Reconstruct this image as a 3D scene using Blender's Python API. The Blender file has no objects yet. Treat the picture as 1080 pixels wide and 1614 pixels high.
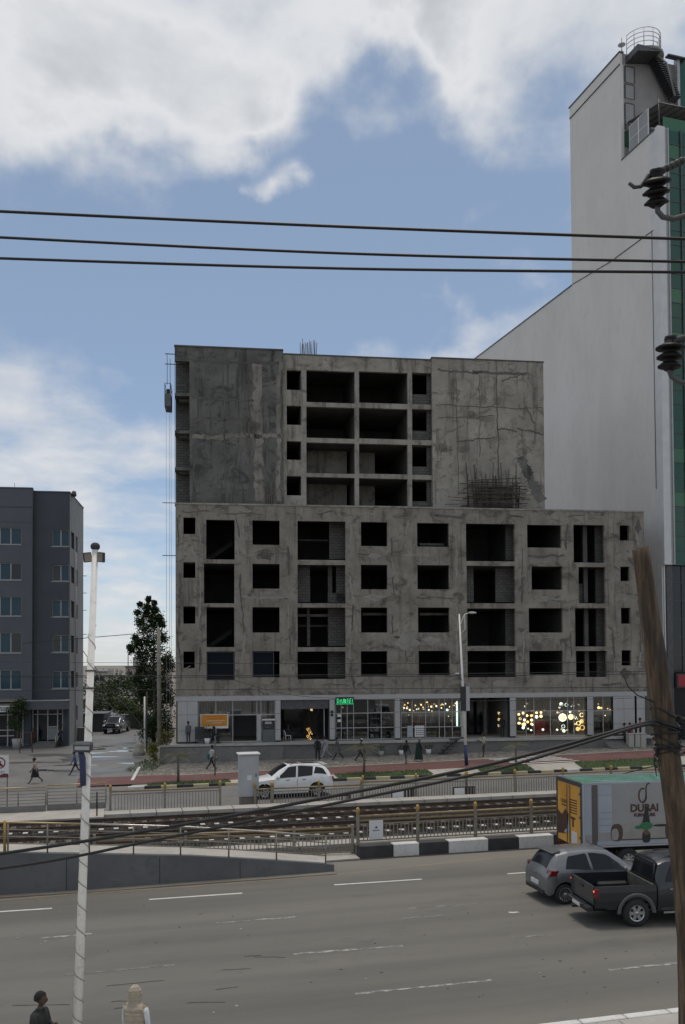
import bpy, bmesh, math, random
from mathutils import Vector, Matrix
R = math.radians
random.seed(7)
scene = bpy.context.scene
col = scene.collection

# ------------------------------------------------------------------ camera
FPX, AXY, HC = 1400.0, 1008.0, 7.3          # focal length in photo pixels, optical axis row, eye height
cam_data = bpy.data.cameras.new('camera')
cam_data.sensor_fit = 'HORIZONTAL'
cam_data.sensor_width = 36.0
cam_data.lens = 36.0 * FPX / 1080.0
cam_data.shift_y = (AXY - 807.0) / 1080.0
cam_data.clip_start = 0.1
cam_data.clip_end = 6000
cam = bpy.data.objects.new('camera', cam_data)
col.objects.link(cam)
CAMR = Matrix.Rotation(R(90 + 1.5), 3, 'X') @ Matrix.Rotation(R(-0.35), 3, 'Z')
CAMP = Vector((0, 0, HC))
cam.matrix_world = Matrix.Translation(CAMP) @ CAMR.to_4x4()
scene.camera = cam

# ------------------------------------------------------------------ sky, sun, exposure
def pix_dir(px, py):
    return (CAMR @ Vector(((px - 540.0) / FPX, -(py - AXY) / FPX, -1.0))).normalized()

SUN_EL, SUN_AZ = R(80), R(8)                 # sun ahead, veiled by cloud, a little right of the view axis
world = bpy.data.worlds.new('World')
scene.world = world
world.use_nodes = True
wn, wl = world.node_tree.nodes, world.node_tree.links
wn.clear()
w_out = wn.new('ShaderNodeOutputWorld')
w_bg = wn.new('ShaderNodeBackground')
w_bg.inputs['Strength'].default_value = 0.14
wl.new(w_bg.outputs[0], w_out.inputs[0])
w_sky = wn.new('ShaderNodeTexSky')
w_sky.sky_type = 'NISHITA'
w_sky.sun_disc = False
w_sky.sun_elevation = SUN_EL
w_sky.sun_rotation = SUN_AZ
w_sky.altitude = 2300
w_sky.air_density = 1.0
w_sky.dust_density = 2.2
w_sky.ozone_density = 1.0
w_geo = wn.new('ShaderNodeTexCoord')
def wmath(op, a, b=None, c=None, clamp=False):
    n = wn.new('ShaderNodeMath'); n.operation = op; n.use_clamp = clamp
    for i, v in enumerate((a, b, c)):
        if v is None: continue
        if isinstance(v, (int, float)): n.inputs[i].default_value = v
        else: wl.new(v, n.inputs[i])
    return n.outputs[0]
def wnoise(scale, detail, rough, vec, dist=0.0):
    n = wn.new('ShaderNodeTexNoise')
    n.inputs['Scale'].default_value = scale; n.inputs['Detail'].default_value = detail
    n.inputs['Roughness'].default_value = rough; n.inputs['Distortion'].default_value = dist
    wl.new(vec, n.inputs['Vector'])
    return n.outputs['Fac']
# cloud sheet: direction projected on a flat layer above, so clouds flatten toward the horizon
w_sep = wn.new('ShaderNodeSeparateXYZ'); wl.new(w_geo.outputs['Generated'], w_sep.inputs[0])
zc = wmath('ADD', wmath('MAXIMUM', w_sep.outputs['Z'], 0.0), 0.16)
w_cmb = wn.new('ShaderNodeCombineXYZ')
wl.new(wmath('DIVIDE', w_sep.outputs['X'], zc), w_cmb.inputs['X'])
wl.new(wmath('DIVIDE', w_sep.outputs['Y'], zc), w_cmb.inputs['Y'])
w_cmb.inputs['Z'].default_value = 3.7
cv = w_cmb.outputs[0]
n_big = wnoise(1.9, 8, 0.58, cv, 0.25)
n_mid = wnoise(5.5, 7, 0.54, cv, 0.3)
dens = wmath('ADD', wmath('MULTIPLY', n_big, 0.75), wmath('MULTIPLY', n_mid, 0.45)); dens = wmath('SUBTRACT', dens, 0.1)
# ragged outlines: the swellings below are measured from a noise-shifted direction
w_nc = wn.new('ShaderNodeTexNoise'); w_nc.inputs['Scale'].default_value = 9.0; w_nc.inputs['Detail'].default_value = 7; w_nc.inputs['Roughness'].default_value = 0.5
wl.new(w_geo.outputs['Generated'], w_nc.inputs['Vector'])
w_v1 = wn.new('ShaderNodeVectorMath'); w_v1.operation = 'SUBTRACT'; wl.new(w_nc.outputs['Color'], w_v1.inputs[0]); w_v1.inputs[1].default_value = (.5, .5, .5)
w_v2 = wn.new('ShaderNodeVectorMath'); w_v2.operation = 'MULTIPLY_ADD'; wl.new(w_v1.outputs[0], w_v2.inputs[0]); w_v2.inputs[1].default_value = (.22, .22, .22); wl.new(w_geo.outputs['Generated'], w_v2.inputs[2])
w_v3 = wn.new('ShaderNodeVectorMath'); w_v3.operation = 'MULTIPLY_ADD'; wl.new(w_v1.outputs[0], w_v3.inputs[0]); w_v3.inputs[1].default_value = (.09, .09, .09); wl.new(w_geo.outputs['Generated'], w_v3.inputs[2])
# individual clouds seen in the photograph, each a soft swelling of the noise field; negative weights thin the cover in view
def blob(px, py, rad_px, weight, raw=0):
    global dens
    d = pix_dir(px, py)
    vm = wn.new('ShaderNodeVectorMath'); vm.operation = 'DISTANCE'
    wl.new((w_v3 if raw else w_v2).outputs[0], vm.inputs[0]); vm.inputs[1].default_value = d
    mr = wn.new('ShaderNodeMapRange'); mr.interpolation_type = 'SMOOTHERSTEP'
    wl.new(vm.outputs['Value'], mr.inputs['Value'])
    mr.inputs['From Min'].default_value = 0.0; mr.inputs['From Max'].default_value = rad_px / FPX
    mr.inputs['To Min'].default_value = weight; mr.inputs['To Max'].default_value = 0.0
    dens = wmath('ADD', dens, mr.outputs[0])
CLOUDS = [(540, 420, 1300, -.16), (90, 70, 330, .3), (330, 90, 230, .24), (420, 140, 110, .12), (430, 235, 70, -.2), (560, -20, 260, .2), (760, -30, 260, .17), (980, 0, 260, .22),
          (60, 190, 170, .12), (395, 297, 32, .36, 1), (425, 293, 40, .42, 1), (460, 285, 44, .46, 1), (495, 274, 36, .4, 1), (588, 205, 50, .13, 1), (690, 440, 130, -.22), (840, 545, 60, .1), (640, 10, 230, .3), (1000, 90, 120, .1), (600, 550, 100, .16), (820, 510, 110, .12), (720, 535, 100, .16),
          (170, 570, 60, .07), (80, 735, 210, .12), (230, 720, 130, .1), (200, 960, 130, .13),
          (540, 340, 260, -.16), (800, 410, 170, -.24), (180, 440, 340, -.3), (860, 240, 200, -.12), (500, 450, 240, -.18), (610, 170, 110, -.2), (160, 860, 90, -.06)]
for b in CLOUDS: blob(*b)
w_mr = wn.new('ShaderNodeMapRange'); w_mr.interpolation_type = 'SMOOTHSTEP'
wl.new(dens, w_mr.inputs['Value'])
w_mr.inputs['From Min'].default_value = 0.24; w_mr.inputs['From Max'].default_value = 0.68  # low threshold keeps the unseen sky overcast, added for neutral fill light
w_mr.inputs['To Min'].default_value = 0.0; w_mr.inputs['To Max'].default_value = 0.94
# cloud shading: thick middles greyer than the rims
w_cr = wn.new('ShaderNodeValToRGB')
el = w_cr.color_ramp.elements
el[0].position = 0.52; el[0].color = (4.3, 4.4, 4.55, 1)
el[1].position = 0.92; el[1].color = (3.3, 3.45, 3.6, 1)
e = el.new(0.72); e.color = (4.8, 4.85, 4.95, 1)
wl.new(wmath('ADD', dens, wmath('MULTIPLY', wmath('SUBTRACT', wnoise(3.0, 6, 0.55, cv, 0.4), 0.5), 0.35)), w_cr.inputs['Fac'])
w_tint = wn.new('ShaderNodeMix'); w_tint.data_type = 'RGBA'; w_tint.blend_type = 'MIX'
w_tint.inputs['Factor'].default_value = 0.5          # thin high veil greys the blue
wl.new(w_sky.outputs[0], w_tint.inputs['A']); w_tint.inputs['B'].default_value = (1.8, 2.2, 2.55, 1)
w_mix = wn.new('ShaderNodeMix'); w_mix.data_type = 'RGBA'
wl.new(w_mr.outputs[0], w_mix.inputs['Factor'])
wl.new(w_tint.outputs['Result'], w_mix.inputs['A']); wl.new(w_cr.outputs[0], w_mix.inputs['B'])
wl.new(w_mix.outputs['Result'], w_bg.inputs['Color'])

sun_data = bpy.data.lights.new('sun', 'SUN')
sun_data.energy = 1.5
sun_data.angle = R(16)
sun_data.color = (1.0, 0.9, 0.77)
sun = bpy.data.objects.new('sun', sun_data)
col.objects.link(sun)
sd = Vector((math.sin(SUN_AZ) * math.cos(SUN_EL), math.cos(SUN_AZ) * math.cos(SUN_EL), math.sin(SUN_EL)))
sun.rotation_euler = sd.to_track_quat('Z', 'Y').to_euler()
sun.location = (0, 60, 120)

vs = scene.view_settings
vs.view_transform = 'Standard'; vs.look = 'None'; vs.exposure = 0.2; vs.gamma = 1.0
vs.use_curve_mapping = False
scene.cycles.max_bounces = 6
scene.cycles.diffuse_bounces = 3
scene.cycles.glossy_bounces = 3
scene.cycles.transmission_bounces = 4
scene.cycles.transparent_max_bounces = 8

# ------------------------------------------------------------------ pixel -> place helpers
def atY(px, py, Y):
    d = pix_dir(px, py); return CAMP + d * (Y / d.y)
def atZ(px, py, z=0.0):
    d = pix_dir(px, py); return CAMP + d * ((z - HC) / d.z)
def atPlane(px, py, p0, n):
    d = pix_dir(px, py); return CAMP + d * ((p0 - CAMP).dot(n) / d.dot(n))
ANG = R(14.5)                                # direction of the street
UU = Vector((math.cos(ANG), math.sin(ANG), 0)); VV = Vector((-math.sin(ANG), math.cos(ANG), 0))
def UV(u, v, z=0.0): return UU * u + VV * v + Vector((0, 0, z))
def toUV(p): return p.dot(UU), p.dot(VV)
def zs(X, v=99):                              # the far pavement climbs gently to the right
    t = min(1, max(0, (v - 53.6) / 1.6))
    return 0.10 + t * (X + 9) * 0.0165
def on_pave(px, py):
    z = 0.1
    for _ in range(8):
        p = atZ(px, py, z); z = zs(p.x, toUV(p)[1])
    return atZ(px, py, z)

# ------------------------------------------------------------------ object helpers
def tag(o, label=None, cat=None, group=None, kind=None):
    if label: o['label'] = label
    if cat: o['category'] = cat
    if group: o['group'] = group
    if kind: o['kind'] = kind
    return o
def empty(name, loc=(0, 0, 0), rz=0.0, label=None, cat=None, group=None):
    o = bpy.data.objects.new(name, None)
    col.objects.link(o); o.location = loc; o.rotation_euler = (0, 0, rz)
    o.empty_display_size = 0.3
    return tag(o, label, cat, group)
def link(name, me, m=None, parent=None, loc=None, rot=None):
    o = bpy.data.objects.new(name, me)
    col.objects.link(o)
    if m is not None and not me.materials:
        for mm in (m if isinstance(m, (list, tuple)) else [m]): me.materials.append(mm)
    if parent is not None: o.parent = parent
    if loc is not None: o.location = loc
    if rot is not None: o.rotation_euler = rot
    return o
def copy_tree(o, parent=None):
    c = o.copy(); col.objects.link(c); c.parent = parent
    for ch in list(o.children): copy_tree(ch, c)
    return c

class MB:
    """collects simple solids in one bmesh; build() links them as one object"""
    def __init__(s): s.bm = bmesh.new(); s.mi = 0
    def poly(s, pts):
        vs_ = [s.bm.verts.new(p) for p in pts]
        f = s.bm.faces.new(vs_); f.material_index = s.mi; return f
    def hexa(s, p):                      # 8 points: bottom ring 0-3 counterclockwise, top ring 4-7
        v = [s.bm.verts.new(q) for q in p]
        for f in ((3, 2, 1, 0), (4, 5, 6, 7), (0, 1, 5, 4), (1, 2, 6, 5), (2, 3, 7, 6), (3, 0, 4, 7)):
            s.bm.faces.new([v[i] for i in f]).material_index = s.mi
        return s
    def box(s, x0, x1, y0, y1, z0, z1):
        return s.hexa([(x0, y0, z0), (x1, y0, z0), (x1, y1, z0), (x0, y1, z0), (x0, y0, z1), (x1, y0, z1), (x1, y1, z1), (x0, y1, z1)])
    def prism(s, pts, vec):              # planar outline pts pushed along vec
        vec = Vector(vec); a = [s.bm.verts.new(p) for p in pts]; b = [s.bm.verts.new(Vector(p) + vec) for p in pts]
        n = len(pts)
        s.bm.faces.new(a[::-1]).material_index = s.mi; s.bm.faces.new(b).material_index = s.mi
        for i in range(n):
            s.bm.faces.new([a[i], a[(i + 1) % n], b[(i + 1) % n], b[i]]).material_index = s.mi
        return s
    def tube(s, pts, r, n=8, caps=True):
        pts = [Vector(p) for p in pts]; k = len(pts)
        rs = r if isinstance(r, (list, tuple)) else [r] * k
        rings = []; ref = None
        for i, p in enumerate(pts):
            t = (pts[min(i + 1, k - 1)] - pts[max(i - 1, 0)])
            if t.length < 1e-9: t = Vector((0, 0, 1))
            t.normalize()
            if ref is None:
                ref = Vector((0, 0, 1)) if abs(t.z) < 0.9 else Vector((1, 0, 0))
            a = t.cross(ref)
            if a.length < 1e-6: a = t.cross(Vector((0, 1, 0)))
            a.normalize(); b = a.cross(t).normalized(); ref = b
            rings.append([s.bm.verts.new(p + (a * math.cos(2 * math.pi * j / n) + b * math.sin(2 * math.pi * j / n)) * rs[i]) for j in range(n)])
        for i in range(k - 1):
            for j in range(n):
                f = s.bm.faces.new([rings[i][j], rings[i][(j + 1) % n], rings[i + 1][(j + 1) % n], rings[i + 1][j]])
                f.material_index = s.mi; f.smooth = True
        if caps:
            s.bm.faces.new(rings[0][::-1]).material_index = s.mi; s.bm.faces.new(rings[-1]).material_index = s.mi
        return s
    def lathe(s, prof, c=(0, 0, 0), n=16, axis='Z', caps=True):
        c = Vector(c); rings = []
        for (r, z) in prof:
            ring = []
            for j in range(n):
                a = 2 * math.pi * j / n
                p = {'Z': Vector((r * math.cos(a), r * math.sin(a), z)), 'Y': Vector((r * math.cos(a), z, r * math.sin(a))), 'X': Vector((z, r * math.cos(a), r * math.sin(a)))}[axis]
                ring.append(s.bm.verts.new(c + p))
            rings.append(ring)
        for i in range(len(rings) - 1):
            for j in range(n):
                f = s.bm.faces.new([rings[i][j], rings[i][(j + 1) % n], rings[i + 1][(j + 1) % n], rings[i + 1][j]]); f.material_index = s.mi; f.smooth = True
        if caps: s.bm.faces.new(rings[0][::-1]).material_index = s.mi; s.bm.faces.new(rings[-1]).material_index = s.mi
        return s
    def ball(s, c, r, sx=1, sy=1, sz=1, u=12, v=8):
        m = Matrix.Translation(Vector(c)) @ Matrix.Diagonal((r * sx, r * sy, r * sz, 1))
        g = bmesh.ops.create_uvsphere(s.bm, u_segments=u, v_segments=v, radius=1, matrix=m)
        for vtx in g['verts']:
            for f in vtx.link_faces: f.material_index = s.mi; f.smooth = True
        return s
    def mesh(s, name, fix=True, bevel=0.0, sharp=None):
        if bevel > 0:
            bmesh.ops.bevel(s.bm, geom=list(s.bm.edges), offset=bevel, segments=1, affect='EDGES', profile=0.5)
        if fix: bmesh.ops.recalc_face_normals(s.bm, faces=s.bm.faces)
        me = bpy.data.meshes.new(name); s.bm.to_mesh(me); s.bm.free()
        if sharp is not None: me.set_sharp_from_angle(angle=R(sharp))
        return me
    def build(s, name, m=None, parent=None, loc=None, rot=None, bevel=0.0, fix=True, sharp=None):
        return link(name, s.mesh(name, fix, bevel, sharp), m, parent, loc, rot)

def boxpart(name, x0, x1, y0, y1, z0, z1, m, parent=None, bevel=0.0):
    return MB().box(min(x0, x1), max(x0, x1), min(y0, y1), max(y0, y1), min(z0, z1), max(z0, z1)).build(name, m, parent, bevel=bevel)

def holed_wall(mb, s0, s1, z0, z1, holes, d0, d1):
    """slab in the local (s, z) plane between depths d0 and d1 with rectangular openings and real reveals"""
    ss = sorted({round(v, 4) for v in [s0, s1] + [h[0] for h in holes] + [h[1] for h in holes] if s0 <= v <= s1})
    zz = sorted({round(v, 4) for v in [z0, z1] + [h[2] for h in holes] + [h[3] for h in holes] if z0 <= v <= z1})
    ns, nz = len(ss) - 1, len(zz) - 1
    def solid(i, j):
        if i < 0 or j < 0 or i >= ns or j >= nz: return False
        a, b = (ss[i] + ss[i + 1]) / 2, (zz[j] + zz[j + 1]) / 2
        return not any(h[0] < a < h[1] and h[2] < b < h[3] for h in holes)
    vc = {}
    def V(i, j, k):
        if (i, j, k) not in vc: vc[(i, j, k)] = mb.bm.verts.new((ss[i], d0 if k == 0 else d1, zz[j]))
        return vc[(i, j, k)]
    for i in range(ns):
        for j in range(nz):
            if not solid(i, j): continue
            q = [(i, j), (i + 1, j), (i + 1, j + 1), (i, j + 1)]
            fs = [[V(a, b, 0) for a, b in q], [V(a, b, 1) for a, b in q[::-1]]]
            for (di, dj, e) in ((0, -1, (0, 1)), (1, 0, (1, 2)), (0, 1, (2, 3)), (-1, 0, (3, 0))):
                if not solid(i + di, j + dj):
                    p, r = q[e[0]], q[e[1]]
                    fs.append([V(r[0], r[1], 0), V(p[0], p[1], 0), V(p[0], p[1], 1), V(r[0], r[1], 1)])
            for f in fs: mb.bm.faces.new(f).material_index = mb.mi

# ------------------------------------------------------------------ materials
def nmat(name):
    m = bpy.data.materials.new(name); m.use_nodes = True
    return m, m.node_tree.nodes, m.node_tree.links, m.node_tree.nodes['Principled BSDF']
def mat(name, c1, c2=None, scale=2.0, rough=0.8, metal=0.0, bump=0.0, bscale=30.0, c3=None, contrast=(0.35, 0.65), spec=0.5, coord='Object', stretch=(1, 1, 1), coat=0.0):
    """noise-blended two or three tone surface with fine relief"""
    m, N, L, P = nmat(name)
    P.inputs['Roughness'].default_value = rough; P.inputs['Metallic'].default_value = metal
    P.inputs['Specular IOR Level'].default_value = spec; P.inputs['Coat Weight'].default_value = coat
    P.inputs['Base Color'].default_value = (*c1, 1)
    tc = N.new('ShaderNodeTexCoord'); mp = N.new('ShaderNodeMapping'); mp.inputs['Scale'].default_value = stretch
    L.new(tc.outputs[coord], mp.inputs[0])
    if c2 is not None:
        n = N.new('ShaderNodeTexNoise'); n.inputs['Scale'].default_value = scale; n.inputs['Detail'].default_value = 7; n.inputs['Roughness'].default_value = 0.62
        L.new(mp.outputs[0], n.inputs['Vector'])
        r = N.new('ShaderNodeValToRGB'); r.color_ramp.elements[0].position = contrast[0]; r.color_ramp.elements[1].position = contrast[1]
        r.color_ramp.elements[0].color = (*c1, 1); r.color_ramp.elements[1].color = (*c2, 1)
        L.new(n.outputs['Fac'], r.inputs[0]); outc = r.outputs[0]
        if c3 is not None:
            n3 = N.new('ShaderNodeTexNoise'); n3.inputs['Scale'].default_value = scale * 4.3; n3.inputs['Detail'].default_value = 8; n3.inputs['Roughness'].default_value = 0.7
            L.new(mp.outputs[0], n3.inputs['Vector'])
            r3 = N.new('ShaderNodeMapRange'); r3.inputs['From Min'].default_value = 0.52; r3.inputs['From Max'].default_value = 0.72; r3.inputs['To Max'].default_value = 0.8
            L.new(n3.outputs['Fac'], r3.inputs['Value'])
            mx = N.new('ShaderNodeMix'); mx.data_type = 'RGBA'; mx.inputs['B'].default_value = (*c3, 1)
            L.new(r3.outputs[0], mx.inputs['Factor']); L.new(outc, mx.inputs['A']); outc = mx.outputs['Result']
        L.new(outc, P.inputs['Base Color'])
    if bump > 0:
        nb = N.new('ShaderNodeTexNoise'); nb.inputs['Scale'].default_value = bscale; nb.inputs['Detail'].default_value = 5
        L.new(mp.outputs[0], nb.inputs['Vector'])
        b = N.new('ShaderNodeBump'); b.inputs['Strength'].default_value = bump; b.inputs['Distance'].default_value = 0.02
        L.new(nb.outputs['Fac'], b.inputs['Height']); L.new(b.outputs[0], P.inputs['Normal'])
    return m
def glow(name, c, strength):
    m, N, L, P = nmat(name)
    P.inputs['Base Color'].default_value = (*c, 1); P.inputs['Emission Color'].default_value = (*c, 1); P.inputs['Emission Strength'].default_value = strength
    return m
def glassy(name, c, rough=0.06, spec=0.6, alpha=1.0):
    m, N, L, P = nmat(name)
    P.inputs['Base Color'].default_value = (*c, 1); P.inputs['Roughness'].default_value = rough; P.inputs['Specular IOR Level'].default_value = spec
    tc = N.new('ShaderNodeTexCoord'); nb = N.new('ShaderNodeTexNoise'); nb.inputs['Scale'].default_value = 1.3; L.new(tc.outputs['Object'], nb.inputs['Vector'])
    b = N.new('ShaderNodeBump'); b.inputs['Strength'].default_value = 0.04; b.inputs['Distance'].default_value = 0.05
    L.new(nb.outputs['Fac'], b.inputs['Height']); L.new(b.outputs[0], P.inputs['Normal'])
    P.inputs['Alpha'].default_value = alpha
    return m
def clear_glass(name, tint=(0.9, 0.95, 0.95), reflect=0.12):
    m, N, L, P = nmat(name); N.remove(P)
    out = N['Material Output']; t = N.new('ShaderNodeBsdfTransparent'); t.inputs[0].default_value = (*tint, 1)
    g = N.new('ShaderNodeBsdfGlossy'); g.inputs['Roughness'].default_value = 0.03; g.inputs['Color'].default_value = (0.9, 0.9, 0.9, 1)
    fr = N.new('ShaderNodeFresnel'); fr.inputs['IOR'].default_value = 1.5
    ad = N.new('ShaderNodeMath'); ad.operation = 'ADD'; ad.inputs[1].default_value = reflect - 0.04; ad.use_clamp = True
    L.new(fr.outputs[0], ad.inputs[0])
    mx = N.new('ShaderNodeMixShader'); L.new(ad.outputs[0], mx.inputs[0]); L.new(t.outputs[0], mx.inputs[1]); L.new(g.outputs[0], mx.inputs[2])
    L.new(mx.outputs[0], out.inputs[0])
    return m
def block_mat(name, c1, c2, mortar, bw=0.42, bh=0.21):
    m, N, L, P = nmat(name); P.inputs['Roughness'].default_value = 0.95
    tc = N.new('ShaderNodeTexCoord'); sp = N.new('ShaderNodeSeparateXYZ'); L.new(tc.outputs['Object'], sp.inputs[0])
    ad = N.new('ShaderNodeMath'); ad.operation = 'ADD'; L.new(sp.outputs['X'], ad.inputs[0]); L.new(sp.outputs['Y'], ad.inputs[1])
    cb = N.new('ShaderNodeCombineXYZ'); L.new(ad.outputs[0], cb.inputs['X']); L.new(sp.outputs['Z'], cb.inputs['Y'])
    br = N.new('ShaderNodeTexBrick'); br.inputs['Scale'].default_value = 1.0; br.inputs['Brick Width'].default_value = bw; br.inputs['Row Height'].default_value = bh
    br.inputs['Mortar Size'].default_value = 0.018; br.inputs['Color1'].default_value = (*c1, 1); br.inputs['Color2'].default_value = (*c2, 1); br.inputs['Mortar'].default_value = (*mortar, 1)
    L.new(cb.outputs[0], br.inputs['Vector']); L.new(br.outputs['Color'], P.inputs['Base Color'])
    b = N.new('ShaderNodeBump'); b.inputs['Strength'].default_value = 0.6; b.inputs['Distance'].default_value = 0.02; b.invert = True
    L.new(br.outputs['Fac'], b.inputs['Height']); L.new(b.outputs[0], P.inputs['Normal'])
    return m

def concrete_mat(name, lo, hi, stain, streak=0.5, seed=0.0):
    """site-cast and rendered concrete: cloudy tone, rain streaks, trowelled patches and dark seams"""
    m, N, L, P = nmat(name); P.inputs['Roughness'].default_value = 0.93; P.inputs['Specular IOR Level'].default_value = 0.25
    tc = N.new('ShaderNodeTexCoord'); mp = N.new('ShaderNodeMapping'); mp.inputs['Location'].default_value = (seed, seed * 1.7, seed * .6); L.new(tc.outputs['Object'], mp.inputs[0])
    def noise(scale, detail, rough, st=(1, 1, 1), dist=0.0):
        q = N.new('ShaderNodeMapping'); q.inputs['Scale'].default_value = st; L.new(mp.outputs[0], q.inputs[0])
        n = N.new('ShaderNodeTexNoise'); n.inputs['Scale'].default_value = scale; n.inputs['Detail'].default_value = detail; n.inputs['Roughness'].default_value = rough; n.inputs['Distortion'].default_value = dist
        L.new(q.outputs[0], n.inputs['Vector']); return n.outputs['Fac']
    def rng(v, a, b, c, d):
        r = N.new('ShaderNodeMapRange'); r.inputs['From Min'].default_value = a; r.inputs['From Max'].default_value = b; r.inputs['To Min'].default_value = c; r.inputs['To Max'].default_value = d
        L.new(v, r.inputs['Value']); return r.outputs[0]
    def mixc(f, a, bcol):
        x = N.new('ShaderNodeMix'); x.data_type = 'RGBA'
        L.new(f, x.inputs['Factor'])
        if isinstance(a, tuple): x.inputs['A'].default_value = (*a, 1)
        else: L.new(a, x.inputs['A'])
        x.inputs['B'].default_value = (*bcol, 1); return x.outputs['Result']
    c = mixc(rng(noise(0.55, 6, 0.6), 0.32, 0.68, 0, 1), lo, hi)
    c = mixc(rng(noise(0.8, 9, 0.72, (1, 1, 1.4), 0.8), 0.52, 0.62, 0, 0.8), c, stain)
    c = mixc(rng(noise(2.2, 6, 0.65, (1, 1, 0.1)), 0.52, 0.68, 0, streak), c, tuple(x * 0.7 for x in stain))
    c = mixc(rng(noise(6.0, 8, 0.75), 0.56, 0.72, 0, 0.5), c, tuple(x * 1.25 for x in hi))
    # seams: thin wandering dark lines
    ab = N.new('ShaderNodeMath'); ab.operation = 'ABSOLUTE'; sb = N.new('ShaderNodeMath'); sb.operation = 'SUBTRACT'; sb.inputs[1].default_value = 0.5
    L.new(noise(0.45, 7, 0.6, (1, 1, 1), 0.8), sb.inputs[0]); L.new(sb.outputs[0], ab.inputs[0])
    c = mixc(rng(ab.outputs[0], 0.0, 0.006, 0.35, 0.0), c, tuple(x * 0.5 for x in stain))
    L.new(c, P.inputs['Base Color'])
    b = N.new('ShaderNodeBump'); b.inputs['Strength'].default_value = 0.5; b.inputs['Distance'].default_value = 0.03
    L.new(noise(9, 8, 0.7), b.inputs['Height']); L.new(b.outputs[0], P.inputs['Normal'])
    return m

M = {}
M['conc'] = concrete_mat('rendered_concrete', (0.175, 0.161, 0.136), (0.31, 0.287, 0.246), (0.088, 0.081, 0.069), .7)
M['conc_up'] = concrete_mat('dark_rendered_concrete', (0.098, 0.095, 0.088), (0.175, 0.17, 0.158), (0.055, 0.053, 0.049), 0.8, 13.0)
M['conc_r'] = concrete_mat('pale_rendered_concrete', (0.24, 0.225, 0.195), (0.37, 0.347, 0.303), (0.14, 0.131, 0.113), 0.8, 31.0)
M['patch_dark'] = concrete_mat('dark_mortar', (0.09, 0.086, 0.077), (0.15, 0.143, 0.128), (0.07, 0.067, 0.06), 0.3, 5.0)
M['patch_lite'] = concrete_mat('light_mortar', (0.25, 0.24, 0.215), (0.32, 0.306, 0.275), (0.18, 0.172, 0.154), 0.3, 8.0)
M['inner'] = mat('shaded_raw_concrete', (0.085, 0.083, 0.08), (0.13, 0.126, 0.12), 0.8, 0.95, bump=0.3)  # raw concrete darkened, shade of the openings put into its colour
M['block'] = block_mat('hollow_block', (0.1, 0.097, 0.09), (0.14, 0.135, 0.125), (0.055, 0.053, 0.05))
M['white_wall'] = mat('white_plaster', (.62, .605, .575), (.68, .665, .635), .3, .9, bump=.3, bscale=1.6, c3=(.58, .565, .54), stretch=(1, 1, .45))
M['grey_wall'] = mat('grey_tower_plaster', (0.24, 0.23, 0.225), (0.3, 0.29, 0.28), 0.6, 0.9, bump=0.2, bscale=6)
M['white_trim'] = mat('white_cladding', (0.62, 0.62, 0.62), (0.55, 0.55, 0.55), 1.0, 0.5, bump=0.05)
M['blue_wall'] = mat('slate_blue_paint', (0.095, 0.103, 0.118), (0.11, 0.119, 0.135), 0.5, 0.85, bump=0.15, bscale=12)
M['blue_wall2'] = mat('deep_slate_paint', (0.062, 0.071, 0.085), (0.075, 0.085, 0.1), 0.5, 0.85, bump=0.15, bscale=12)
M['pale_side'] = mat('pale_grey', (0.27, 0.275, 0.275), (0.32, 0.325, 0.325), 0.5, 0.85, bump=0.15, bscale=12)
M['cladding'] = mat('grey_metal_cladding', (0.36, 0.36, 0.355), (0.41, 0.41, 0.4), 1.5, 0.5, 0.1)
M['joint'] = mat('dark_joint', (0.03, 0.03, 0.032), rough=0.8)
M['alu'] = mat('aluminium_frame', (0.33, 0.335, 0.34), (0.4, 0.405, 0.41), 4, 0.45, 0.3)
M['dark_frame'] = mat('dark_frame', (0.05, 0.052, 0.056), rough=0.5)
M['win_glass'] = glassy('curtained_window_glass', (0.025, 0.062, 0.088), 0.05, 0.3)
M['dark_glass'] = glassy('dark_window_glass', (0.012, 0.015, 0.02), 0.05, 0.5)
M['green_glass'] = glassy('green_curtain_glass', (0.02, 0.085, 0.06), 0.05, 0.4)
M['green_glass2'] = glassy('light_green_curtain_glass', (0.05, 0.15, 0.085), 0.08, 0.4)
M['shop_glass'] = clear_glass('shop_glass', (0.82, 0.86, 0.86), 0.10)
M['asphalt'] = mat('asphalt', (0.098, 0.093, 0.086), (0.125, 0.119, 0.11), 0.22, 0.82, bump=0.35, bscale=60, c3=(0.085, 0.081, 0.075), stretch=(1, 1, 1))
M['asphalt_far'] = mat('old_asphalt', (0.12, 0.12, 0.118), (0.17, 0.168, 0.16), 0.25, 0.75, bump=0.3, bscale=40, c3=(0.09, 0.088, 0.085))
M['side_conc'] = mat('worn_side_street', (0.12, 0.119, 0.115), (0.19, 0.187, 0.178), 0.18, 0.6, bump=0.25, bscale=20, c3=(0.085, 0.084, 0.082))
M['pave'] = mat('pavement_concrete', (0.33, 0.315, 0.285), (0.42, 0.4, 0.36), 0.5, 0.9, bump=0.3, c3=(0.26, 0.25, 0.225))
M['earth'] = mat('dusty_earth', (0.15, 0.13, 0.11), (0.22, 0.2, 0.17), 0.3, 0.95, bump=0.5, bscale=8, c3=(0.11, 0.1, 0.09))
M['red'] = mat('red_path', (0.11, 0.045, 0.042), (0.15, 0.068, 0.063), 0.5, 0.85, bump=0.2, c3=(0.1, 0.062, 0.058))
M['grass'] = mat('grass_ground', (0.035, 0.06, 0.022), (0.06, 0.085, 0.03), 1.5, 0.95, bump=0.6, bscale=20)
M['blade'] = mat('grass_blade', (0.04, 0.085, 0.025), (0.075, 0.125, 0.04), 2.0, 0.8)
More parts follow.
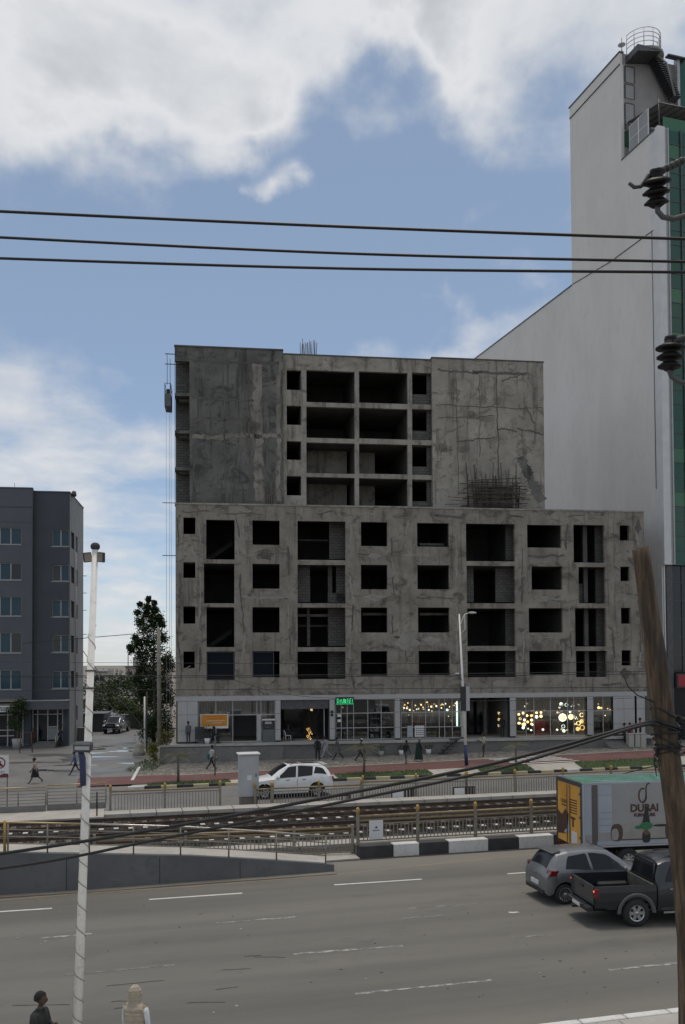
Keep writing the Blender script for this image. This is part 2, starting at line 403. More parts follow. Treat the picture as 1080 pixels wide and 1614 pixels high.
M['white_paint'] = mat('road_white', (0.62, 0.61, 0.58), (0.5, 0.49, 0.47), 4, 0.8, c3=(0.35, 0.34, 0.32))
M['faded_paint'] = mat('faded_road_white', (0.15, 0.147, 0.14), (0.36, 0.35, 0.335), 5, 0.85, contrast=(0.42, 0.6))
M['faint_paint'] = mat('worn_road_white', (0.125, 0.12, 0.112), (0.23, 0.225, 0.21), 4, 0.85, contrast=(0.45, 0.62))
M['yellow_line'] = mat('dusty_yellow_line', (0.27, 0.21, 0.13), (0.19, 0.165, 0.13), 1.5, 0.9, c3=(0.13, 0.12, 0.11))
M['crack'] = mat('bitumen_seal', (0.062, 0.059, 0.054), rough=0.7)
M['kerb_w'] = mat('kerb_white', (0.62, 0.62, 0.6), (0.52, 0.51, 0.49), 2.5, 0.85, bump=0.3, c3=(0.33, 0.32, 0.3))
M['kerb_b'] = mat('kerb_black', (0.03, 0.031, 0.034), (0.05, 0.05, 0.052), 2.0, 0.8, bump=0.3)
M['kerb_y'] = mat('kerb_yellow', (0.42, 0.36, 0.2), (0.5, 0.45, 0.3), 2.0, 0.85, bump=0.3, c3=(0.3, 0.27, 0.2))
M['ballast'] = mat('ballast', (0.03, 0.026, 0.023), (0.06, 0.052, 0.046), 6, 0.95, bump=1.0, bscale=25, c3=(0.022, 0.019, 0.017))
M['sleeper'] = mat('sleeper_concrete', (0.09, 0.083, 0.074), (0.14, 0.13, 0.117), 3, 0.9, c3=(0.06, 0.055, 0.05))
M['sleeper_tip'] = mat('sleeper_white', (0.52, 0.51, 0.49), rough=0.8)
M['rail'] = mat('rail_steel', (0.09, 0.065, 0.05), (0.13, 0.1, 0.08), 3, 0.45, 0.6)
M['steel'] = mat('stainless', (0.5, 0.48, 0.43), (0.42, 0.4, 0.36), 3, 0.28, 0.9)
M['brass'] = mat('tarnished_gold_rail', (0.33, 0.25, 0.13), (0.42, 0.33, 0.18), 3, 0.45, 0.5)
M['fence_grey'] = mat('fence_grey', (0.19, 0.172, 0.135), (0.27, 0.245, 0.195), 4, 0.6, 0.2)
M['fence_brown'] = mat('fence_brown', (0.2, 0.145, 0.075), (0.27, 0.2, 0.11), 3, 0.55, 0.2, c3=(0.12, 0.09, 0.055))
M['yellow'] = mat('yellow_cap', (0.42, 0.27, 0.05), (0.24, 0.16, 0.06), 6, 0.5)
M['ramp_wall'] = mat('slate_painted_wall', (0.1, 0.103, 0.105), (0.135, 0.138, 0.14), 0.6, 0.8, bump=0.15, c3=(0.08, 0.083, 0.085))
M['plinth'] = mat('plinth_render', (0.14, 0.138, 0.128), (0.19, 0.186, 0.172), 0.6, 0.9, bump=0.2, c3=(0.1, 0.103, 0.1))
M['white_metal'] = mat('white_pole_paint', (0.8, 0.78, 0.73), (0.74, 0.72, 0.68), 2, 0.5, bump=0.05, c3=(0.42, 0.41, 0.39))
M['navy'] = mat('navy_paint', (0.02, 0.03, 0.09), (0.03, 0.04, 0.1), 3, 0.5)
M['black'] = mat('black_rubber', (0.012, 0.012, 0.013), rough=0.6)
M['cable'] = mat('cable_black', (0.008, 0.008, 0.009), rough=0.55)
M['rebar'] = mat('rusty_rebar', (0.09, 0.05, 0.035), (0.13, 0.08, 0.055), 5, 0.8, 0.3)
M['stick'] = mat('eucalyptus_pole', (0.1, 0.085, 0.068), (0.19, 0.165, 0.135), 3, 0.9, stretch=(6, 6, 1))
M['box_grey'] = mat('cabinet_grey', (0.42, 0.43, 0.44), (0.36, 0.37, 0.38), 1.2, 0.55)
M['dirty_metal'] = mat('dark_metal', (0.08, 0.08, 0.085), (0.12, 0.12, 0.125), 4, 0.5, 0.6)
M['plastic_white'] = mat('white_plastic', (0.62, 0.62, 0.62), rough=0.4)
M['terracotta'] = mat('planter_grey', (0.3, 0.3, 0.29), (0.36, 0.36, 0.35), 3, 0.8)
# ------------------------------------------------------------------ the ground and the streets
def sheet(name, pts, m, kind='structure', parent=None):
    mb = MB(); mb.poly(pts)
    o = mb.build(name, m, parent, fix=False)
    if parent is None: o['kind'] = kind
    return o
def grid_sheet(name, u0, u1, v0, v1, zf, m, nu=40, nv=4, kind='structure', left=None):
    mb = MB(); rows = []
    for j in range(nv + 1):
        v = v0 + (v1 - v0) * j / nv
        ua = left(v) if left else u0
        row = []
        for i in range(nu + 1):
            u = ua + (u1 - ua) * i / nu
            p = UV(u, v); row.append(mb.bm.verts.new((p.x, p.y, zf(p.x, v))))
        rows.append(row)
    for j in range(nv):
        for i in range(nu):
            mb.bm.faces.new([rows[j][i], rows[j][i + 1], rows[j + 1][i + 1], rows[j + 1][i]])
    o = mb.build(name, m, fix=False); o['kind'] = kind
    return o
def cobble_mat():
    m, N, L, P = nmat('cobbles'); P.inputs['Roughness'].default_value = 0.92
    tc = N.new('ShaderNodeTexCoord')
    v1 = N.new('ShaderNodeTexVoronoi'); v1.feature = 'DISTANCE_TO_EDGE'; v1.inputs['Scale'].default_value = 3.2
    v2 = N.new('ShaderNodeTexVoronoi'); v2.inputs['Scale'].default_value = 3.2
    n = N.new('ShaderNodeTexNoise'); n.inputs['Scale'].default_value = 0.6; n.inputs['Detail'].default_value = 5
    for q in (v1, v2, n): L.new(tc.outputs['Object'], q.inputs['Vector'])
    r = N.new('ShaderNodeValToRGB'); r.color_ramp.elements[0].color = (0.125, 0.115, 0.1, 1); r.color_ramp.elements[1].color = (0.32, 0.297, 0.26, 1)
    L.new(v2.outputs['Color'], r.inputs[0])
    mr = N.new('ShaderNodeMapRange'); mr.inputs['From Max'].default_value = 0.07; L.new(v1.outputs['Distance'], mr.inputs['Value'])
    mx = N.new('ShaderNodeMix'); mx.data_type = 'RGBA'; mx.inputs['A'].default_value = (0.085, 0.078, 0.068, 1); L.new(mr.outputs[0], mx.inputs['Factor']); L.new(r.outputs[0], mx.inputs['B'])
    L.new(mx.outputs['Result'], P.inputs['Base Color'])
    b = N.new('ShaderNodeBump'); b.inputs['Strength'].default_value = 0.9; b.inputs['Distance'].default_value = 0.05
    L.new(mr.outputs[0], b.inputs['Height']); L.new(b.outputs[0], P.inputs['Normal'])
    return m
M['cobble'] = cobble_mat()
def asphalt_mat():
    m, N, L, P = nmat('near_asphalt'); P.inputs['Roughness'].default_value = 0.78
    tc = N.new('ShaderNodeTexCoord')
    mp = N.new('ShaderNodeMapping'); mp.inputs['Rotation'].default_value = (0, 0, -ANG); L.new(tc.outputs['Object'], mp.inputs[0])
    def noise(scale, detail, rough, st):
        q = N.new('ShaderNodeMapping'); q.inputs['Scale'].default_value = st; L.new(mp.outputs[0], q.inputs[0])
        n = N.new('ShaderNodeTexNoise'); n.inputs['Scale'].default_value = scale; n.inputs['Detail'].default_value = detail; n.inputs['Roughness'].default_value = rough
        L.new(q.outputs[0], n.inputs['Vector']); return n.outputs['Fac']
    def layer(f, a, b, top, prev, amt):
        r = N.new('ShaderNodeMapRange'); r.inputs['From Min'].default_value = a; r.inputs['From Max'].default_value = b; r.inputs['To Max'].default_value = amt; L.new(f, r.inputs['Value'])
        x = N.new('ShaderNodeMix'); x.data_type = 'RGBA'; L.new(r.outputs[0], x.inputs['Factor']); x.inputs['B'].default_value = (*top, 1)
        if isinstance(prev, tuple): x.inputs['A'].default_value = (*prev, 1)
        else: L.new(prev, x.inputs['A'])
        return x.outputs['Result']
    c = layer(noise(0.3, 6, 0.6, (0.12, 1, 1)), 0.36, 0.62, (0.15, 0.143, 0.126), (0.098, 0.094, 0.083), 1.0)   # wheel-polished lanes
    c = layer(noise(0.9, 8, 0.7, (0.5, 1, 1)), 0.55, 0.7, (0.083, 0.08, 0.071), c, 0.7)
    c = layer(noise(1.5, 9, 0.75, (0.12, 1, 1)), 0.6, 0.72, (0.18, 0.17, 0.15), c, 0.45)                      # dust drawn out along the traffic
    c = layer(noise(2.3, 6, 0.6, (1, 1, 1)), 0.68, 0.74, (0.06, 0.058, 0.055), c, 0.7)                           # oil spots
    c = layer(noise(160, 3, 0.5, (1, 1, 1)), 0.4, 0.7, (0.14, 0.133, 0.118), c, 0.5)                              # stone grain
    # wheel tracks: two darker bands to each lane, wandering a little
    sp = N.new('ShaderNodeSeparateXYZ'); L.new(mp.outputs[0], sp.inputs[0])
    def mth(op, a, bb):
        q = N.new('ShaderNodeMath'); q.operation = op
        for i, v in enumerate((a, bb)):
            if isinstance(v, (int, float)): q.inputs[i].default_value = v
            elif v is not None: L.new(v, q.inputs[i])
        return q.outputs[0]
    wv = mth('SINE', mth('MULTIPLY', mth('ADD', sp.outputs['Y'], mth('MULTIPLY', noise(.15, 3, .5, (.4, 1, 1)), 1.2)), 2 * math.pi / 1.6), None)
    c = layer(mth('MULTIPLY', wv, noise(.5, 5, .6, (.15, 1, 1))), .05, .6, (0.085, 0.081, 0.072), c, 0.28)
    c = layer(mth('ADD', mth('ABSOLUTE', mth('SUBTRACT', sp.outputs['Y'], 23.6), None), mth('MULTIPLY', noise(.6, 7, .65, (.3, 1, 1)), 2.0)), 6.6, 8.6, (0.2, 0.187, 0.16), c, 0.6)   # dust along both kerbs
    L.new(c, P.inputs['Base Color'])
    b = N.new('ShaderNodeBump'); b.inputs['Strength'].default_value = 0.4; b.inputs['Distance'].default_value = 0.01
    L.new(noise(90, 4, 0.6, (1, 1, 1)), b.inputs['Height']); L.new(b.outputs[0], P.inputs['Normal'])
    return m
M['near_asphalt'] = asphalt_mat()

sheet('ground', [(-2500, -300, -0.07), (2500, -300, -0.07), (2500, 4500, -0.07), (-2500, 4500, -0.07)], M['earth'])
U0, U1 = -55, 75
sheet('near_road', [UV(U0, 16.2), UV(U1, 16.2), UV(U1, 31.8), UV(U0, 31.8)], M['near_asphalt'])
sheet('track_bed', [UV(U0, 31.8, 0.012), UV(U1, 31.8, 0.012), UV(U1, 45.2, 0.012), UV(U0, 45.2, 0.012)], M['ballast'])
sheet('far_road', [UV(U0, 45.2, 0.004), UV(U1, 45.2, 0.004), UV(U1, 53.3, 0.004), UV(U0, 53.3, 0.004)], M['asphalt_far'])
# near pavement with its kerb
npv = MB(); a = UV(U0, 5); npv.hexa([UV(U0, 3, -0.05), UV(U1, 3, -0.05), UV(U1, 16.0, -0.05), UV(U0, 16.0, -0.05), UV(U0, 3, 0.13), UV(U1, 3, 0.13), UV(U1, 16.0, 0.13), UV(U0, 16.0, 0.13)])
near_pave = npv.build('near_pavement', M['pave']); near_pave['kind'] = 'structure'
kb = MB(); kb.box(-0.49, 0.49, -0.1, 0.1, -0.05, 0.15); kme = kb.mesh('kerb_stone', bevel=0.015); kme.materials.append(M['kerb_w'])
for i in range(-3, 22):
    link('kerb_stone', kme, None, near_pave, UV(i * 1.0 + 0.5, 16.11, 0), (0, 0, ANG))
# paving slabs of the near pavement where the picture shows it
sl = MB(); sl.box(-0.24, 0.24, -0.24, 0.24, 0, 0.018); slme = sl.mesh('paving_slab', bevel=0.006); slme.materials.append(M['pave'])
for i in range(10):
    for j in range(3):
        link('paving_slab', slme, None, near_pave, UV(5.5 + i * 0.5, 15.72 - j * 0.5, 0.128), (0, 0, ANG))

# markings
def stripe(name, pts_px, w, m, z=0.004, wob=0.0, parent=None):
    pts = [atZ(x, y, 0) for x, y in pts_px]; L_, R_ = [], []
    for i, p in enumerate(pts):
        t = (pts[min(i + 1, len(pts) - 1)] - pts[max(i - 1, 0)]).normalized(); n = Vector((-t.y, t.x, 0))
        L_.append(p + n * (w / 2 * (1 + random.uniform(-wob, wob)))); R_.append(p - n * (w / 2 * (1 + random.uniform(-wob, wob))))
    mb = MB(); 
    for i in range(len(pts) - 1):
        mb.poly([(*R_[i].xy, z), (*R_[i + 1].xy, z), (*L_[i + 1].xy, z), (*L_[i].xy, z)])
    o = mb.build(name, m, parent, fix=False)
    if parent is None: o['kind'] = 'structure'
    return o
def fine(a, b, n=9, jit=0.0):
    return [(a[0] + (b[0] - a[0]) * i / n, a[1] + (b[1] - a[1]) * i / n + random.uniform(-jit, jit)) for i in range(n + 1)]
road = bpy.data.objects['near_road']
stripe('edge_line', [(-60, 1424), (0, 1419), (100, 1411), (180, 1405), (300, 1397.5), (470, 1384), (530, 1378.5), (603, 1371), (697, 1361), (854, 1346), (960, 1337), (1100, 1325)], 0.13, M['yellow_line'], wob=0.35, parent=road)
for a, b in (((-60, 1441), (82, 1432)), ((235, 1418), (382, 1408)), ((527, 1395), (665, 1386)), ((800, 1377.5), (935, 1368))):
    stripe('lane_mark', fine(a, b, 6), 0.12, M['white_paint'], wob=0.08, parent=road)
for a, b, k in (((340, 1455), (472, 1445), 0), ((630, 1433), (775, 1423), 1), ((632, 1448), (700, 1443), 1), ((62, 1479), (145, 1472), 0), ((463, 1504), (635, 1491), 0),
                ((100, 1537), (275, 1521), 1), ((560, 1567), (775, 1545), 0), ((960, 1529), (1068, 1518), 0), ((800, 1478), (870, 1474), 1)):
    stripe('worn_lane_mark', fine(a, b, 12, 0.3), 0.11, M['faded_paint'] if k == 0 else M['faint_paint'], wob=0.5, parent=road)
for a, b in (((168, 1554), (258, 1546)), ((350, 1529), (395, 1527)), ((400, 1508.5), (450, 1509)), ((340, 1560), (375, 1556)), ((295, 1581), (355, 1579.5)), ((20, 1585), (110, 1584)),
             ((385, 1508), (412, 1506)), ((175, 1579), (200, 1578)), ((180, 1590), (205, 1588))):
    stripe('asphalt_crack', fine(a, b, 8, 0.4), 0.035, M['crack'], z=0.006, wob=0.6, parent=road)
# scattered flecks of litter and a manhole-like patch
fl = MB()
for _ in range(70):
    x, y = random.uniform(-40, 1100), random.uniform(1400, 1600); p = atZ(x, y, 0); r = random.uniform(0.02, 0.06)
    a0 = random.uniform(0, 3)
    fl.mi = 0 if random.random() < 0.6 else 1
    fl.prism([(p.x + r * math.cos(a0 + k * 1.57) * random.uniform(.5, 1), p.y + r * math.sin(a0 + k * 1.57) * random.uniform(.5, 1), 0.002) for k in range(4)], (0, 0, 0.006))
tag(fl.build('road_litter', [M['crack'], M['faded_paint']], fix=True), kind='stuff')
stripe('paint_blot', fine((802, 1438.5), (818, 1438), 5), 0.1, M['white_paint'], wob=0.6, parent=road)

# ------------------------------------------------------------------ far side: kerb, verge, red path, cobbles
def side_left(v):                      # left edge of the pavement runs back along the side street
    p = atZ(212, 1229, 0.1); u0, v0 = toUV(p)
    return u0 + (v - v0) * 0.09
grid_sheet('far_pavement', 0, U1, 58.8, 84, lambda X, v: zs(X, v), M['cobble'], 50, 10, left=side_left)
grid_sheet('verge', 0, U1, 53.45, 54.9, lambda X, v: zs(X, v), M['pave'], 50, 4, left=lambda v: side_left(v))
path = grid_sheet('red_path', 0, U1, 54.9, 58.8, lambda X, v: zs(X, v) if X > -11 else 0.1 + max(0, (X + 11)) , M['red'], 60, 4, left=lambda v: toUV(atZ(120, 1240, .1))[0])
for vv_, w_ in ((56.7, 0.1), (58.55, 0.22)):
    mb = MB()
    for i in range(60):
        ua = side_left(54) + i; ub = ua + 1.0
        q = [UV(ua, vv_), UV(ub, vv_), UV(ub, vv_ + w_), UV(ua, vv_ + w_)]
        mb.poly([(p.x, p.y, zs(p.x, vv_) + 0.012) for p in q])
    mb.build('path_line', M['faint_paint'] if w_ < .2 else M['pave'], path, fix=False)
# crossing bars on the red path
for k in range(6):
    mb = MB(); v = 55.0 + k * 0.62
    ua, ub = toUV(on_pave(808, 1205))[0] + 0.0, toUV(on_pave(905, 1200))[0]
    q = [UV(ua - k * .1, v), UV(ub - k * .1, v), UV(ub - k * .1, v + .32), UV(ua - k * .1, v + .32)]
    mb.poly([(p.x, p.y, zs(p.x, v) + 0.016) for p in q]); mb.build('crossing_bar', M['white_paint'], path, fix=False)
# grass verges
def grass_strip(px0, px1, py):
    a, b = toUV(on_pave(px0, py))[0], toUV(on_pave(px1, py))[0]
    mb = MB(); n = 26; rows = []
    for j in range(4):
        row = []
        for i in range(n + 1):
            u = a + (b - a) * i / n; v = 53.5 + j * 0.46; p = UV(u, v)
            row.append(mb.bm.verts.new((p.x, p.y, zs(p.x, v) + 0.02 + (0.05 if 0 < j < 3 else 0) * random.uniform(.4, 1))))
        rows.append(row)
    for j in range(3):
        for i in range(n): mb.bm.faces.new([rows[j][i], rows[j][i + 1], rows[j + 1][i + 1], rows[j + 1][i]])
    tag(mb.build('grass_bed', M['grass'], fix=False), kind='structure')
    g = MB()
    for _ in range(int((b - a) * 260)):
        u, v = random.uniform(a, b), random.uniform(53.55, 54.85); p = UV(u, v); z = zs(p.x, v) + 0.03
        w, h, an = random.uniform(.01, .02), random.uniform(.06, .16), random.uniform(0, 6.28)
        dx, dy = math.cos(an) * w, math.sin(an) * w; lx, ly = random.uniform(-.05, .05), random.uniform(-.05, .05)
        g.poly([(p.x - dx, p.y - dy, z), (p.x + dx, p.y + dy, z), (p.x + lx, p.y + ly, z + h)])
    tag(g.build('grass', M['blade'], fix=False), 'short green grass on the verge behind the striped kerb', 'grass', kind='stuff')
grass_strip(232, 368, 1238); grass_strip(530, 690, 1224); grass_strip(745, 838, 1214); grass_strip(905, 1060, 1209)
# far striped kerb, one stone at a time
kerb_root = empty('striped_kerb', UV(0, 53.37, 0)); kerb_root['kind'] = 'structure'
km = {}
for c in ('kerb_b', 'kerb_y', 'kerb_w'):
    k_ = MB(); k_.box(-0.46, 0.46, -0.11, 0.11, -0.03, 0.17); km[c] = k_.mesh('kerb_stone', bevel=0.02); km[c].materials.append(M[c])
ustart = toUV(atZ(215, 1246, 0))[0]
for i in range(48):
    u = ustart + 0.94 * i
    c = 'kerb_b' if i % 2 else ('kerb_y' if i % 5 else 'kerb_w')
    o = link('kerb_stone', km[c], None, kerb_root); o.location = UV(u, 0, 0.0) ; o.rotation_euler = (0, 0, ANG + random.uniform(-.006, .006))

# side street and forecourt on the left
sheet('side_street', [UV(U0, 53.3, 0.008), UV(side_left(53.3), 53.3, 0.008), UV(side_left(70), 70, 0.008), UV(side_left(140), 140, 0.008), UV(-60, 140, 0.008), UV(-90, 90, 0.008)], M['side_conc'])
street = bpy.data.objects['side_street']
kb2 = MB(); kb2.box(-0.1, 0.1, -0.48, 0.48, -0.02, 0.17); kme2 = kb2.mesh('kerb_stone', bevel=0.015); kme2.materials.append(M['kerb_w'])
for i in range(7):
    v = 57.0 + i * 1.0
    o = link('kerb_stone', kme2, None, street, UV(side_left(v) - 0.1, v, 0), (0, 0, ANG - 0.09))
M['puddle'] = glassy('puddle_water', (0.05, 0.05, 0.05), 0.03, 0.9)
M['wet'] = mat('damp_patch', (0.075, 0.074, 0.072), (0.11, 0.108, 0.104), 0.8, 0.35)
def puddle(px, py, rx, ry, name='puddle', m='puddle', z=0.014):
    c = atZ(px, py, z); k = random.uniform(0, 9); pts = []
    for i in range(22):
        a = 2 * math.pi * i / 22; q = 1 + 0.25 * math.sin(3 * a + k) + 0.15 * math.sin(7 * a + 2 * k)
        pts.append((c.x + rx * q * math.cos(a), c.y + ry * q * math.sin(a), z))
    o = sheet(name, pts, M[m], parent=street)
for a in ((150, 1193, 1.6, .5), (192, 1184, 1.0, .7), (205, 1203, .8, .5), (150, 1187, .8, .5), (158, 1181, .6, .7), (199, 1229, .5, .25), (68, 1214, .7, .5), (120, 1206, 1.5, .35), (146, 1178, 1.0, .3), (170, 1176, .7, .4), (205, 1179, 1.2, .4)):
    puddle(*a)
for a in ((50, 1202, 2.2, .6), (130, 1215, 3.0, .9), (150, 1195, 3.0, 2.0), (90, 1190, 2.5, 1.0)):
    puddle(*a, name='damp_patch', m='wet', z=0.011)

# ------------------------------------------------------------------ the tramway
bed = bpy.data.objects['track_bed']
sm = MB(); sm.hexa([(-.13, -1.25, 0), (.13, -1.25, 0), (.13, 1.25, 0), (-.13, 1.25, 0), (-.1, -1.25, .16), (.1, -1.25, .16), (.1, 1.25, .16), (-.1, 1.25, .16)])
sm.mi = 1
for yy in (-1.26, .98): sm.box(-.1, .1, yy, yy + .28, .158, .185)
sme = sm.mesh('sleeper'); sme.materials.append(M['sleeper']); sme.materials.append(M['sleeper_tip'])
for vc, nm in ((37.3, 'near'), (41.0, 'far')):
    tr = empty('railway_track', UV(0, vc, 0.0), ANG); tr['kind'] = 'structure'
    for g in (-0.75, 0.75):
        rm = MB(); rm.prism([(U0, g - .07, .17), (U0, g + .07, .17), (U0, g + .012, .2), (U0, g + .012, .29), (U0, g + .036, .3), (U0, g + .036, .34), (U0, g - .036, .34), (U0, g - .036, .3), (U0, g - .012, .29), (U0, g - .012, .2)], (U1 - U0, 0, 0))
        rm.build('rail', M['rail'], tr)
    for i in range(74):
        link('sleeper', sme, None, tr, (-13.5 + i * 0.62, 0, 0.01 + random.uniform(-.01, .01)))
    bl = MB()
    for i in range(5000):            # loose ballast stones
        x, y = random.uniform(-14, 31), random.uniform(-1.7, 1.7)
        if abs(y) > 1.05 and random.random() < .7: continue
        r = random.uniform(.04, .085); z = .13 + random.uniform(0, .06)
        bl.poly([(x - r, y, z - .03), (x, y - r * .8, z - .03), (x, y, z + r * .6)]); bl.poly([(x, y - r * .8, z - .03), (x + r, y, z - .03), (x, y, z + r * .6)])
    tag(bl.build('ballast_stones', M['ballast'], tr, fix=False), kind='stuff')
# slab rows either side of the tracks
slb = MB(); slb.box(-0.6, 0.6, -0.5, 0.5, 0, 0.24); slbm = slb.mesh('edge_slab', bevel=0.015); slbm.materials.append(M['pave'])
for i in range(36):
    link('edge_slab', slbm, None, bed, UV(-7.2 + i * 1.23, 43.9, 0.0), (0, 0, ANG + random.uniform(-.004, .004)))
slb = MB(); slb.box(-0.6, 0.6, -0.42, 0.42, 0, 0.16); slbm2 = slb.mesh('walkway_slab', bevel=0.015); slbm2.materials.append(M['pave'])
for i in range(40):
    link('walkway_slab', slbm2, None, bed, UV(-12 + i * 1.23, 34.6, 0.0), (0, 0, ANG + random.uniform(-.004, .004)))
sheet('track_edging', [UV(-8, 43.4, .02), UV(U1, 43.4, .02), UV(U1, 45.2, .02), UV(-8, 45.2, .02)], M['earth'])
# ------------------------------------------------------------------ the unfinished building
TH = R(7.7)
_c = atY(277, 1098, 66.0); B0 = Vector((_c.x, _c.y, 0)); TD = Vector((-math.sin(TH), math.cos(TH), 0)); TS = Vector((math.cos(TH), math.sin(TH), 0))
def F(px, py, d=0.0):                       # pixel -> (s, z) on the plane d metres behind the main facade
    p = atPlane(px, py, B0 + TD * d, TD) - B0
    return p.dot(TS), p.z
def FR(x0, y0, x1, y1, d=0.0):
    a = F(x0, y0, d); b = F(x1, y1, d); return (min(a[0], b[0]), max(a[0], b[0]), min(a[1], b[1]), max(a[1], b[1]))
main = empty('unfinished_building', B0, TH, 'grey unfinished concrete block with rows of empty window openings above lit shops', 'building')
SR = F(1017, 950)[0]                        # right end
ZT = F(640, 801)[1]                         # top of the lower block
ZB = F(640, 1094)[1]                        # underside of the concrete facade
ZF = F(640, 1166)[1]                        # shop floor
DEP = 11.5
cols_ = [  # x0, x1 of each opening column at the four rows, then the four rows' (top, bottom)
    ('s', [(289, 308)] * 3 + [(289, 307)], [(815.5, 842), (886, 911), (955.5, 983), (1027, 1053)]),
    ('L', [(325, 370), (321.5, 369.5), (325.5, 369.5), (325.5, 370)], [(819, 882), (888, 951), (957, 1020), (1027, 1072)]),
    ('w', [(398, 441)] * 4, [(820, 859), (888.5, 928), (957, 997), (1026.5, 1067)]),
    ('L', [(469, 545)] * 4, [(821, 883), (890, 951), (957.5, 1020), (1027, 1070)]),
    ('w', [(569, 611)] * 4, [(822.5, 861), (890, 929), (957.5, 997), (1026.5, 1065)]),
    ('w', [(657.5, 708), (658, 708.5), (659, 709), (660, 709.5)], [(824, 862), (890.5, 929), (957.5, 997), (1026, 1064)]),
    ('L', [(734.5, 812), (735.5, 812.5), (736.5, 813), (737, 814)], [(825, 885), (891.5, 951), (959, 1018), (1026, 1067)]),
    ('w', [(831, 885.5), (838, 887), (833.5, 887.5), (834.5, 888)], [(827, 863.5), (892.5, 929.5), (958.5, 997), (1026, 1063)]),
    ('L', [(904, 953.5), (912, 955), (906.5, 956), (908, 957)], [(827, 887), (893.5, 951), (958.5, 1019), (1026, 1067)]),
    ('s', [(977, 992), (978, 993), (979, 994.5), (980, 995.5)], [(828, 852), (893, 916), (958, 983), (1025, 1049)]),
]
holes = []; by = []
for kind, xs, ys in cols_:
    for r in range(4):
        h = FR(xs[r][0], ys[r][0], xs[r][1], ys[r][1]); holes.append(h); by.append((kind, r, h))
wl_ = MB(); holed_wall(wl_, 0, SR, ZB, ZT, holes, 0, 0.3)
lower_wall = wl_.build('wall', M['conc'], main)
# parapet lip along the top of the lower block and drip band under the facade
boxpart('parapet', -0.03, SR + 0.03, -0.05, 0.5, ZT, ZT + 0.12, M['conc_r'], main)
# storeys, cross walls and back
zrow = [sum(h[2] for k, r, h in by if r == q and k == 'L') / 4 for q in range(4)]
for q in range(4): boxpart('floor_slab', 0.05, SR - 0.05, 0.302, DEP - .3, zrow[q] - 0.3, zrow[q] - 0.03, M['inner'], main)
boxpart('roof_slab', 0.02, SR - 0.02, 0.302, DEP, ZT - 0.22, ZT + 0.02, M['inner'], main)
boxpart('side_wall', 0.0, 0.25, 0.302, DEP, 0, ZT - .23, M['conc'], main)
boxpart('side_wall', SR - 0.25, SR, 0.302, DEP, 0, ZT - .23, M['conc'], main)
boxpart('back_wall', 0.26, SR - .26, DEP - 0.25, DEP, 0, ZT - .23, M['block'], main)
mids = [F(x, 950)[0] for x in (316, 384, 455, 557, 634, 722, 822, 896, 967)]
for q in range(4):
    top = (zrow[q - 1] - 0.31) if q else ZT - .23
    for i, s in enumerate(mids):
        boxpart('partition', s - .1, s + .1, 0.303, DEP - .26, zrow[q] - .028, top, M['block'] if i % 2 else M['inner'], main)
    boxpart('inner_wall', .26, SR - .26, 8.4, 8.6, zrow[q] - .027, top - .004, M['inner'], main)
# block infill, posts and door openings seen inside the loggias
def infill(x0, y0, x1, y1, d, m='block', th=0.18, name='infill_wall'):
    a = FR(x0, y0, x1, y1, d); boxpart(name, a[0], a[1], d, d + th, a[2], a[3], M[m], main)
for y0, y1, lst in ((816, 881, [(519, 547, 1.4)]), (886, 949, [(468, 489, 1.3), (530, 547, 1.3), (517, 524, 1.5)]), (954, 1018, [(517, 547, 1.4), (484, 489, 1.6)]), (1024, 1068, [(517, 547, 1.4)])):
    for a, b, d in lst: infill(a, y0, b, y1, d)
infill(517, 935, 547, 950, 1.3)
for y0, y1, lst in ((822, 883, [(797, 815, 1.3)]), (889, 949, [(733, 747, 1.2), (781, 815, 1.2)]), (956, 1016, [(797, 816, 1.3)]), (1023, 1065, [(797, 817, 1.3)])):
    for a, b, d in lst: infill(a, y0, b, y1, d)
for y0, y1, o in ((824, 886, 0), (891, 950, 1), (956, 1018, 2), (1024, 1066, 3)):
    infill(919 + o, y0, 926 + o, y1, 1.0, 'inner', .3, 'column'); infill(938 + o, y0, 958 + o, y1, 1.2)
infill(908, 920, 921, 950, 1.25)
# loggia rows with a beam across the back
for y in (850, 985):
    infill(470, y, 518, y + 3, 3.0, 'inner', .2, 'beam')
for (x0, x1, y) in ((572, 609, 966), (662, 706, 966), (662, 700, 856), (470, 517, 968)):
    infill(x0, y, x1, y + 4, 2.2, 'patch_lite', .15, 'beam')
# two windows of the lowest row already glazed
def pane(x0, y0, x1, y1, d, m='dark_glass', parent=main):
    a = FR(x0, y0, x1, y1, d); w = boxpart('window', a[0], a[1], d, d + .012, a[2], a[3], M[m], parent)
    mb = MB(); t = .05
    for b in ((a[0], a[0] + t, a[2], a[3]), (a[1] - t, a[1], a[2], a[3]), (a[0] + t, a[1] - t, a[2], a[2] + t), (a[0] + t, a[1] - t, a[3] - t, a[3])): mb.box(b[0], b[1], d - .03, d - .002, b[2], b[3])
    mb.build('frame', M['dark_frame'], w)
M['dull_glass'] = mat('dull_glass', (.012, .016, .022), rough=.5, spec=.03)
pane(326, 1028, 369, 1071, .22, 'dull_glass'); pane(398.5, 1027.5, 432, 1066, .22, 'dull_glass')
# sloping stair flights seen in the first loggia column
for y0 in (881, 1019):
    a = F(326, y0, 4.6); b = F(366, y0 - 27, 4.6); mb = MB(); n = 9
    for i in range(n):
        s = a[0] + (b[0] - a[0]) * i / n; z = a[1] + (b[1] - a[1]) * i / n; ds = (b[0] - a[0]) / n; dz = (b[1] - a[1]) / n
        mb.box(s, s + ds * .98, 4.6, 5.8, z - .25, z + dz)
    mb.build('stair_flight', M['inner'], main)
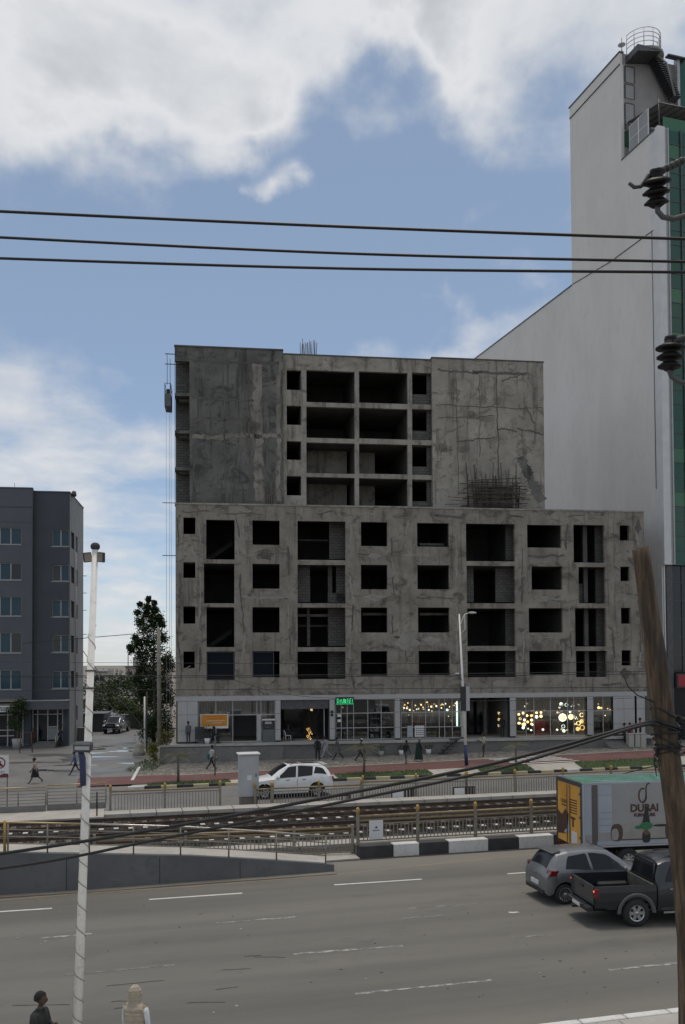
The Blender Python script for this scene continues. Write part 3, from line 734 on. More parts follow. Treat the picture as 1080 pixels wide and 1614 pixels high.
# debris in the corner window
tag(MB().box(-.25, .25, -.05, .05, 0, .06).build('timber_offcut', M['patch_lite'], None, B0 + TS * (F(296, 1050)[0]) + TD * .15 + Vector((0, 0, F(296, 1052.5)[1])), (0, -.5, TH)), 'short pale timber propped in the lowest left corner window', 'timber')

# mortar ribbons where the block infill meets the frame: irregular, slightly proud of the render
def ribbon(pts, w, m, d=-0.012, name='mortar_seam'):
    """pts in (s, z); ragged strip along them"""
    fine_ = []
    for i in range(len(pts) - 1):
        L_ = math.dist(pts[i], pts[i + 1]); n = max(2, int(L_ / 0.22))
        for k in range(n): t = k / n; fine_.append((pts[i][0] + (pts[i + 1][0] - pts[i][0]) * t, pts[i][1] + (pts[i + 1][1] - pts[i][1]) * t))
    fine_.append(pts[-1]); mb = MB(); A, B_ = [], []; wander = 0
    for i, p in enumerate(fine_):
        q = fine_[min(i + 1, len(fine_) - 1)]; o = fine_[max(i - 1, 0)]; tx, tz = q[0] - o[0], q[1] - o[1]; l = math.hypot(tx, tz) or 1
        nx, nz = -tz / l, tx / l; wander = wander * .8 + random.uniform(-.05, .05)
        e = 0.25 if i in (0, len(fine_) - 1) else 1
        a = wander + w * random.uniform(.25, .75) * e; b = wander - w * random.uniform(.25, .75) * e
        A.append(mb.bm.verts.new((p[0] + nx * a, d, p[1] + nz * a))); B_.append(mb.bm.verts.new((p[0] + nx * b, d, p[1] + nz * b)))
    for i in range(len(A) - 1): mb.bm.faces.new([B_[i], B_[i + 1], A[i + 1], A[i]])
    r = bmesh.ops.extrude_face_region(mb.bm, geom=list(mb.bm.faces))
    for v in r['geom']:
        if isinstance(v, bmesh.types.BMVert): v.co.y += abs(d) + .02
    mb.build(name, m, main)
seam_px = [(381, 812, 384, 1088), (374, 815, 376, 1015), (452, 815, 460, 1085), (553, 820, 556, 1085), (616, 815, 620, 1000), (641, 820, 640, 1090), (719, 820, 722, 1088), (823, 822, 826, 1080), (895, 825, 900, 1080), (962, 826, 968, 1080), (313, 820, 316, 1060), (283, 815, 283, 1075), (1003, 820, 1010, 1070)]
for x0, y0, x1, y1 in seam_px:
    n = 6; pts = [F(x0 + (x1 - x0) * i / n + random.uniform(-3, 3), y0 + (y1 - y0) * i / n) for i in range(n + 1)]
    for k in range(n):
        if random.random() < .72: ribbon([pts[k], pts[k + 1]], random.choice((.08, .12, .18)), M['patch_dark'] if random.random() < .6 else M['patch_lite'])
for y in (806, 808, 873, 941, 1008, 1080):
    x = 285
    while x < 1000:
        L_ = random.uniform(25, 75); mid_y = y + (x - 280) / 740 * (8 if y < 850 else (3 if y < 960 else -3))
        inside = any(h[0] - .2 < F(x + L_ / 2, mid_y)[0] < h[1] + .2 and h[2] - .15 < F(x + L_ / 2, mid_y)[1] < h[3] + .15 for h in holes)
        if not inside and random.random() < .5:
            a, b = F(x, mid_y + random.uniform(-2, 2)), F(x + L_, mid_y + random.uniform(-2, 2))
            ok = not any(h[0] - .1 < b[0] and h[1] + .1 > a[0] and h[2] - .25 < max(a[1], b[1]) and h[3] + .25 > min(a[1], b[1]) for h in holes)
            if ok: ribbon([a, b], random.choice((.07, .12, .18)), random.choice((M['patch_dark'], M['patch_dark'], M['patch_lite'])))
        x += L_ + random.uniform(5, 40)
def blotch(px, py, rx, rz, m):
    s, z = F(px, py); k = random.uniform(0, 9)
    pts = [(s + rx * (1 + .22 * math.sin(3 * a + k) + .14 * math.sin(5 * a - k)) * math.cos(a), -.013, z + rz * (1 + .2 * math.sin(4 * a + k)) * math.sin(a)) for a in [2 * math.pi * i / 24 for i in range(24)]]
    MB().prism(pts, (0, .03, 0)).build('plaster_patch', m, main)
for a in ((641, 1010, .85, .65, M['patch_lite']), (590, 876, .5, .2, M['patch_lite']), (420, 876, .55, .3, M['patch_dark']), (790, 1077, .6, .25, M['patch_lite']), (856, 944, .5, .25, M['patch_lite']), (986, 1062, .45, .4, M['patch_dark']),
          (590, 942, .7, .25, M['patch_lite']), (680, 1010, .6, .3, M['conc_r']), (300, 870, .35, .4, M['patch_lite']), (1006, 830, .25, .5, M['patch_dark'])): blotch(*a)

# ---- upper block, set back a little on the roof of the lower one
DU = 0.9
def U(px, py, d=0.0): return F(px, py, DU + d)
def URc(x0, y0, x1, y1, d=0.0): return FR(x0, y0, x1, y1, DU + d)
zl = U(275, 545)[1]; sL = U(275.5, 700)[0]; sA = U(447, 700)[0]; sB = U(682, 700)[0]; sR = U(858, 700)[0]
z_l = U(360, 549)[1]; z_m = U(565, 561.5)[1]; z_r = U(770, 568)[1]; zbase = ZT + 0.02
UD = DEP - 0.5
niche = URc(277, 569, 299, 790); nz = [U(288, y)[1] for y in (569, 624, 683, 741, 795)]
mb = MB(); holed_wall(mb, sL, sA, zbase, z_l, [(sL + .02, niche[1], nz[i + 1] + .22 if i < 3 else zbase + .1, nz[i] - (0 if i == 0 else .0)) for i in range(4)], DU, DU + .3)
mb.build('upper_wall', M['conc_up'], main)
boxpart('niche_wall', sL, niche[1] + .5, DU + 1.3, DU + 1.5, zbase, z_l, M['block'], main)
boxpart('niche_side', niche[1], niche[1] + .2, DU + .302, DU + 1.298, zbase, z_l - .004, M['block'], main)
boxpart('coping', sL - .04, sA + .02, DU - .06, DU + .4, z_l, z_l + .1, M['patch_dark'], main)
for i in range(1, 4): boxpart('balcony_slab', sL, niche[1], DU + .301, DU + 1.3, nz[i], nz[i] + .2, M['inner'], main)
# middle bays
rws = [(584, 636), (641.5, 692), (698, 747), (752.5, 797)]
mh = []; DM = DU + 0.25
def Um(x0, y0, x1, y1, d=0.0): return FR(x0, y0, x1, y1, DM + d)
for i, (a, b) in enumerate(rws):
    mh += [Um(483, a - 1, 559.5, b), Um(566, a + 1, 643, b + 1), Um(649.5, a + 3, 681.5, b + 2)]
for a, b in ((583, 615), (639, 670), (695, 725), (750, 781)): mh.append(Um(452, a, 475, b))
mb = MB(); holed_wall(mb, sA + .002, sB - .002, zbase, z_m, [(h[0], h[1], max(h[2], zbase + .02), h[3]) for h in mh], DM, DM + .3)
mb.build('frame_wall', M['conc_r'], main)
boxpart('coping', sA + .03, sB, DM - .05, DM + .4, z_m, z_m + .09, M['patch_dark'], main)
for i, (a, b) in enumerate(rws):
    zz_ = Um(560, b, 570, b + 2)[3]
    boxpart('upper_slab', sL + .3 if i < 3 else sA, sR - .3, DM + .302, UD, zz_ - .22, zz_, M['inner'], main) if i < 3 else None
    w = Um(650, a + 5, 676, a + 38, .45); side = Um(649, a + 2, 683, b + 2, .45)
    mb = MB(); holed_wall(mb, side[0], side[1], max(side[2], zbase + .01), side[3], [(w[0], w[1] - .15, w[2], w[3] - .05)], DM + .45, DM + .63); mb.build('niche_wall', M['block'], main)
s1, s2 = F(563, 700, DM)[0], F(646, 700, DM)[0]; s0 = F(479, 700, DM)[0]
for s in (s1, s2 + .1, s0 - .12): boxpart('upper_partition', s - .1, s + .1, DM + .31, UD, zbase, z_m - .02, M['inner'], main)
boxpart('upper_back_wall', sL + .2, sR - .2, UD - .2, UD, zbase, min(z_m, z_r) - .02, M['block'], main)
for i, (a, b) in enumerate(rws):           # cross wall half way back, lower floors shallower
    d = 7.0 if i < 2 else 3.2
    y1 = rws[i][1]
    q1 = Um(480, a - 3, 545, b, d) if i > 1 else Um(480, a - 3, 563, b, d)
    boxpart('room_wall', q1[0] - .3, q1[1] + .1, DM + d, DM + d + .15, max(q1[2] + .0, zbase), q1[3] + .3, M['conc_r' if i > 1 else 'inner'], main)
    q2 = Um(566, a - 3, 592 if i > 1 else 645, b, d); boxpart('room_wall', q2[0] - .1, q2[1], DM + d + .3, DM + d + .45, max(q2[2], zbase), q2[3] + .3, M['conc_r' if i > 1 else 'inner'], main)
boxpart('upper_roof', sL + .05, sR - .05, DU + .4, UD - .01, z_m - .25, z_m - .03, M['inner'], main)
# right block
mb = MB(); holed_wall(mb, sB, sR, zbase, z_r, [], DU, DU + .35); mb.build('upper_wall', M['conc_r'], main)
boxpart('coping', sB - .04, sR + .05, DU - .06, DU + .45, z_r, z_r + .09, M['patch_dark'], main)
boxpart('upper_side_wall', sR - .3, sR, DU + .352, UD, zbase, z_r - .01, M['conc_r'], main)
boxpart('upper_side_wall', sL, sL + .15, DU + 1.502, UD, zbase, z_l - .01, M['conc_up'], main)
# formwork bands on the upper walls
def band(x0, y0, x1, y1, w, m):
    n = 5; ribs = [U(x0 + (x1 - x0) * i / n, y0 + (y1 - y0) * i / n) for i in range(n + 1)]
    global DUMMY
    mbd = MB(); A, B_ = [], []
    fine_ = []
    for i in range(n):
        for k in range(6): t = k / 6; fine_.append((ribs[i][0] + (ribs[i + 1][0] - ribs[i][0]) * t, ribs[i][1] + (ribs[i + 1][1] - ribs[i][1]) * t))
    fine_.append(ribs[-1]); wd = 0
    tx, tz = ribs[-1][0] - ribs[0][0], ribs[-1][1] - ribs[0][1]; l = math.hypot(tx, tz); nx, nz_ = -tz / l, tx / l
    for p in fine_:
        wd = wd * .8 + random.uniform(-.06, .06); a = wd + w * random.uniform(.3, .65); b = wd - w * random.uniform(.3, .65)
        A.append(mbd.bm.verts.new((p[0] + nx * a, DU - .012, p[1] + nz_ * a))); B_.append(mbd.bm.verts.new((p[0] + nx * b, DU - .012, p[1] + nz_ * b)))
    for i in range(len(A) - 1): mbd.bm.faces.new([B_[i], B_[i + 1], A[i + 1], A[i]])
    r = bmesh.ops.extrude_face_region(mbd.bm, geom=list(mbd.bm.faces))
    for v in r['geom']:
        if isinstance(v, bmesh.types.BMVert): v.co.y += .03
    mbd.build('mortar_seam', m, main)
band(406, 572, 408, 790, .7, M['conc']); band(303, 690, 445, 686, .35, M['conc']); band(440, 570, 441, 790, .35, M['conc'])
for a in ((305, 568, 440, 573, .22), (304, 626, 400, 632, .14), (353, 575, 356, 780, .1), (305, 700, 306, 785, .1), (392, 575, 394, 785, .1), (305, 660, 395, 662, .2)): band(*a, M['patch_dark'])
for a in ((690, 583, 760, 588, .12), (745, 587, 830, 590, .22), (790, 600, 825, 590, .1), (783, 577, 785, 760, .08), (687, 638, 855, 644, .07), (755, 590, 757, 720, .05), (720, 600, 722, 780, .05), (785, 676, 815, 678, .12), (815, 676, 857, 684, .1), (690, 660, 780, 658, .06), (720, 695, 780, 690, .09), (830, 640, 842, 668, .12)): band(*a, M['patch_dark'])
for a in ((730, 650, 780, 662, .5), (690, 705, 720, 715, .6)): band(*a, M['conc'])
band(820, 720, 855, 790, .8, M['conc_up'])

# ---- rebar standing on roofs
def rebar_cluster(px0, px1, pyb, pyt, n, d, label):
    a = F(px0, pyb, d); b = F(px1, pyb, d); h = F(px0, pyt, d)[1] - a[1]
    e = empty('rebar_cluster', B0 + TS * a[0] + TD * d + Vector((0, 0, a[1])), TH, label, 'rebar')
    for i in range(n):
        s = (b[0] - a[0]) * (i + random.uniform(-.2, .2)) / max(1, n - 1); y = random.uniform(0, .35); hh = h * random.uniform(.7, 1.05)
        MB().tube([(s, y, -.02), (s + random.uniform(-.06, .06), y, hh)], .024, 5).build('bar', M['rebar'], e)
rebar_cluster(474, 499, 561, 533, 15, DM + .3, 'bundle of rusty starter bars rising from the roof edge against the sky')
rebar_cluster(420, 431, 797, 760, 4, .55, 'few rusty bars standing on the ledge below the dark upper wall')
# timber lying along the ledge
zt = ZT + .125
tl = empty('timber_pile', B0 + TS * F(300, 795)[0] + TD * .25 + Vector((0, 0, zt)), TH, 'long thin poles lying along the ledge with one leaning on rebar', 'timber')
for i in range(5):
    L_ = random.uniform(4, 7); s = random.uniform(0, 1.8)
    MB().tube([(s, .05 * i, .035), (s + L_, .05 * i + random.uniform(-.05, .05), .035)], .03, 6).build('pole', M['stick'], tl)
MB().tube([(4.9, .1, .04), (6.8, .3, 1.35)], .025, 6).build('pole', M['stick'], tl)
M['old_pole'] = mat('grey_scaffold_pole', (.04, .035, .03), (.09, .08, .068), 3, .9)
# scaffold cage of rough poles
sc0 = F(737, 800, .45); sc1 = F(822, 800, .45)
scf = empty('pole_scaffold', B0 + TS * sc0[0] + TD * .12 + Vector((0, 0, zt)), TH, 'tangle of rough timber scaffold poles around a form on the right roof ledge', 'scaffold')
W_ = sc1[0] - sc0[0]
boxpart('formwork', .9, W_ - .7, .3, .72, .1, 1.75, M['conc_up'], scf)
for i in range(24):
    s = W_ * i / 23 + random.uniform(-.1, .1); h = random.uniform(2.0, 3.2) if i % 5 else 3.6
    y = random.choice((.02, .12, .75))
    if .7 < s < W_ - .5 and y == .12: y = .02
    MB().tube([(s, y, -.02), (s + random.uniform(-.25, .25), y, h)], random.uniform(.03, .045), 6).build('upright', M['old_pole'], scf)
for i in range(22):
    z = .15 + i * .1; s0_ = random.uniform(-.9, 1.2); s1_ = W_ + random.uniform(-1.4, .8); y = random.choice((.2, -.03, .24))
    MB().tube([(s0_, y, z), (s1_, y, z + random.uniform(-.28, .28))], random.uniform(.025, .04), 6).build('ledger', M['old_pole'], scf)
for a, b in (((-.5, 1.4), (.9, 2.0)), ((W_ - .4, 1.6), (W_ + .5, 2.3)), ((W_ - .2, 1.2), (W_ + .8, 2.0)), ((W_ - .6, .7), (W_ + .5, 1.5)), ((-1.4, .6), (.6, .5)), ((-1.6, .85), (.3, .75)), ((W_, 1.1), (W_ + .8, 1.15)), ((-1.9, .25), (.2, .35))):
    MB().tube([(a[0], .0, a[1]), (b[0], .06, b[1])], .022, 6).build('brace', M['old_pole'], scf)
# suspended work cradle on the left flank
cx, cz = F(265.5, 645, 1.6); cx1, cz1 = F(272, 608, 1.6)
wc = empty('work_cradle', B0 + TS * cx + TD * 1.6 + Vector((0, 0, cz)), TH, 'small dark suspended work cradle hanging beside the left flank of the unfinished block', 'cradle')
for (x0, x1) in ((-.24, .24),):
    mb = MB(); mb.box(-.24, .24, -.9, .9, 0, .04); mb.box(-.24, -.21, -.9, .9, .04, .95); mb.box(.21, .24, -.9, .9, .04, .95); mb.box(-.21, .21, -.9, -.87, .04, .95); mb.box(-.21, .21, .87, .9, .04, .95); mb.build('basket', M['dirty_metal'], wc)
mb = MB()
for x in (-.22, .22):
    for y in (-.85, .85): mb.tube([(x, y, .95), (x, y, 1.75)], .025, 5)
    mb.tube([(x, -.85, 1.74), (x, .85, 1.74)], .025, 5); mb.tube([(x, -.85, 1.35), (x, .85, 1.35)], .02, 5)
mb.tube([(-.22, -.85, 1.74), (.22, -.85, 1.74)], .025, 5); mb.build('guard_frame', M['dirty_metal'], wc)
MB().box(-.12, .12, -.2, .2, 1.0, 1.5).build('hoist', M['black'], wc)
ztop = U(270, 556)[1]
for x, y in ((-.05, -.6), (.1, .6)): MB().tube([(x, y, 1.7), (x, y, ztop - cz)], .02, 5).build('rope', M['cable'], wc)
for x, y in ((-.12, -.8), (.05, .3), (.15, .8)): MB().tube([(x, y, 0), (x + .02, y, -cz + .2)], .012, 4).build('tail_rope', M['alu'], wc)
for z in (558, 574): 
    zz_ = F(270, z, 1.6)[1] - cz; MB().tube([(-.25, 0, zz_), (1.2, 0, zz_)], .04, 5).build('outrigger', M['dirty_metal'], wc)
for y in (793, 876):
    zz_ = F(270, y, .6); e = MB().tube([(-.6, 0, 0), (.5, 0, 0)], .03, 5).build('putlog', M['dirty_metal'], None, B0 + TS * (zz_[0] - .05) + TD * .5 + Vector((0, 0, zz_[1])), (0, 0, TH)); tag(e, 'short steel bar poking from the left edge %s' % ('at the roof ledge' if y == 793 else 'beside the second window row'), 'bar')
# ------------------------------------------------------------------ ground floor: plinth, pilasters, glazing, shop interiors
def W(s, d, z): return B0 + TS * s + TD * d + Vector((0, 0, z))
ZG = ZB - 0.35                               # underside of fascia
boxpart('fascia', -.02, SR + .02, -.04, .5, ZG, ZB - .003, M['cladding'], main)
boxpart('fascia_lip', -.06, SR + .06, -.16, .4, ZB - .002 - .1, ZB + .02, M['box_grey'], main) if False else None
boxpart('shop_floor', -.4, SR + .3, -1.1, DEP - .26, ZF - .14, ZF, M['pave'], main)
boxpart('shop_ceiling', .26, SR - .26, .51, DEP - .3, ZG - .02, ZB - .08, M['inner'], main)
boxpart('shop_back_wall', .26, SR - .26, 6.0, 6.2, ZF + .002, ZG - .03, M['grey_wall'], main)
s_end = F(965, 1150, -1.0)[0]
boxpart('plinth_wall', -1.1, s_end, -1.0, 0.6, -.6, ZF - .142, M['plinth'], main)
boxpart('plinth_wing', -1.1, F(447, 1190, -1.05)[0], -1.12, -1.003, -.6, ZF - .2, M['plinth'], main)
boxpart('plinth_coping', -1.15, s_end + .05, -1.15, -1.101, ZF - .12, ZF + .01, M['pave'], main)
boxpart('plinth_wall', s_end + .002, SR + .3, -.2, .6, -.6, ZF - .142, M['plinth'], main)
def clad(x0, x1, n, d=-.03, rows=(1104, 1123.5, 1150.5, 1170.5)):
    a, b = F(x0, 1130, d)[0], F(x1, 1130, d)[0]
    boxpart('pilaster', a + .01, b - .01, d + .02, .6, ZF + .001, ZG - .001, M['joint'], main)
    zt_ = [ZG - .01, ZG - 1.02, ZG - 2.2, ZF + .12]
    for i in range(n):
        for k in range(3):
            q0, q1 = a + (b - a) * i / n + .008, a + (b - a) * (i + 1) / n - .008
            boxpart('cladding_panel', q0, q1, d, d + .018, zt_[k + 1] + .012, zt_[k] - .012, M['cladding'], main)
for x0, x1, n in ((280, 312, 2), (434, 442.5, 1), (519.5, 528, 1), (622.5, 631, 1), (727, 735.5, 1), (804, 813, 1), (926, 935, 1), (967, 1001, 2), (1004, 1017, 1)): clad(x0, x1, n)
# party walls between the shops
for x in (438, 524, 627, 731, 808, 930, 966): 
    s = F(x, 1130)[0]; boxpart('party_wall', s - .09, s + .09, .602, 5.99, ZF + .003, ZG - .03, M['grey_wall'], main)
def mull(mb, s, z0, z1, w=.05, d0=.12, d1=.2): mb.box(s - w / 2, s + w / 2, d0, d1, z0, z1)
def glazing(x0, x1, vert, hor, skip=(), frame='alu', top=None, d=.12):
    """a shop front: every pane its own part in a grid of mullions; vert/hor are pixel lines"""
    a, b = F(x0, 1130, d)[0] + .02, F(x1, 1130, d)[0] - .02; z0, z1 = ZF + .08, ZG - .02 if top is None else F(x0, top, d)[1]
    sv = [a] + [F(x, 1130, d)[0] for x in vert] + [b]; hv = [z0] + sorted(F((x0 + x1) / 2, y, d)[1] for y in hor) + [z1]
    front = empty('shop_front', (0, 0, 0)); front.parent = main
    for s in sv: 
        mb = MB(); mull(mb, s, z0 - .07, z1); mb.build('mullion', M[frame], front)
    for z in hv: MB().box(a + .03, b - .03, d + .005, d + .07, z - .03, z + .03).build('transom', M[frame], front)
    for i in range(len(sv) - 1):
        for k in range(len(hv) - 1):
            if (i, k) in skip: continue
            boxpart('pane', sv[i] + .026, sv[i + 1] - .026, d + .03, d + .042, hv[k] + .031, hv[k + 1] - .031, M['shop_glass'], front)
    return sv, hv
# bank branch
sv, hv = glazing(313, 434, [340.5, 367, 405, 411.5], [1127], skip=((2, 0),))
M['blind'] = mat('grey_blind', (0.2, 0.215, 0.22), (0.25, 0.26, 0.265), 3, 0.8)
for i in range(len(sv) - 1):
    n = max(2, int((sv[i + 1] - sv[i]) / .16))
    for k in range(n):
        s = sv[i] + (sv[i + 1] - sv[i]) * (k + .5) / n
        MB().hexa([(s - .05, .24, hv[1] + .02), (s + .045, .29, hv[1] + .02), (s + .045, .293, hv[1] + .02), (s - .05, .243, hv[1] + .02), (s - .05, .24, hv[2] - .03), (s + .045, .29, hv[2] - .03), (s + .045, .293, hv[2] - .03), (s - .05, .243, hv[2] - .03)]).build('blind_slat', M['blind'], main)
boxpart('blank_panel', sv[3] + .03, sv[4] - .03, .1, .14, hv[0], hv[1] - .03, M['cladding'], main)
def thing_box(name, s, d, z, rz=0): return W(s, d, z)
# cash machine in the wall
a = FR(414, 1134, 433, 1171, .05)
atm = empty('cash_machine', W(a[0], .0, a[2] + .0), TH, 'grey cash machine set in the shop front beside the open doorway', 'cash machine')
w_, h_ = a[1] - a[0], a[3] - ZF - .02
atm.location.z = ZF + .02
boxpart('cabinet', 0, w_, -.02, .09, 0, h_ * .55, M['ramp_wall'], atm); boxpart('recess', .02, w_ - .02, .02, .09, h_ * .55 + .01, h_ * .95, M['kerb_b'], atm)
boxpart('hood', -.04, w_ + .04, -.12, .09, h_ * .955, h_ * 1.02, M['white_trim'], atm); boxpart('screen', w_ * .2, w_ * .75, .005, .018, h_ * .8, h_ * .9, M['box_grey'], atm)
boxpart('keypad', w_ * .25, w_ * .6, -.02, .015, h_ * .62, h_ * .68, M['dirty_metal'], atm)
# orange banner with unreadable small print lines
a = FR(316, 1126, 360, 1148, .05)
M['orange'] = mat('orange_banner', (0.55, 0.24, 0.02), (0.5, 0.2, 0.02), 2, 0.6); M['orange_ink'] = mat('banner_ink', (0.3, 0.06, 0.02), rough=0.7)
bn = empty('hanging_banner', W(a[0], .06, a[2]), TH, 'orange banner with white border hung on the glass over a seated man', 'banner')
w_, h_ = a[1] - a[0], a[3] - a[2]
boxpart('backing', 0, w_, 0, .012, 0, h_, M['plastic_white'], bn); boxpart('print', .05, w_ - .08, -.008, -.001, .17, h_ - .05, M['orange'], bn)
for k, (f0, f1) in enumerate(((.2, .85), (.25, .8), (.2, .88), (.3, .75))):
    mb = MB(); x = w_ * f0
    while x < w_ * f1: l = random.uniform(.05, .16); mb.box(x, x + l, -.014, -.0085, h_ * .85 - k * h_ * .15 - .035, h_ * .85 - k * h_ * .15); x += l + .03
    mb.build('print_line', M['orange_ink'] if k < 2 else M['plastic_white'], bn)
# mobile-phone arcade opening (second bay): recessed dark glass, open front
boxpart('inner_glass', F(448, 1130, 3)[0], F(478, 1130, 3)[0], 3.0, 3.03, ZF + .01, ZG - .4, M['dark_glass'], main)
boxpart('inner_glass', F(500, 1130, 2)[0], F(517, 1130, 2)[0], 2.0, 2.03, ZF + .01, ZG - .3, M['dark_glass'], main)
boxpart('door_header', F(443, 1130, .2)[0], F(519, 1130, .2)[0], .2, .35, ZG - .7, ZG - .03, M['dirty_metal'], main)
MB().box(F(511, 1130, .5)[0] - .03, F(511, 1130, .5)[0] + .03, .45, .55, ZF, ZG - .7).build('door_post', M['alu'], main)
# pharmacy / electronics bay
glazing(529, 622, [538, 547.5, 557.5, 580, 601], [1124, 1147], skip=((4, 0), (4, 1)))
# lighting shop
glazing(632, 727, [650, 671, 692.5, 701, 713], [1122.5, 1146], skip=((3, 0),))
# open arcade bay
boxpart('inner_glass', F(740, 1130, 3.5)[0], F(762, 1130, 3.5)[0], 3.5, 3.53, ZF + .01, ZG - .4, M['dark_glass'], main)
MB().box(F(765, 1130, 2.)[0] - .12, F(765, 1130, 2.)[0] + .12, 2.0, 2.24, ZF, ZG - .04).build('arcade_column', M['inner'], main)
glazing(813, 926, [829.5, 842, 868, 895, 905], [1120.5], skip=((1, 0),))
glazing(935, 967, [951], [1120])

# LED sign of the third bay
a = FR(529, 1099, 558, 1110, -.1)
M['led'] = glow('green_led', (0.05, 0.9, 0.3), .55)
ls = empty('led_sign', W(a[0], -.1, a[2]), TH, 'black sign box with glowing green letters over the third shop', 'sign')
w_, h_ = a[1] - a[0], a[3] - a[2]
boxpart('case', 0, w_, 0, .14, 0, h_, M['kerb_b'], ls)
xs = [.08, .17, .25, .33, .42, .46, .5, .55, .63, .72, .78, .9]
for i, x in enumerate(xs):
    mb = MB(); x *= w_; hh = h_ * random.uniform(.45, .7); z0 = h_ * .2
    mb.box(x, x + .035, -.012, -.002, z0, z0 + hh)
    if i % 2 == 0: mb.box(x + .036, x + .1, -.012, -.002, z0 + hh - .05, z0 + hh)
    if i % 3 == 0: mb.box(x + .036, x + .09, -.012, -.002, z0, z0 + .05)
    mb.build('glyph', M['led'], ls)
boxpart('glow_bar', .02, w_ - .02, -.01, -.002, .015, .045, M['led'], ls)

# ---- stock seen through the glass
G_WARM = glow('lamp_warm', (1.0, 0.72, 0.32), 3.0); G_WHITE = glow('lamp_white', (1.0, 0.92, 0.75), 4.0); G_GOLD = glow('lamp_gold', (1.0, 0.62, 0.22), 1.7); G_PALE = glow('lamp_pale', (0.85, 0.95, 0.9), 1.7)
M['brass_dark'] = mat('lamp_brass', (0.25, 0.16, 0.06), rough=0.35, metal=0.8)
ring_me = MB()
n = 20
for i in range(n):
    a0, a1 = 2 * math.pi * i / n, 2 * math.pi * (i + 1) / n
    ring_me.hexa([(.8 * math.cos(a0), -.04, .8 * math.sin(a0)), (.8 * math.cos(a1), -.04, .8 * math.sin(a1)), (.8 * math.cos(a1), .04, .8 * math.sin(a1)), (.8 * math.cos(a0), .04, .8 * math.sin(a0)),
                  (math.cos(a0), -.04, math.sin(a0)), (math.cos(a1), -.04, math.sin(a1)), (math.cos(a1), .04, math.sin(a1)), (math.cos(a0), .04, math.sin(a0))])
ring_me = ring_me.mesh('glow_ring')
disc_me = MB().lathe([(.5, -.05), (.95, -.04), (1.0, 0), (.95, .05), (.4, .08)], n=18, axis='Y').mesh('glow_shade')
globe_me = MB().ball((0, 0, 0), 1, u=12, v=8).mesh('glow_globe')
def drop_me(k):
    mb = MB()
    for i in range(9):
        a = i * 2.4; r = .35 + .5 * (i % 3) / 2; mb.ball((r * math.cos(a), r * math.sin(a) * .5, .6 - i * .15), .13, u=6, v=4)
    return mb.mesh('crystal_drops')
cryst = drop_me(0)
def lamp(px, py, r, kind, m, d, label, group):
    s, z = F(px, py, d); z = min(z, ZG - .1 - r)
    wall = kind in ('ring', 'disc'); r *= .62
    cn = 'bright ' if m is G_WHITE else 'amber ' if m is G_GOLD else 'pale ' if m is G_PALE else 'warm '
    label = label.replace('#', cn + kind)
    e = empty('shop_lamp', W(s, d, z), TH, label, 'lamp', group)
    me = {'ring': ring_me, 'disc': disc_me, 'globe': globe_me, 'crystal': cryst}[kind].copy(); me.materials.clear(); me.materials.append(m)
    o = link({'ring': 'glow_ring', 'disc': 'glow_shade', 'globe': 'glow_globe', 'crystal': 'crystal_drops'}[kind], me, None, e); o.scale = (r, r if not wall else .6, r)
    MB().tube([(0, .0, r * (.9 if not wall else 1.0)), (0, 0, ZG - .03 - z)], .012, 5).build('cord', M['brass_dark'], e)
lab4 = 'small # lamp among many in the lit lighting shop behind glass'; g4 = 'lamps in the lighting shop'
for px, py, r, k, m in ((637, 1116, .1, 'globe', G_WARM), (642, 1114, .14, 'crystal', G_WARM), (646, 1119, .12, 'globe', G_WARM), (638, 1111, .1, 'globe', G_GOLD), (655, 1112, .1, 'globe', G_GOLD), (660, 1116, .12, 'crystal', G_PALE), (664, 1111, .1, 'globe', G_WARM),
                        (667, 1115, .1, 'globe', G_GOLD), (675, 1111, .12, 'crystal', G_GOLD), (680, 1114, .12, 'globe', G_WARM), (684, 1110, .13, 'crystal', G_WARM), (688, 1113, .1, 'globe', G_WHITE), (657, 1118, .09, 'globe', G_PALE), (676, 1119, .09, 'globe', G_WHITE),
                        (696, 1116, .09, 'globe', G_WARM), (705, 1119, .16, 'disc', G_PALE), (699, 1111, .08, 'globe', G_GOLD), (709, 1114, .08, 'globe', G_WARM), (716, 1112, .08, 'globe', G_GOLD), (720, 1115, .07, 'globe', G_WARM), (711, 1136, .1, 'crystal', G_GOLD), (707, 1129, .07, 'globe', G_GOLD), (644, 1127, .14, 'crystal', G_WARM), (662, 1109, .1, 'crystal', G_GOLD), (671, 1107, .09, 'globe', G_GOLD)):
    lamp(px, py, r, k, m, random.uniform(.7, 2.2), lab4, g4)
for _ in range(30): lamp(random.uniform(634, 724), random.uniform(1106, 1121), random.uniform(.06, .12), random.choice(('globe', 'crystal')), random.choice((G_WARM, G_GOLD, G_GOLD, G_PALE)), random.uniform(.7, 3), lab4, g4)
lab6 = '# lamp in the wide lamp showroom window'; g6 = 'lamps in the wide showroom'
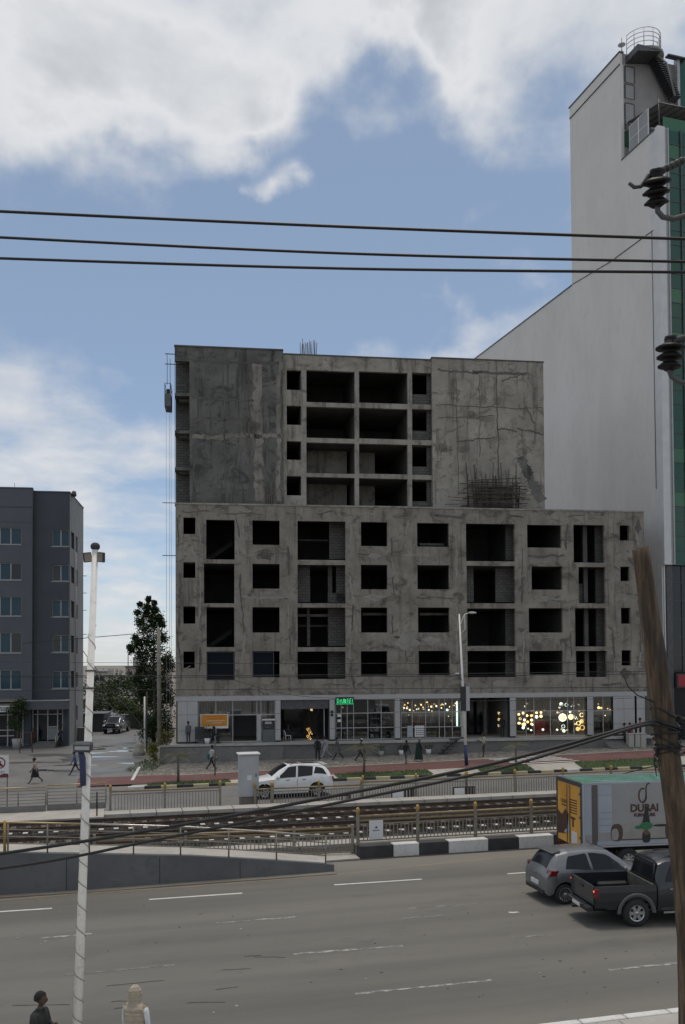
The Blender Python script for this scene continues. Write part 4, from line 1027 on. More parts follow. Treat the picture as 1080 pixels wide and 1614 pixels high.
for px, py, r, k, m in ((818, 1126, .2, 'disc', G_WARM), (825, 1124, .22, 'disc', G_WARM), (831, 1128, .18, 'disc', G_WARM), (820, 1133, .2, 'ring', G_WARM), (827, 1135, .2, 'disc', G_WHITE), (818, 1140, .2, 'disc', G_WARM), (826, 1142, .3, 'disc', G_WARM), (832, 1138, .2, 'disc', G_GOLD),
                        (838, 1128, .22, 'disc', G_GOLD), (838, 1135, .2, 'disc', G_WARM), (838, 1141, .18, 'disc', G_GOLD), (846, 1123.5, .2, 'disc', G_WARM), (846, 1130, .24, 'disc', G_WHITE), (853, 1123, .18, 'globe', G_WARM), (853, 1129, .24, 'globe', G_WARM), (825, 1147, .22, 'disc', G_WHITE),
                        (885, 1110, .3, 'ring', G_PALE), (885, 1109, .17, 'globe', G_WHITE), (893, 1111, .28, 'ring', G_PALE), (886, 1131, .45, 'disc', G_WARM), (887, 1131, .62, 'ring', G_WHITE), (888, 1145, .3, 'ring', G_PALE), (900, 1130, .45, 'disc', G_WARM), (899, 1122, .2, 'disc', G_PALE), (908, 1132, .35, 'crystal', G_WHITE),
                        (912, 1140, .35, 'ring', G_WARM), (917, 1127, .34, 'ring', G_WARM), (917, 1137, .34, 'disc', G_GOLD), (918, 1147, .4, 'ring', G_GOLD), (911, 1149, .34, 'disc', G_GOLD), (889, 1152, .28, 'disc', G_PALE), (904, 1112, .2, 'crystal', G_PALE), (912, 1111, .2, 'crystal', G_PALE), (885, 1121, .2, 'crystal', G_PALE), (856, 1150, .2, 'disc', G_PALE)):
    lamp(px, py, r * .8, k, m, random.uniform(.5, 1.4), lab6, g6)
for _ in range(34): lamp(random.choice((random.uniform(815, 860), random.uniform(876, 922))), random.uniform(1108, 1152), random.uniform(.07, .14), random.choice(('globe', 'crystal', 'ring')), random.choice((G_WARM, G_GOLD, G_PALE, G_WHITE)), random.uniform(.7, 3), lab6, g6)
lab7 = '# lamp in the narrow last shop window before the stairs'; g7 = 'lamps in the last shop'
for px, py, r, k, m in ((944, 1115.5, .17, 'disc', G_WARM), (948, 1116, .15, 'disc', G_GOLD), (962, 1125, .1, 'globe', G_WARM), (964, 1131, .12, 'globe', G_WHITE), (963, 1138, .1, 'globe', G_GOLD), (965, 1144, .12, 'globe', G_WHITE), (962, 1119, .1, 'globe', G_GOLD), (965, 1152, .12, 'globe', G_WHITE), (958, 1117, .08, 'globe', G_GOLD)):
    lamp(px, py, r, k, m, random.uniform(.5, .9), lab7, g7)
for _ in range(10): lamp(random.uniform(938, 964), random.uniform(1108, 1130), random.uniform(.06, .1), 'globe', random.choice((G_WARM, G_GOLD)), random.uniform(.7, 2), lab7, g7)
for px, py, r in ((488, 1114, .22), (491, 1119, .2), (485, 1112, .12), (483, 1116, .1)):
    lamp(px, py, r, 'crystal', G_WARM, 1.4, 'gold crystal lamp hanging in the open second bay', 'lamps in the second bay')
for k in range(4):
    lamp(486 + 3 * (k % 2), 1150 + k * 5.5, .3, 'crystal', G_GOLD, 1.5, 'gold crystal lamp hanging in the open second bay', 'lamps in the second bay')
for k in range(5):
    lamp(787 + 5 * (k % 2), 1124 + k * 5, .26, 'crystal', G_WARM, 3.0, 'warm crystal lamp deep inside the open arcade bay', 'lamps in the arcade bay')
lamp(540, 1115, .14, 'crystal', G_GOLD, .8, 'single small gold lamp behind the glass under the green sign', None)
# lit vertical light box by the third shop's right door
tag(boxpart('light_strip', 0, .12, 0, .05, 0, 2.0, G_PALE), 'vertical white light strip beside the lighting shop door', 'light'); bpy.data.objects['light_strip'].location = W(F(719.5, 1130, .6)[0], .6, ZF + .9); bpy.data.objects['light_strip'].rotation_euler.z = TH
bpy.data.objects['light_strip'].location.z = ZF + 0.9
stand = bpy.data.objects['light_strip']; boxpart('base', -.04, .16, 0, .1, -.9, -.002, M['dirty_metal'], stand)
# shelving with boxes in the third shop
M['goods_a'] = mat('pale_boxes', (0.4, 0.42, 0.44), (0.25, 0.28, 0.3), 6, 0.7); M['goods_b'] = mat('dark_boxes', (0.07, 0.09, 0.14), (0.16, 0.1, 0.09), 5, 0.7); M['red_cloth'] = mat('red_cloth', (0.3, 0.04, 0.035), (0.22, 0.03, 0.03), 4, 0.9)
def shelf_unit(px0, px1, d, label, rows=5):
    a, b = F(px0, 1150, d)[0], F(px1, 1150, d)[0]; w = b - a
    e = empty('shelf_unit', W(a, d, ZF), TH, label, 'shelf')
    for s in (0, w - .03): boxpart('side_panel', s, s + .03, 0, .4, 0, 2.2, M['dark_frame'], e)
    for k in range(rows): boxpart('shelf_board', .031, w - .031, 0, .4, .1 + k * .48, .13 + k * .48, M['alu'], e)
    goods = []
    for k in range(rows):
        x = .05
        while x < w - .25:
            bw = random.uniform(.1, .28); bh = random.uniform(.12, .36)
            if random.random() < .8:
                o = boxpart('boxed_goods', 0, bw, 0, .25, 0, bh, M[random.choice(('goods_a', 'goods_b', 'goods_a'))]); o.location = W(a + x, d + .06, ZF + .132 + k * .48); o.rotation_euler.z = TH
                tag(o, 'small box among the goods on the ' + label.split(' standing')[0], 'box', 'goods on the ' + label.split(' standing')[0])
            x += bw + random.uniform(.02, .12)
shelf_unit(583, 600, 1.4, 'left shelf of boxed goods standing in the third shop window', 5); shelf_unit(602, 620, 1.4, 'right shelf of boxed goods standing in the third shop window', 5)
shelf_unit(634, 655, 2.6, 'low shelf of goods standing in the lighting shop', 2)
shelf_unit(936, 950, 1.6, 'dark shelf of goods standing in the last shop', 3)
def poster(px0, py0, px1, py1, d, m, label):
    a = FR(px0, py0, px1, py1, d); o = boxpart('window_poster', 0, a[1] - a[0], 0, .01, 0, a[3] - a[2], M[m]); o.location = W(a[0], d, a[2]); o.rotation_euler.z = TH; tag(o, label, 'poster'); return o
p_ = poster(654, 1144, 669, 1161, .1, 'plastic_white', 'white price poster with dark rows in the lighting shop window')
for k in range(4):
    for j in range(4): boxpart('print_row', .08 + j * .17, .2 + j * .17, -.006, -.0005, .12 + k * .16, .19 + k * .16, M['dark_frame'], p_)
poster(642, 1144, 651, 1162, .1, 'goods_a', 'pale upright poster left of the white price poster'); poster(532, 1126, 538, 1130, .1, 'plastic_white', 'upper small white notice on the third shop door'); poster(532, 1134, 538, 1138, .1, 'plastic_white', 'lower small white notice on the third shop door')
tent = MB(); a = FR(651, 1122, 670, 1144, 1.2); tent.prism([(0, 0, 0), (a[1] - a[0], 0, 0), (a[1] - a[0], 0, .25), ((a[1] - a[0]) / 2, 0, a[3] - a[2]), (0, 0, .25)], (0, .5, 0))
o = tent.build('tent_display', M['red_cloth'], None, W(a[0], 1.2, a[2]), (0, 0, TH)); tag(o, 'red tent shaped display in the lighting shop', 'display')
boxpart('display_leg', .1, a[1] - a[0] - .1, .1, .4, ZF - a[2], -.002, M['goods_b'], o)
# the two braced tripods in the lighting shop
for (xa, xb, xt) in ((636, 648, 642), (653, 669, 662), (674, 690, 682)):
    t0, t1, tt = F(xa, 1142, .9)[0], F(xb, 1142, .9)[0], F(xt, 1142, .9)[0]
    e = empty('tripod_stand', W(t0, .9, ZF), TH, {636: 'leftmost', 653: 'middle', 674: 'rightmost'}[xa] + ' of three pale tripod stands in the lighting shop window', 'stand')
    for s in (0, t1 - t0): MB().tube([(s, 0, 0), (tt - t0, 0, 2.1)], .03, 6).build('leg', M['alu'], e)
    MB().tube([(tt - t0, .5, 0), (tt - t0, 0, 2.1)], .03, 6).build('leg', M['alu'], e)
for px, m, lab in ((858, 'red_cloth', 'dark red counter in the wide lamp showroom'), (873, 'goods_b', 'dark counter in the wide lamp showroom')):
    o = boxpart('shop_counter', -.7, .7, 0, .5, 0, 1.2, M[m]); o.location = W(F(px, 1160, 2)[0], 2.0, ZF); o.rotation_euler.z = TH; tag(o, lab, 'counter'); boxpart('counter_top', -.74, .74, -.04, .54, 1.202, 1.24, M['alu'], o)
# speaker boxes on the pilaster
for y in (1122, 1127):
    a = F(523.5, y, -.1); o = MB().lathe([(.02, 0), (.09, .005), (.11, .03), (.11, .07)], axis='Y', n=12).build('wall_speaker', M['black'], None, W(a[0], -.1, a[1]), (0, 0, TH)); tag(o, ('upper' if y == 1122 else 'lower') + ' small black round speaker on the pilaster by the green sign', 'speaker')

# ---- outside steps, ramps and pots along the plinth
def steps(px0, px1, n, label, d0=-1.13, dd=.32, mtl='plinth', base=None):
    a, b = F(px0, 1175, d0)[0], F(px1, 1175, d0)[0]; zb = base if base is not None else zs(W((a + b) / 2, d0, 0).x)
    e = empty('entrance_steps', W(a, d0, zb), TH, label, 'steps'); H = ZF - zb
    for k in range(n): boxpart('step', 0, b - a, -dd * (n - k) + .0, -dd * (n - k - 1) - .002, -.2, H * (k + 1) / (n + 1), M[mtl], e)
steps(945, 992, 6, 'dark entrance steps beside the last shop at the right end', d0=-.2, dd=.36)
# floating timber treads leaning on the plinth
ta = F(690, 1183, -1.6); tb = F(716, 1166, -1.6)
tr = empty('timber_steps', W(ta[0], -1.95, zs(W(ta[0], -1.6, 0).x)), TH, 'rough dark stepped ladder leaning on the plinth below the lighting shop', 'steps')
for k in range(5):
    f = k / 4; s = f * (tb[0] - ta[0]) * .8; z = .05 + f * 1.0
    boxpart('tread', s, s + .75, .0 + f * .5, .3 + f * .5, z, z + .07, M['kerb_b'], tr)
for y in (.03, .27): MB().tube([(0.1, y, 0), (1.6, y + .5, 1.0)], .035, 6).build('stringer', M['kerb_b'], tr)
def planter(pos, r, h, label, leaf=True, tall=.5, m='terracotta', nl=60, name='potted_plant'):
    e = empty(name, pos, random.uniform(0, 3), label, 'potted plant')
    MB().lathe([(r * .7, 0), (r, h), (r * .9, h), (r * .85, h - .04)], n=14).build('pot', M[m], e)
    if leaf:
        mb = MB()
        for _ in range(nl):
            a = random.uniform(0, 6.28); q = random.uniform(.1, 1); x, y = math.cos(a) * r * 1.6 * q, math.sin(a) * r * 1.6 * q; z = h + tall * random.uniform(.1, 1)
            t = Vector((math.cos(a), math.sin(a), random.uniform(-.2, .9))).normalized() * random.uniform(.12, .26); sd_ = Vector((-t.y, t.x, 0)).normalized() * .035
            p = Vector((x, y, z)); mb.poly([p, p + t * .5 + sd_, p + t, p + t * .5 - sd_])
        MB().tube([(0, 0, h - .05), (0, 0, h + tall * .6)], .02, 5).build('stem', M['stick'], e)
        mb.build('foliage', M['leaf_dark'], e, fix=False)
M['leaf_dark'] = mat('dark_leaf', (0.02, 0.036, 0.016), (0.042, 0.063, 0.025), 3, 0.8, spec=.15)
M['leaf_mid'] = mat('mid_leaf', (0.035, 0.06, 0.02), (0.065, 0.09, 0.03), 2, 0.8, spec=.15)
M['leaf_yellow'] = mat('yellow_leaf', (0.13, 0.13, 0.025), (0.2, 0.19, 0.04), 2, 0.6)
M['frond'] = mat('palm_frond', (0.055, 0.06, 0.03), (0.1, 0.1, 0.05), 2, 0.6)
def at_pave_d(px, d, zadd=0.0):
    s = F(px, 1180, d)[0]; p = W(s, d, 0); return Vector((p.x, p.y, zs(p.x) + zadd))
for px, lab in ((601, 'pale pot with dark leaves on the pavement under the third shop'), (633, 'white pot at the left foot of the lighting shop plinth'), (675.5, 'white pot at the middle foot of the lighting shop plinth')):
    planter(at_pave_d(px, -1.45), .22, .38, lab, True, .35, 'plastic_white' if px > 630 else 'terracotta')
planter(W(F(327, 1168, -.5)[0], -.5, ZF), .25, .42, 'small white pot with a bushy plant beside the seated man', True, 1.1, 'plastic_white', 90)
# concrete planter boxes by the right hand steps
for i, px in enumerate((992, 1002, 1011)):
    o = boxpart('planter_box', 0, .42, 0, .5, -.1, 1.05, M['pave'], None, .02); o.location = at_pave_d(px, -2.2); o.rotation_euler.z = TH
    tag(o, ('first', 'second', 'third')[i] + ' upright concrete block from the left at the foot of the right stairs', 'block')
    boxpart('cap', -.03, .45, -.03, .53, 1.052, 1.1, M['pave'], o)
# plastic chairs
def chair(pos, rz, label, m='plastic_white'):
    e = empty('plastic_chair', pos, rz, label, 'chair')
    boxpart('seat', -.22, .22, -.22, .22, .42, .45, M[m], e)
    MB().hexa([(-.22, -.2, .451), (-.18, -.2, .451), (-.18, .2, .451), (-.22, .2, .451), (-.32, -.2, .85), (-.29, -.2, .85), (-.29, .2, .85), (-.32, .2, .85)]).build('backrest', M[m], e)
    for x in (-.19, .19):
        for y in (-.19, .19): MB().tube([(x, y, .42), (x * 1.15, y * 1.15, 0)], .022, 6).build('leg', M[m], e)
    return e
ch1 = W(F(336, 1168, -.45)[0], -.45, ZF); chair(ch1, TH - .2, 'dark chair under the seated man by the orange banner', 'dark_frame')
ch2 = W(F(453, 1168, .7)[0], .7, ZF); chair(ch2, TH + 0.3, 'white plastic chair under the man sitting in the second bay')
sp_ = F(315, 1155, -.4); o = boxpart('sign_stand', -.35, .35, -.03, .03, .35, 1.25, M['kerb_b']); o.location = W(sp_[0], -.3, ZF); o.rotation_euler.z = TH; tag(o, 'black board standing at the shop corner left of the seated man', 'board')
for s in (-.3, .3): boxpart('leg', s - .02, s + .02, -.2, .2, 0, .348, M['black'], o)
# ------------------------------------------------------------------ the white tower on the right
TT = R(17.0)
_c = atY(1048, 900, 73.0); T0 = Vector((_c.x, _c.y, 0)); TX = Vector((math.cos(TT), math.sin(TT), 0)); TY = Vector((-math.sin(TT), math.cos(TT), 0))
def TS_(px, py, x=0.0):                     # pixel -> (t, z) on the tower's flank
    p = atPlane(px, py, T0 + TX * x, TX) - T0; return p.dot(TY), p.z
def TF(px, py, y=0.0):                      # pixel -> (x, z) on the tower's front (y metres behind it)
    p = atPlane(px, py, T0 + TY * y, TY) - T0; return p.dot(TX), p.z
tower = empty('white_tower', T0, TT, 'tall white plastered tower with green glass front rising behind the unfinished block', 'tower')
t_step, z_step = TS_(980, 249); z_front = TS_(1034, 208)[1]; z_ter = (z_step + z_front) / 2
t_back, _ = TS_(900, 300); z_up = (TS_(977, 84)[1] + TS_(897, 172)[1]) / 2
t_end = TS_(740, 574)[0]; z_wing = (TS_(903, 448)[1] + TS_(757, 561)[1]) / 2
TW = 17.0
def prism_x(pts, x0, x1, name, m, parent=tower):
    return MB().prism([(x0, t, z) for t, z in pts], (x1 - x0, 0, 0)).build(name, m, parent)
prism_x([(.35, -.3), (t_end, -.3), (t_end, z_wing), (t_back, z_wing), (t_back, z_up - 1.0), (t_step, z_up - 1.0), (t_step, z_ter), (.35, z_ter)], 0, .3, 'flank_wall', M['white_wall'])
prism_x([(t_step + .02, z_up - .998), (t_back - .02, z_up - .998), (t_back - .02, z_up), (t_step + .02, z_up)], -.05, .25, 'parapet', M['white_wall'])
prism_x([(t_step - .06, z_up + .001), (t_back + .06, z_up + .001), (t_back + .06, z_up + .12), (t_step - .06, z_up + .12)], -.12, .35, 'parapet_coping', M['dirty_metal'])
prism_x([(t_step, z_up - 1.06), (t_back, z_up - 1.06), (t_back, z_up - .999), (t_step, z_up - .999)], -.09, .0, 'ledge_line', M['dirty_metal'])  # thin dark metal ledge below the parapet
prism_x([(.3, z_ter + .001), (t_step, z_ter + .001), (t_step, z_ter + .1), (.3, z_ter + .1)], -.06, .34, 'terrace_coping', M['dirty_metal'])
prism_x([(t_back, z_wing + .001), (t_end, z_wing + .001), (t_end, z_wing + .12), (t_back, z_wing + .12)], -.06, .34, 'wing_coping', M['dirty_metal'])
boxpart('wing_body', .301, TW, t_back, t_end, -.3, z_wing - .05, M['white_wall'], tower)
boxpart('upper_front_wall', .302, TW, t_step, t_step + .3, z_ter, z_up - .02, M['grey_wall'], tower)
boxpart('upper_roof', .302, TW, t_step + .3, t_back, z_up - .5, z_up - .03, M['grey_wall'], tower)
boxpart('terrace_floor', .302, TW, .36, t_step, z_ter - .3, z_ter - .01, M['pave'], tower)
boxpart('core', .5, TW, .8, t_back, -.3, z_ter - .31, M['inner'], tower)
# strip window of the upper part
for i, (y0, y1) in enumerate(((105, 132), (133, 157), (163, 206), (208, 234))):
    a = TF(985.5, y0, t_step); b = TF(999, y1, t_step)
    w_ = boxpart('strip_window', max(a[0], .35), b[0], t_step - .06, t_step - .003, b[1], a[1], M['green_glass2'] if i == 3 else M['pale_side'], tower)
    mb = MB(); q = (max(a[0], .35), b[0], b[1], a[1])
    for c in ((q[0] - .08, q[0], q[2], q[3]), (q[1], q[1] + .08, q[2], q[3]), (q[0], q[1], q[3], q[3] + .06)): mb.box(c[0], c[1], t_step - .1, t_step - .004, c[2], c[3])
    mb.build('frame', M['dirty_metal'], w_)
# pilaster at the front corner and stepped strips
zg = TF(1055, 890)[1]
boxpart('corner_pilaster', -.06, .62, -.08, .349, zg, z_ter + .15, M['white_trim'], tower)
boxpart('corner_strip', .64, .86, -.02, .3, zg, z_ter + .1, M['cladding'], tower)
# curtain wall: panes in a grid of mullions
cw = 1.28; x0_ = .9; nc = 5; rh = 1.22
nr = int((z_ter - zg) / rh) + 1
for i in range(nc + 1): boxpart('mullion', x0_ + i * cw - .06, x0_ + i * cw + .06, -.14, .1, zg, z_ter + .05, M['alu'] if i % 2 == 0 else M['dirty_metal'], tower)
pane_m = {}
for k_ in ('green_glass', 'green_glass2', 'dark_glass'):
    p = MB(); p.box(.07, cw - .07, 0, .02, .03, rh - .03); pane_m[k_] = p.mesh('pane'); pane_m[k_].materials.append(M[k_])
for r in range(nr):
    z = zg + r * rh
    if z + rh > z_ter + .06: break
    boxpart('transom', x0_ + .061, x0_ + nc * cw - .061, -.05, .06, z - .028, z + .028, M['dirty_metal'], tower)
    for i in range(nc):
        k_ = random.choice(('green_glass', 'green_glass', 'green_glass', 'green_glass2', 'dark_glass' if r < 6 else 'green_glass'))
        link('pane', pane_m[k_], None, tower, (x0_ + i * cw, -.01, z))
boxpart('curtain_backing', .87, TW, .12, .78, zg, z_ter - .02, M['inner'], tower)
boxpart('curtain_side', x0_ + nc * cw + .07, TW, -.1, .119, -.3, z_ter + .05, M['green_glass'], tower)
# lower glass floors set back
boxpart('lower_glass', .9, x0_ + nc * cw, .35, .4, TF(1060, 1060)[1], zg - .02, M['dark_glass'], tower)
for i in range(1, 7): boxpart('lower_mullion', .9 + i * .95, .96 + i * .95, .28, .349, TF(1060, 1060)[1], zg - .02, M['dirty_metal'], tower)
for i in range(1, 6):
    zz_ = zg - i * 1.5; boxpart('lower_transom', .9, x0_ + nc * cw, .29, .346, zz_, zz_ + .06, M['dirty_metal'], tower)
boxpart('lower_column', .3, .88, .2, .75, -.3, zg - .01, M['dirty_metal'], tower)
boxpart('drain_pipe', .1, .2, .22, .34, -.3, zg - .01, M['white_trim'], tower)
M['red_sign'] = mat('red_sign', (0.32, 0.02, 0.03), rough=0.4)
boxpart('shop_recess', .9, TW, .5, .79, -.3, TF(1060, 1061)[1] - .5, M['dark_glass'], tower)
sg = boxpart('fascia_sign', 1.0, 7, .0, .3, TF(1070, 1084)[1], TF(1070, 1062)[1], M['dark_frame'], tower); a = TF(1069, 1082); boxpart('red_band', a[0], 7.1, -.05, -.002, a[1], a[1] + .95, M['red_sign'], sg)
# terrace rail, canopy and roof platform
a = TF(1000, 232, 6); gx = .1
rl = TS_(1000, 222); rl2 = TS_(1027, 200)
for k in range(2):
    t0, t1 = 1.2 + (t_step - 2.4) * k / 2, 1.2 + (t_step - 2.4) * (k + 1) / 2
    p = boxpart('terrace_screen', -.02, .02, t0 + .05, t1 - .05, z_ter + .12, z_ter + 2.3, M['pale_side'], tower)
    mb = MB(); mb.box(-.04, .04, t0, t0 + .08, z_ter + .1, z_ter + 2.36); mb.box(-.04, .04, t1 - .05, t1, z_ter + .1, z_ter + 2.36); mb.box(-.035, .035, t0 + .08, t1 - .05, z_ter + 2.3, z_ter + 2.36); mb.box(-.035, .035, t0 + .08, t1 - .05, z_ter + 1.1, z_ter + 1.16); mb.build('frame', M['white_trim'], p)
cz0 = z_ter + 2.9
for t in (.6, t_step * .45): MB().tube([(.6, t, z_ter), (.6, t, cz0)], .05, 6).build('canopy_post', M['dirty_metal'], tower)
for k in range(9):
    x = .6 + k * .75; MB().tube([(x, .3, cz0 - .5), (x, t_step - .1, cz0 + .5)], .05, 5).build('canopy_rafter', M['dirty_metal'], tower)
boxpart('canopy_sheet', .5, 8, .3, .35, cz0 - .55, cz0 - .5, M['dirty_metal'], tower)
mb = MB(); mb.hexa([(.5, .4, cz0 - .42), (8, .4, cz0 - .42), (8, t_step - .15, cz0 + .57), (.5, t_step - .15, cz0 + .57), (.5, .4, cz0 - .4), (8, .4, cz0 - .4), (8, t_step - .15, cz0 + .59), (.5, t_step - .15, cz0 + .59)]); mb.build('canopy_roof', M['pale_side'], tower)
MB().tube([(.5, .3, cz0 - .52), (8, .3, cz0 - .52)], .06, 5).build('canopy_beam', M['dirty_metal'], tower)
boxpart('canopy_glass', .9, 8, .5, .53, z_ter + .1, z_ter + 1.4, M['green_glass2'], tower)
# round stair drum and helical stair on the upper front
ax = TF(1035, 120, t_step - 2)[0]; zr_ = z_up
pl = TF(1000, 95, t_step - 1)[0]
MB().lathe([(.1, 0), (1.7, 0), (1.7, .25), (.1, .25)], (pl + 1.6, t_step - .2, z_up - .4), 18).build('roof_platform', M['grey_wall'], tower)
mb = MB(); mb.prism([(pl - .2, t_step - 1.8, z_up - .9), (pl + 2.2, t_step - 1.8, z_up - .5), (pl + 2.2, t_step - 1.8, z_up - .3), (pl - .2, t_step - 1.8, z_up - .3)], (0, 1.8, 0)); mb.build('platform_bracket', M['dirty_metal'], tower)
for k in range(7):
    an = math.pi * (1.0 + k / 6); x, y = pl + 1.4 + 1.6 * math.cos(an), t_step - .2 + 1.6 * math.sin(an)
    MB().tube([(x, y, z_up - .3), (x, y, z_up + 1.5)], .035, 5).build('rail_post', M['alu'], tower)
for j in range(4):
    MB().tube([(pl + 1.4 + 1.6 * math.cos(math.pi * (1 + k / 12)), t_step - .2 + 1.6 * math.sin(math.pi * (1 + k / 12)), z_up + .3 + j * .4) for k in range(13)], .03, 5).build('guard_rail', M['alu'], tower)
nst = 18
for k in range(nst):
    f = k / (nst - 1); px, py = 1027 + 31 * f, 92 + 62 * f; x, z = TF(px, py, t_step - .7)
    boxpart('stair_tread', x - .05, x + .75, t_step - 1.2, t_step - .2, z - .06, z, M['dirty_metal'], tower)
a = TF(1025, 88, t_step - .7); b = TF(1058, 156, t_step - .7); m_ = TF(1045, 105, t_step - .7)
for yy in (t_step - 1.22, t_step - .18):
    MB().tube([(a[0], yy, a[1]), (m_[0], yy, m_[1]), (b[0], yy, b[1])], .09, 6).build('stair_string', M['grey_wall'], tower)
boxpart('stair_box', TF(1062, 100, t_step)[0], TF(1066, 100, t_step)[0], t_step - .5, t_step - .01, z_ter, TF(1062, 96, t_step)[1], M['alu'], tower)
boxpart('upper_green_glass', TF(1068, 100, t_step)[0], TF(1110, 100, t_step)[0], t_step - .3, t_step - .01, z_ter + .5, TF(1070, 97, t_step)[1], M['green_glass'], tower)
boxpart('roof_beam', TF(1045, 94, t_step)[0], TF(1073, 94, t_step)[0], t_step - .8, t_step - .3, TF(1045, 95, t_step)[1], TF(1045, 93, t_step)[1], M['dirty_metal'], tower)
an_ = empty('roof_antenna', T0 + TX * .6 + TY * (t_step + .6) + Vector((0, 0, z_up - .03)), TT, 'small mast with a dish on the tower roof left of the railed platform', 'antenna')
MB().tube([(0, 0, 0), (0, 0, 1.9)], .03, 5).build('mast', M['dirty_metal'], an_); MB().lathe([(.05, 1.1), (.35, 1.25), (.32, 1.3), (.05, 1.17)], n=12).build('dish', M['box_grey'], an_); MB().tube([(-.3, .1, 0), (0, 0, .9), (.3, -.1, 0)], .02, 5).build('stay', M['dirty_metal'], an_)
# thin dark line and down cable on the flank
ca = TS_(1030, 363); cb = TS_(903, 448)
MB().tube([(-.03, ca[0], ca[1]), (-.03, (ca[0] + cb[0]) / 2, (ca[1] + cb[1]) / 2 - .25), (-.03, cb[0], cb[1])], .035, 5).build('flank_line', M['cable'], tower)
MB().tube([(-.03, TS_(1028, 366)[0], TS_(1028, 366)[1]), (-.03, TS_(1034, 700)[0] , TS_(1036, 770)[1])], .03, 5).build('down_cable', M['dirty_metal'], tower)
boxpart('flank_plaster_edge', -.012, .0, .35, 1.1, -.3, z_ter - .2, M['white_trim'], tower)
# ------------------------------------------------------------------ the slate blue block on the left
TLa = R(8.0)
_c = atY(109.5, 776, 80.0); L0 = Vector((_c.x, _c.y, 0)); LX = Vector((math.cos(TLa), math.sin(TLa), 0)); LY = Vector((-math.sin(TLa), math.cos(TLa), 0))
def LF(px, py, d=0.0):
    p = atPlane(px, py, L0 + LY * d, LY) - L0; return p.dot(LX), p.z
def LS(px, py):
    p = atPlane(px, py, L0, LX) - L0; return p.dot(LY), p.z
def LR(x0, y0, x1, y1, d=0.0):
    a, b = LF(x0, y0, d), LF(x1, y1, d); return (min(a[0], b[0]), max(a[0], b[0]), min(a[1], b[1]), max(a[1], b[1]))
left = empty('slate_blue_block', L0, TLa, 'slate blue six storey block with white framed windows and pale grey flank', 'building')
zL = LF(100, 776)[1]; zL2 = LF(25, 769.5, -.6)[1]; xS = LF(51, 900, -.6)[0]; zc_ = LF(60, 1104)[1]; tB = LS(131.5, 803)[0]
rowsR = [(834, 861), (890, 916), (945, 972), (1001, 1028), (1058, 1085)]
rowsL = [(830.5, 858), (886.5, 914), (940, 971), (997, 1029), (1056, 1087)]
hR = [LR(82, a, 109.0, b) for a, b in rowsR]; hL = [LR(-18, a, 33.5, b, -.6) for a, b in rowsL]
XL = -16.0
mb = MB(); holed_wall(mb, xS, 0, zc_ - .2, zL, [(h[0], min(h[1], -.02), h[2], h[3]) for h in hR], 0, .3); mb.build('front_wall', M['blue_wall2'], left)
mb = MB(); holed_wall(mb, XL, xS - .001, zc_ - .2, zL2, hL, -.6, -.3); mb.build('front_wall', M['blue_wall'], left)
boxpart('return_wall', xS - .3, xS, -.299, 0, zc_ - .2, zL2 - .01, M['blue_wall2'], left)
hs = [(LS(111.5, 845)[0], LS(116.5, 845)[0], h[2], h[3]) for h in hR]
hn = [(LS(119.5, a)[0], LS(122.5, a)[0], LS(121, b)[1], LS(121, a)[1]) for a, b in ((846, 872), (898, 924), (953, 976), (1005, 1030), (1060, 1083), (1112, 1135))]
mb = MB()   # flank wall with its windows: built in the depth plane, then turned
holed_wall(mb, .302, tB, -.3, zL - .0, [(h[0], h[1], h[2], h[3]) for h in hs + hn], 0, .3)
bmesh.ops.transform(mb.bm, matrix=Matrix(((0, -1, 0, 0), (1, 0, 0, 0), (0, 0, 1, 0), (0, 0, 0, 1))), verts=mb.bm.verts)
mb.build('flank_wall', M['pale_side'], left)  # flank set paler and greyer than the front walls
def lwin(h, d, cols=2, m='win_glass'):
    w = empty('window', (0, 0, 0)); w.parent = left
    f = MB(); t = .06
    f.box(h[0], h[0] + t, d, d + .08, h[2], h[3]); f.box(h[1] - t, h[1], d, d + .08, h[2], h[3]); f.box(h[0] + t, h[1] - t, d, d + .08, h[2], h[2] + t); f.box(h[0] + t, h[1] - t, d, d + .08, h[3] - t, h[3])
    for i in range(1, cols): s = h[0] + (h[1] - h[0]) * i / cols; f.box(s - .045, s + .045, d, d + .08, h[2] + t, h[3] - t)
    f.build('frame', M['alu'], w)
    for i in range(cols):
        a = h[0] + (h[1] - h[0]) * i / cols + .06; b = h[0] + (h[1] - h[0]) * (i + 1) / cols - .06
        boxpart('pane', a, b, d + .03, d + .045, h[2] + t + .002, h[3] - t - .002, M[random.choice((m, m, 'dark_glass')) if m == 'win_glass' else m], w)
    boxpart('sill', h[0] - .08, h[1] + .02, d - .24, d - .001, h[2] - .09, h[2] - .005, M['pale_side'], w)
for h in hR: lwin((h[0], min(h[1], -.02), h[2], h[3]), .22)
for h in hL: lwin(h, -.4, 3)
M['curtain_w'] = mat('pale_curtain_glass', (0.4, 0.41, 0.42), rough=0.3)
for h in hs:
    p = boxpart('side_window', -.2, -.18, h[0], h[1], h[2], h[3], M['curtain_w'], left); boxpart('frame', -.18, .05, h[1] - .12, h[1] - .01, h[2], h[3], M['dark_frame'], p)
for h in hn: boxpart('side_window', -.2, -.18, h[0], h[1], h[2], h[3], M['dark_glass'], left)
boxpart('inner_core', XL + .2, -.31, .35, tB, -.3, zL - .1, M['inner'], left)
boxpart('coping', xS, .06, -.06, .35, zL + .001, zL + .09, M['dirty_metal'], left); boxpart('coping', XL, xS + .02, -.66, -.28, zL2 + .001, zL2 + .09, M['dirty_metal'], left)
boxpart('flank_coping', -.3, .06, .351, tB, zL + .001, zL + .08, M['pale_side'], left)
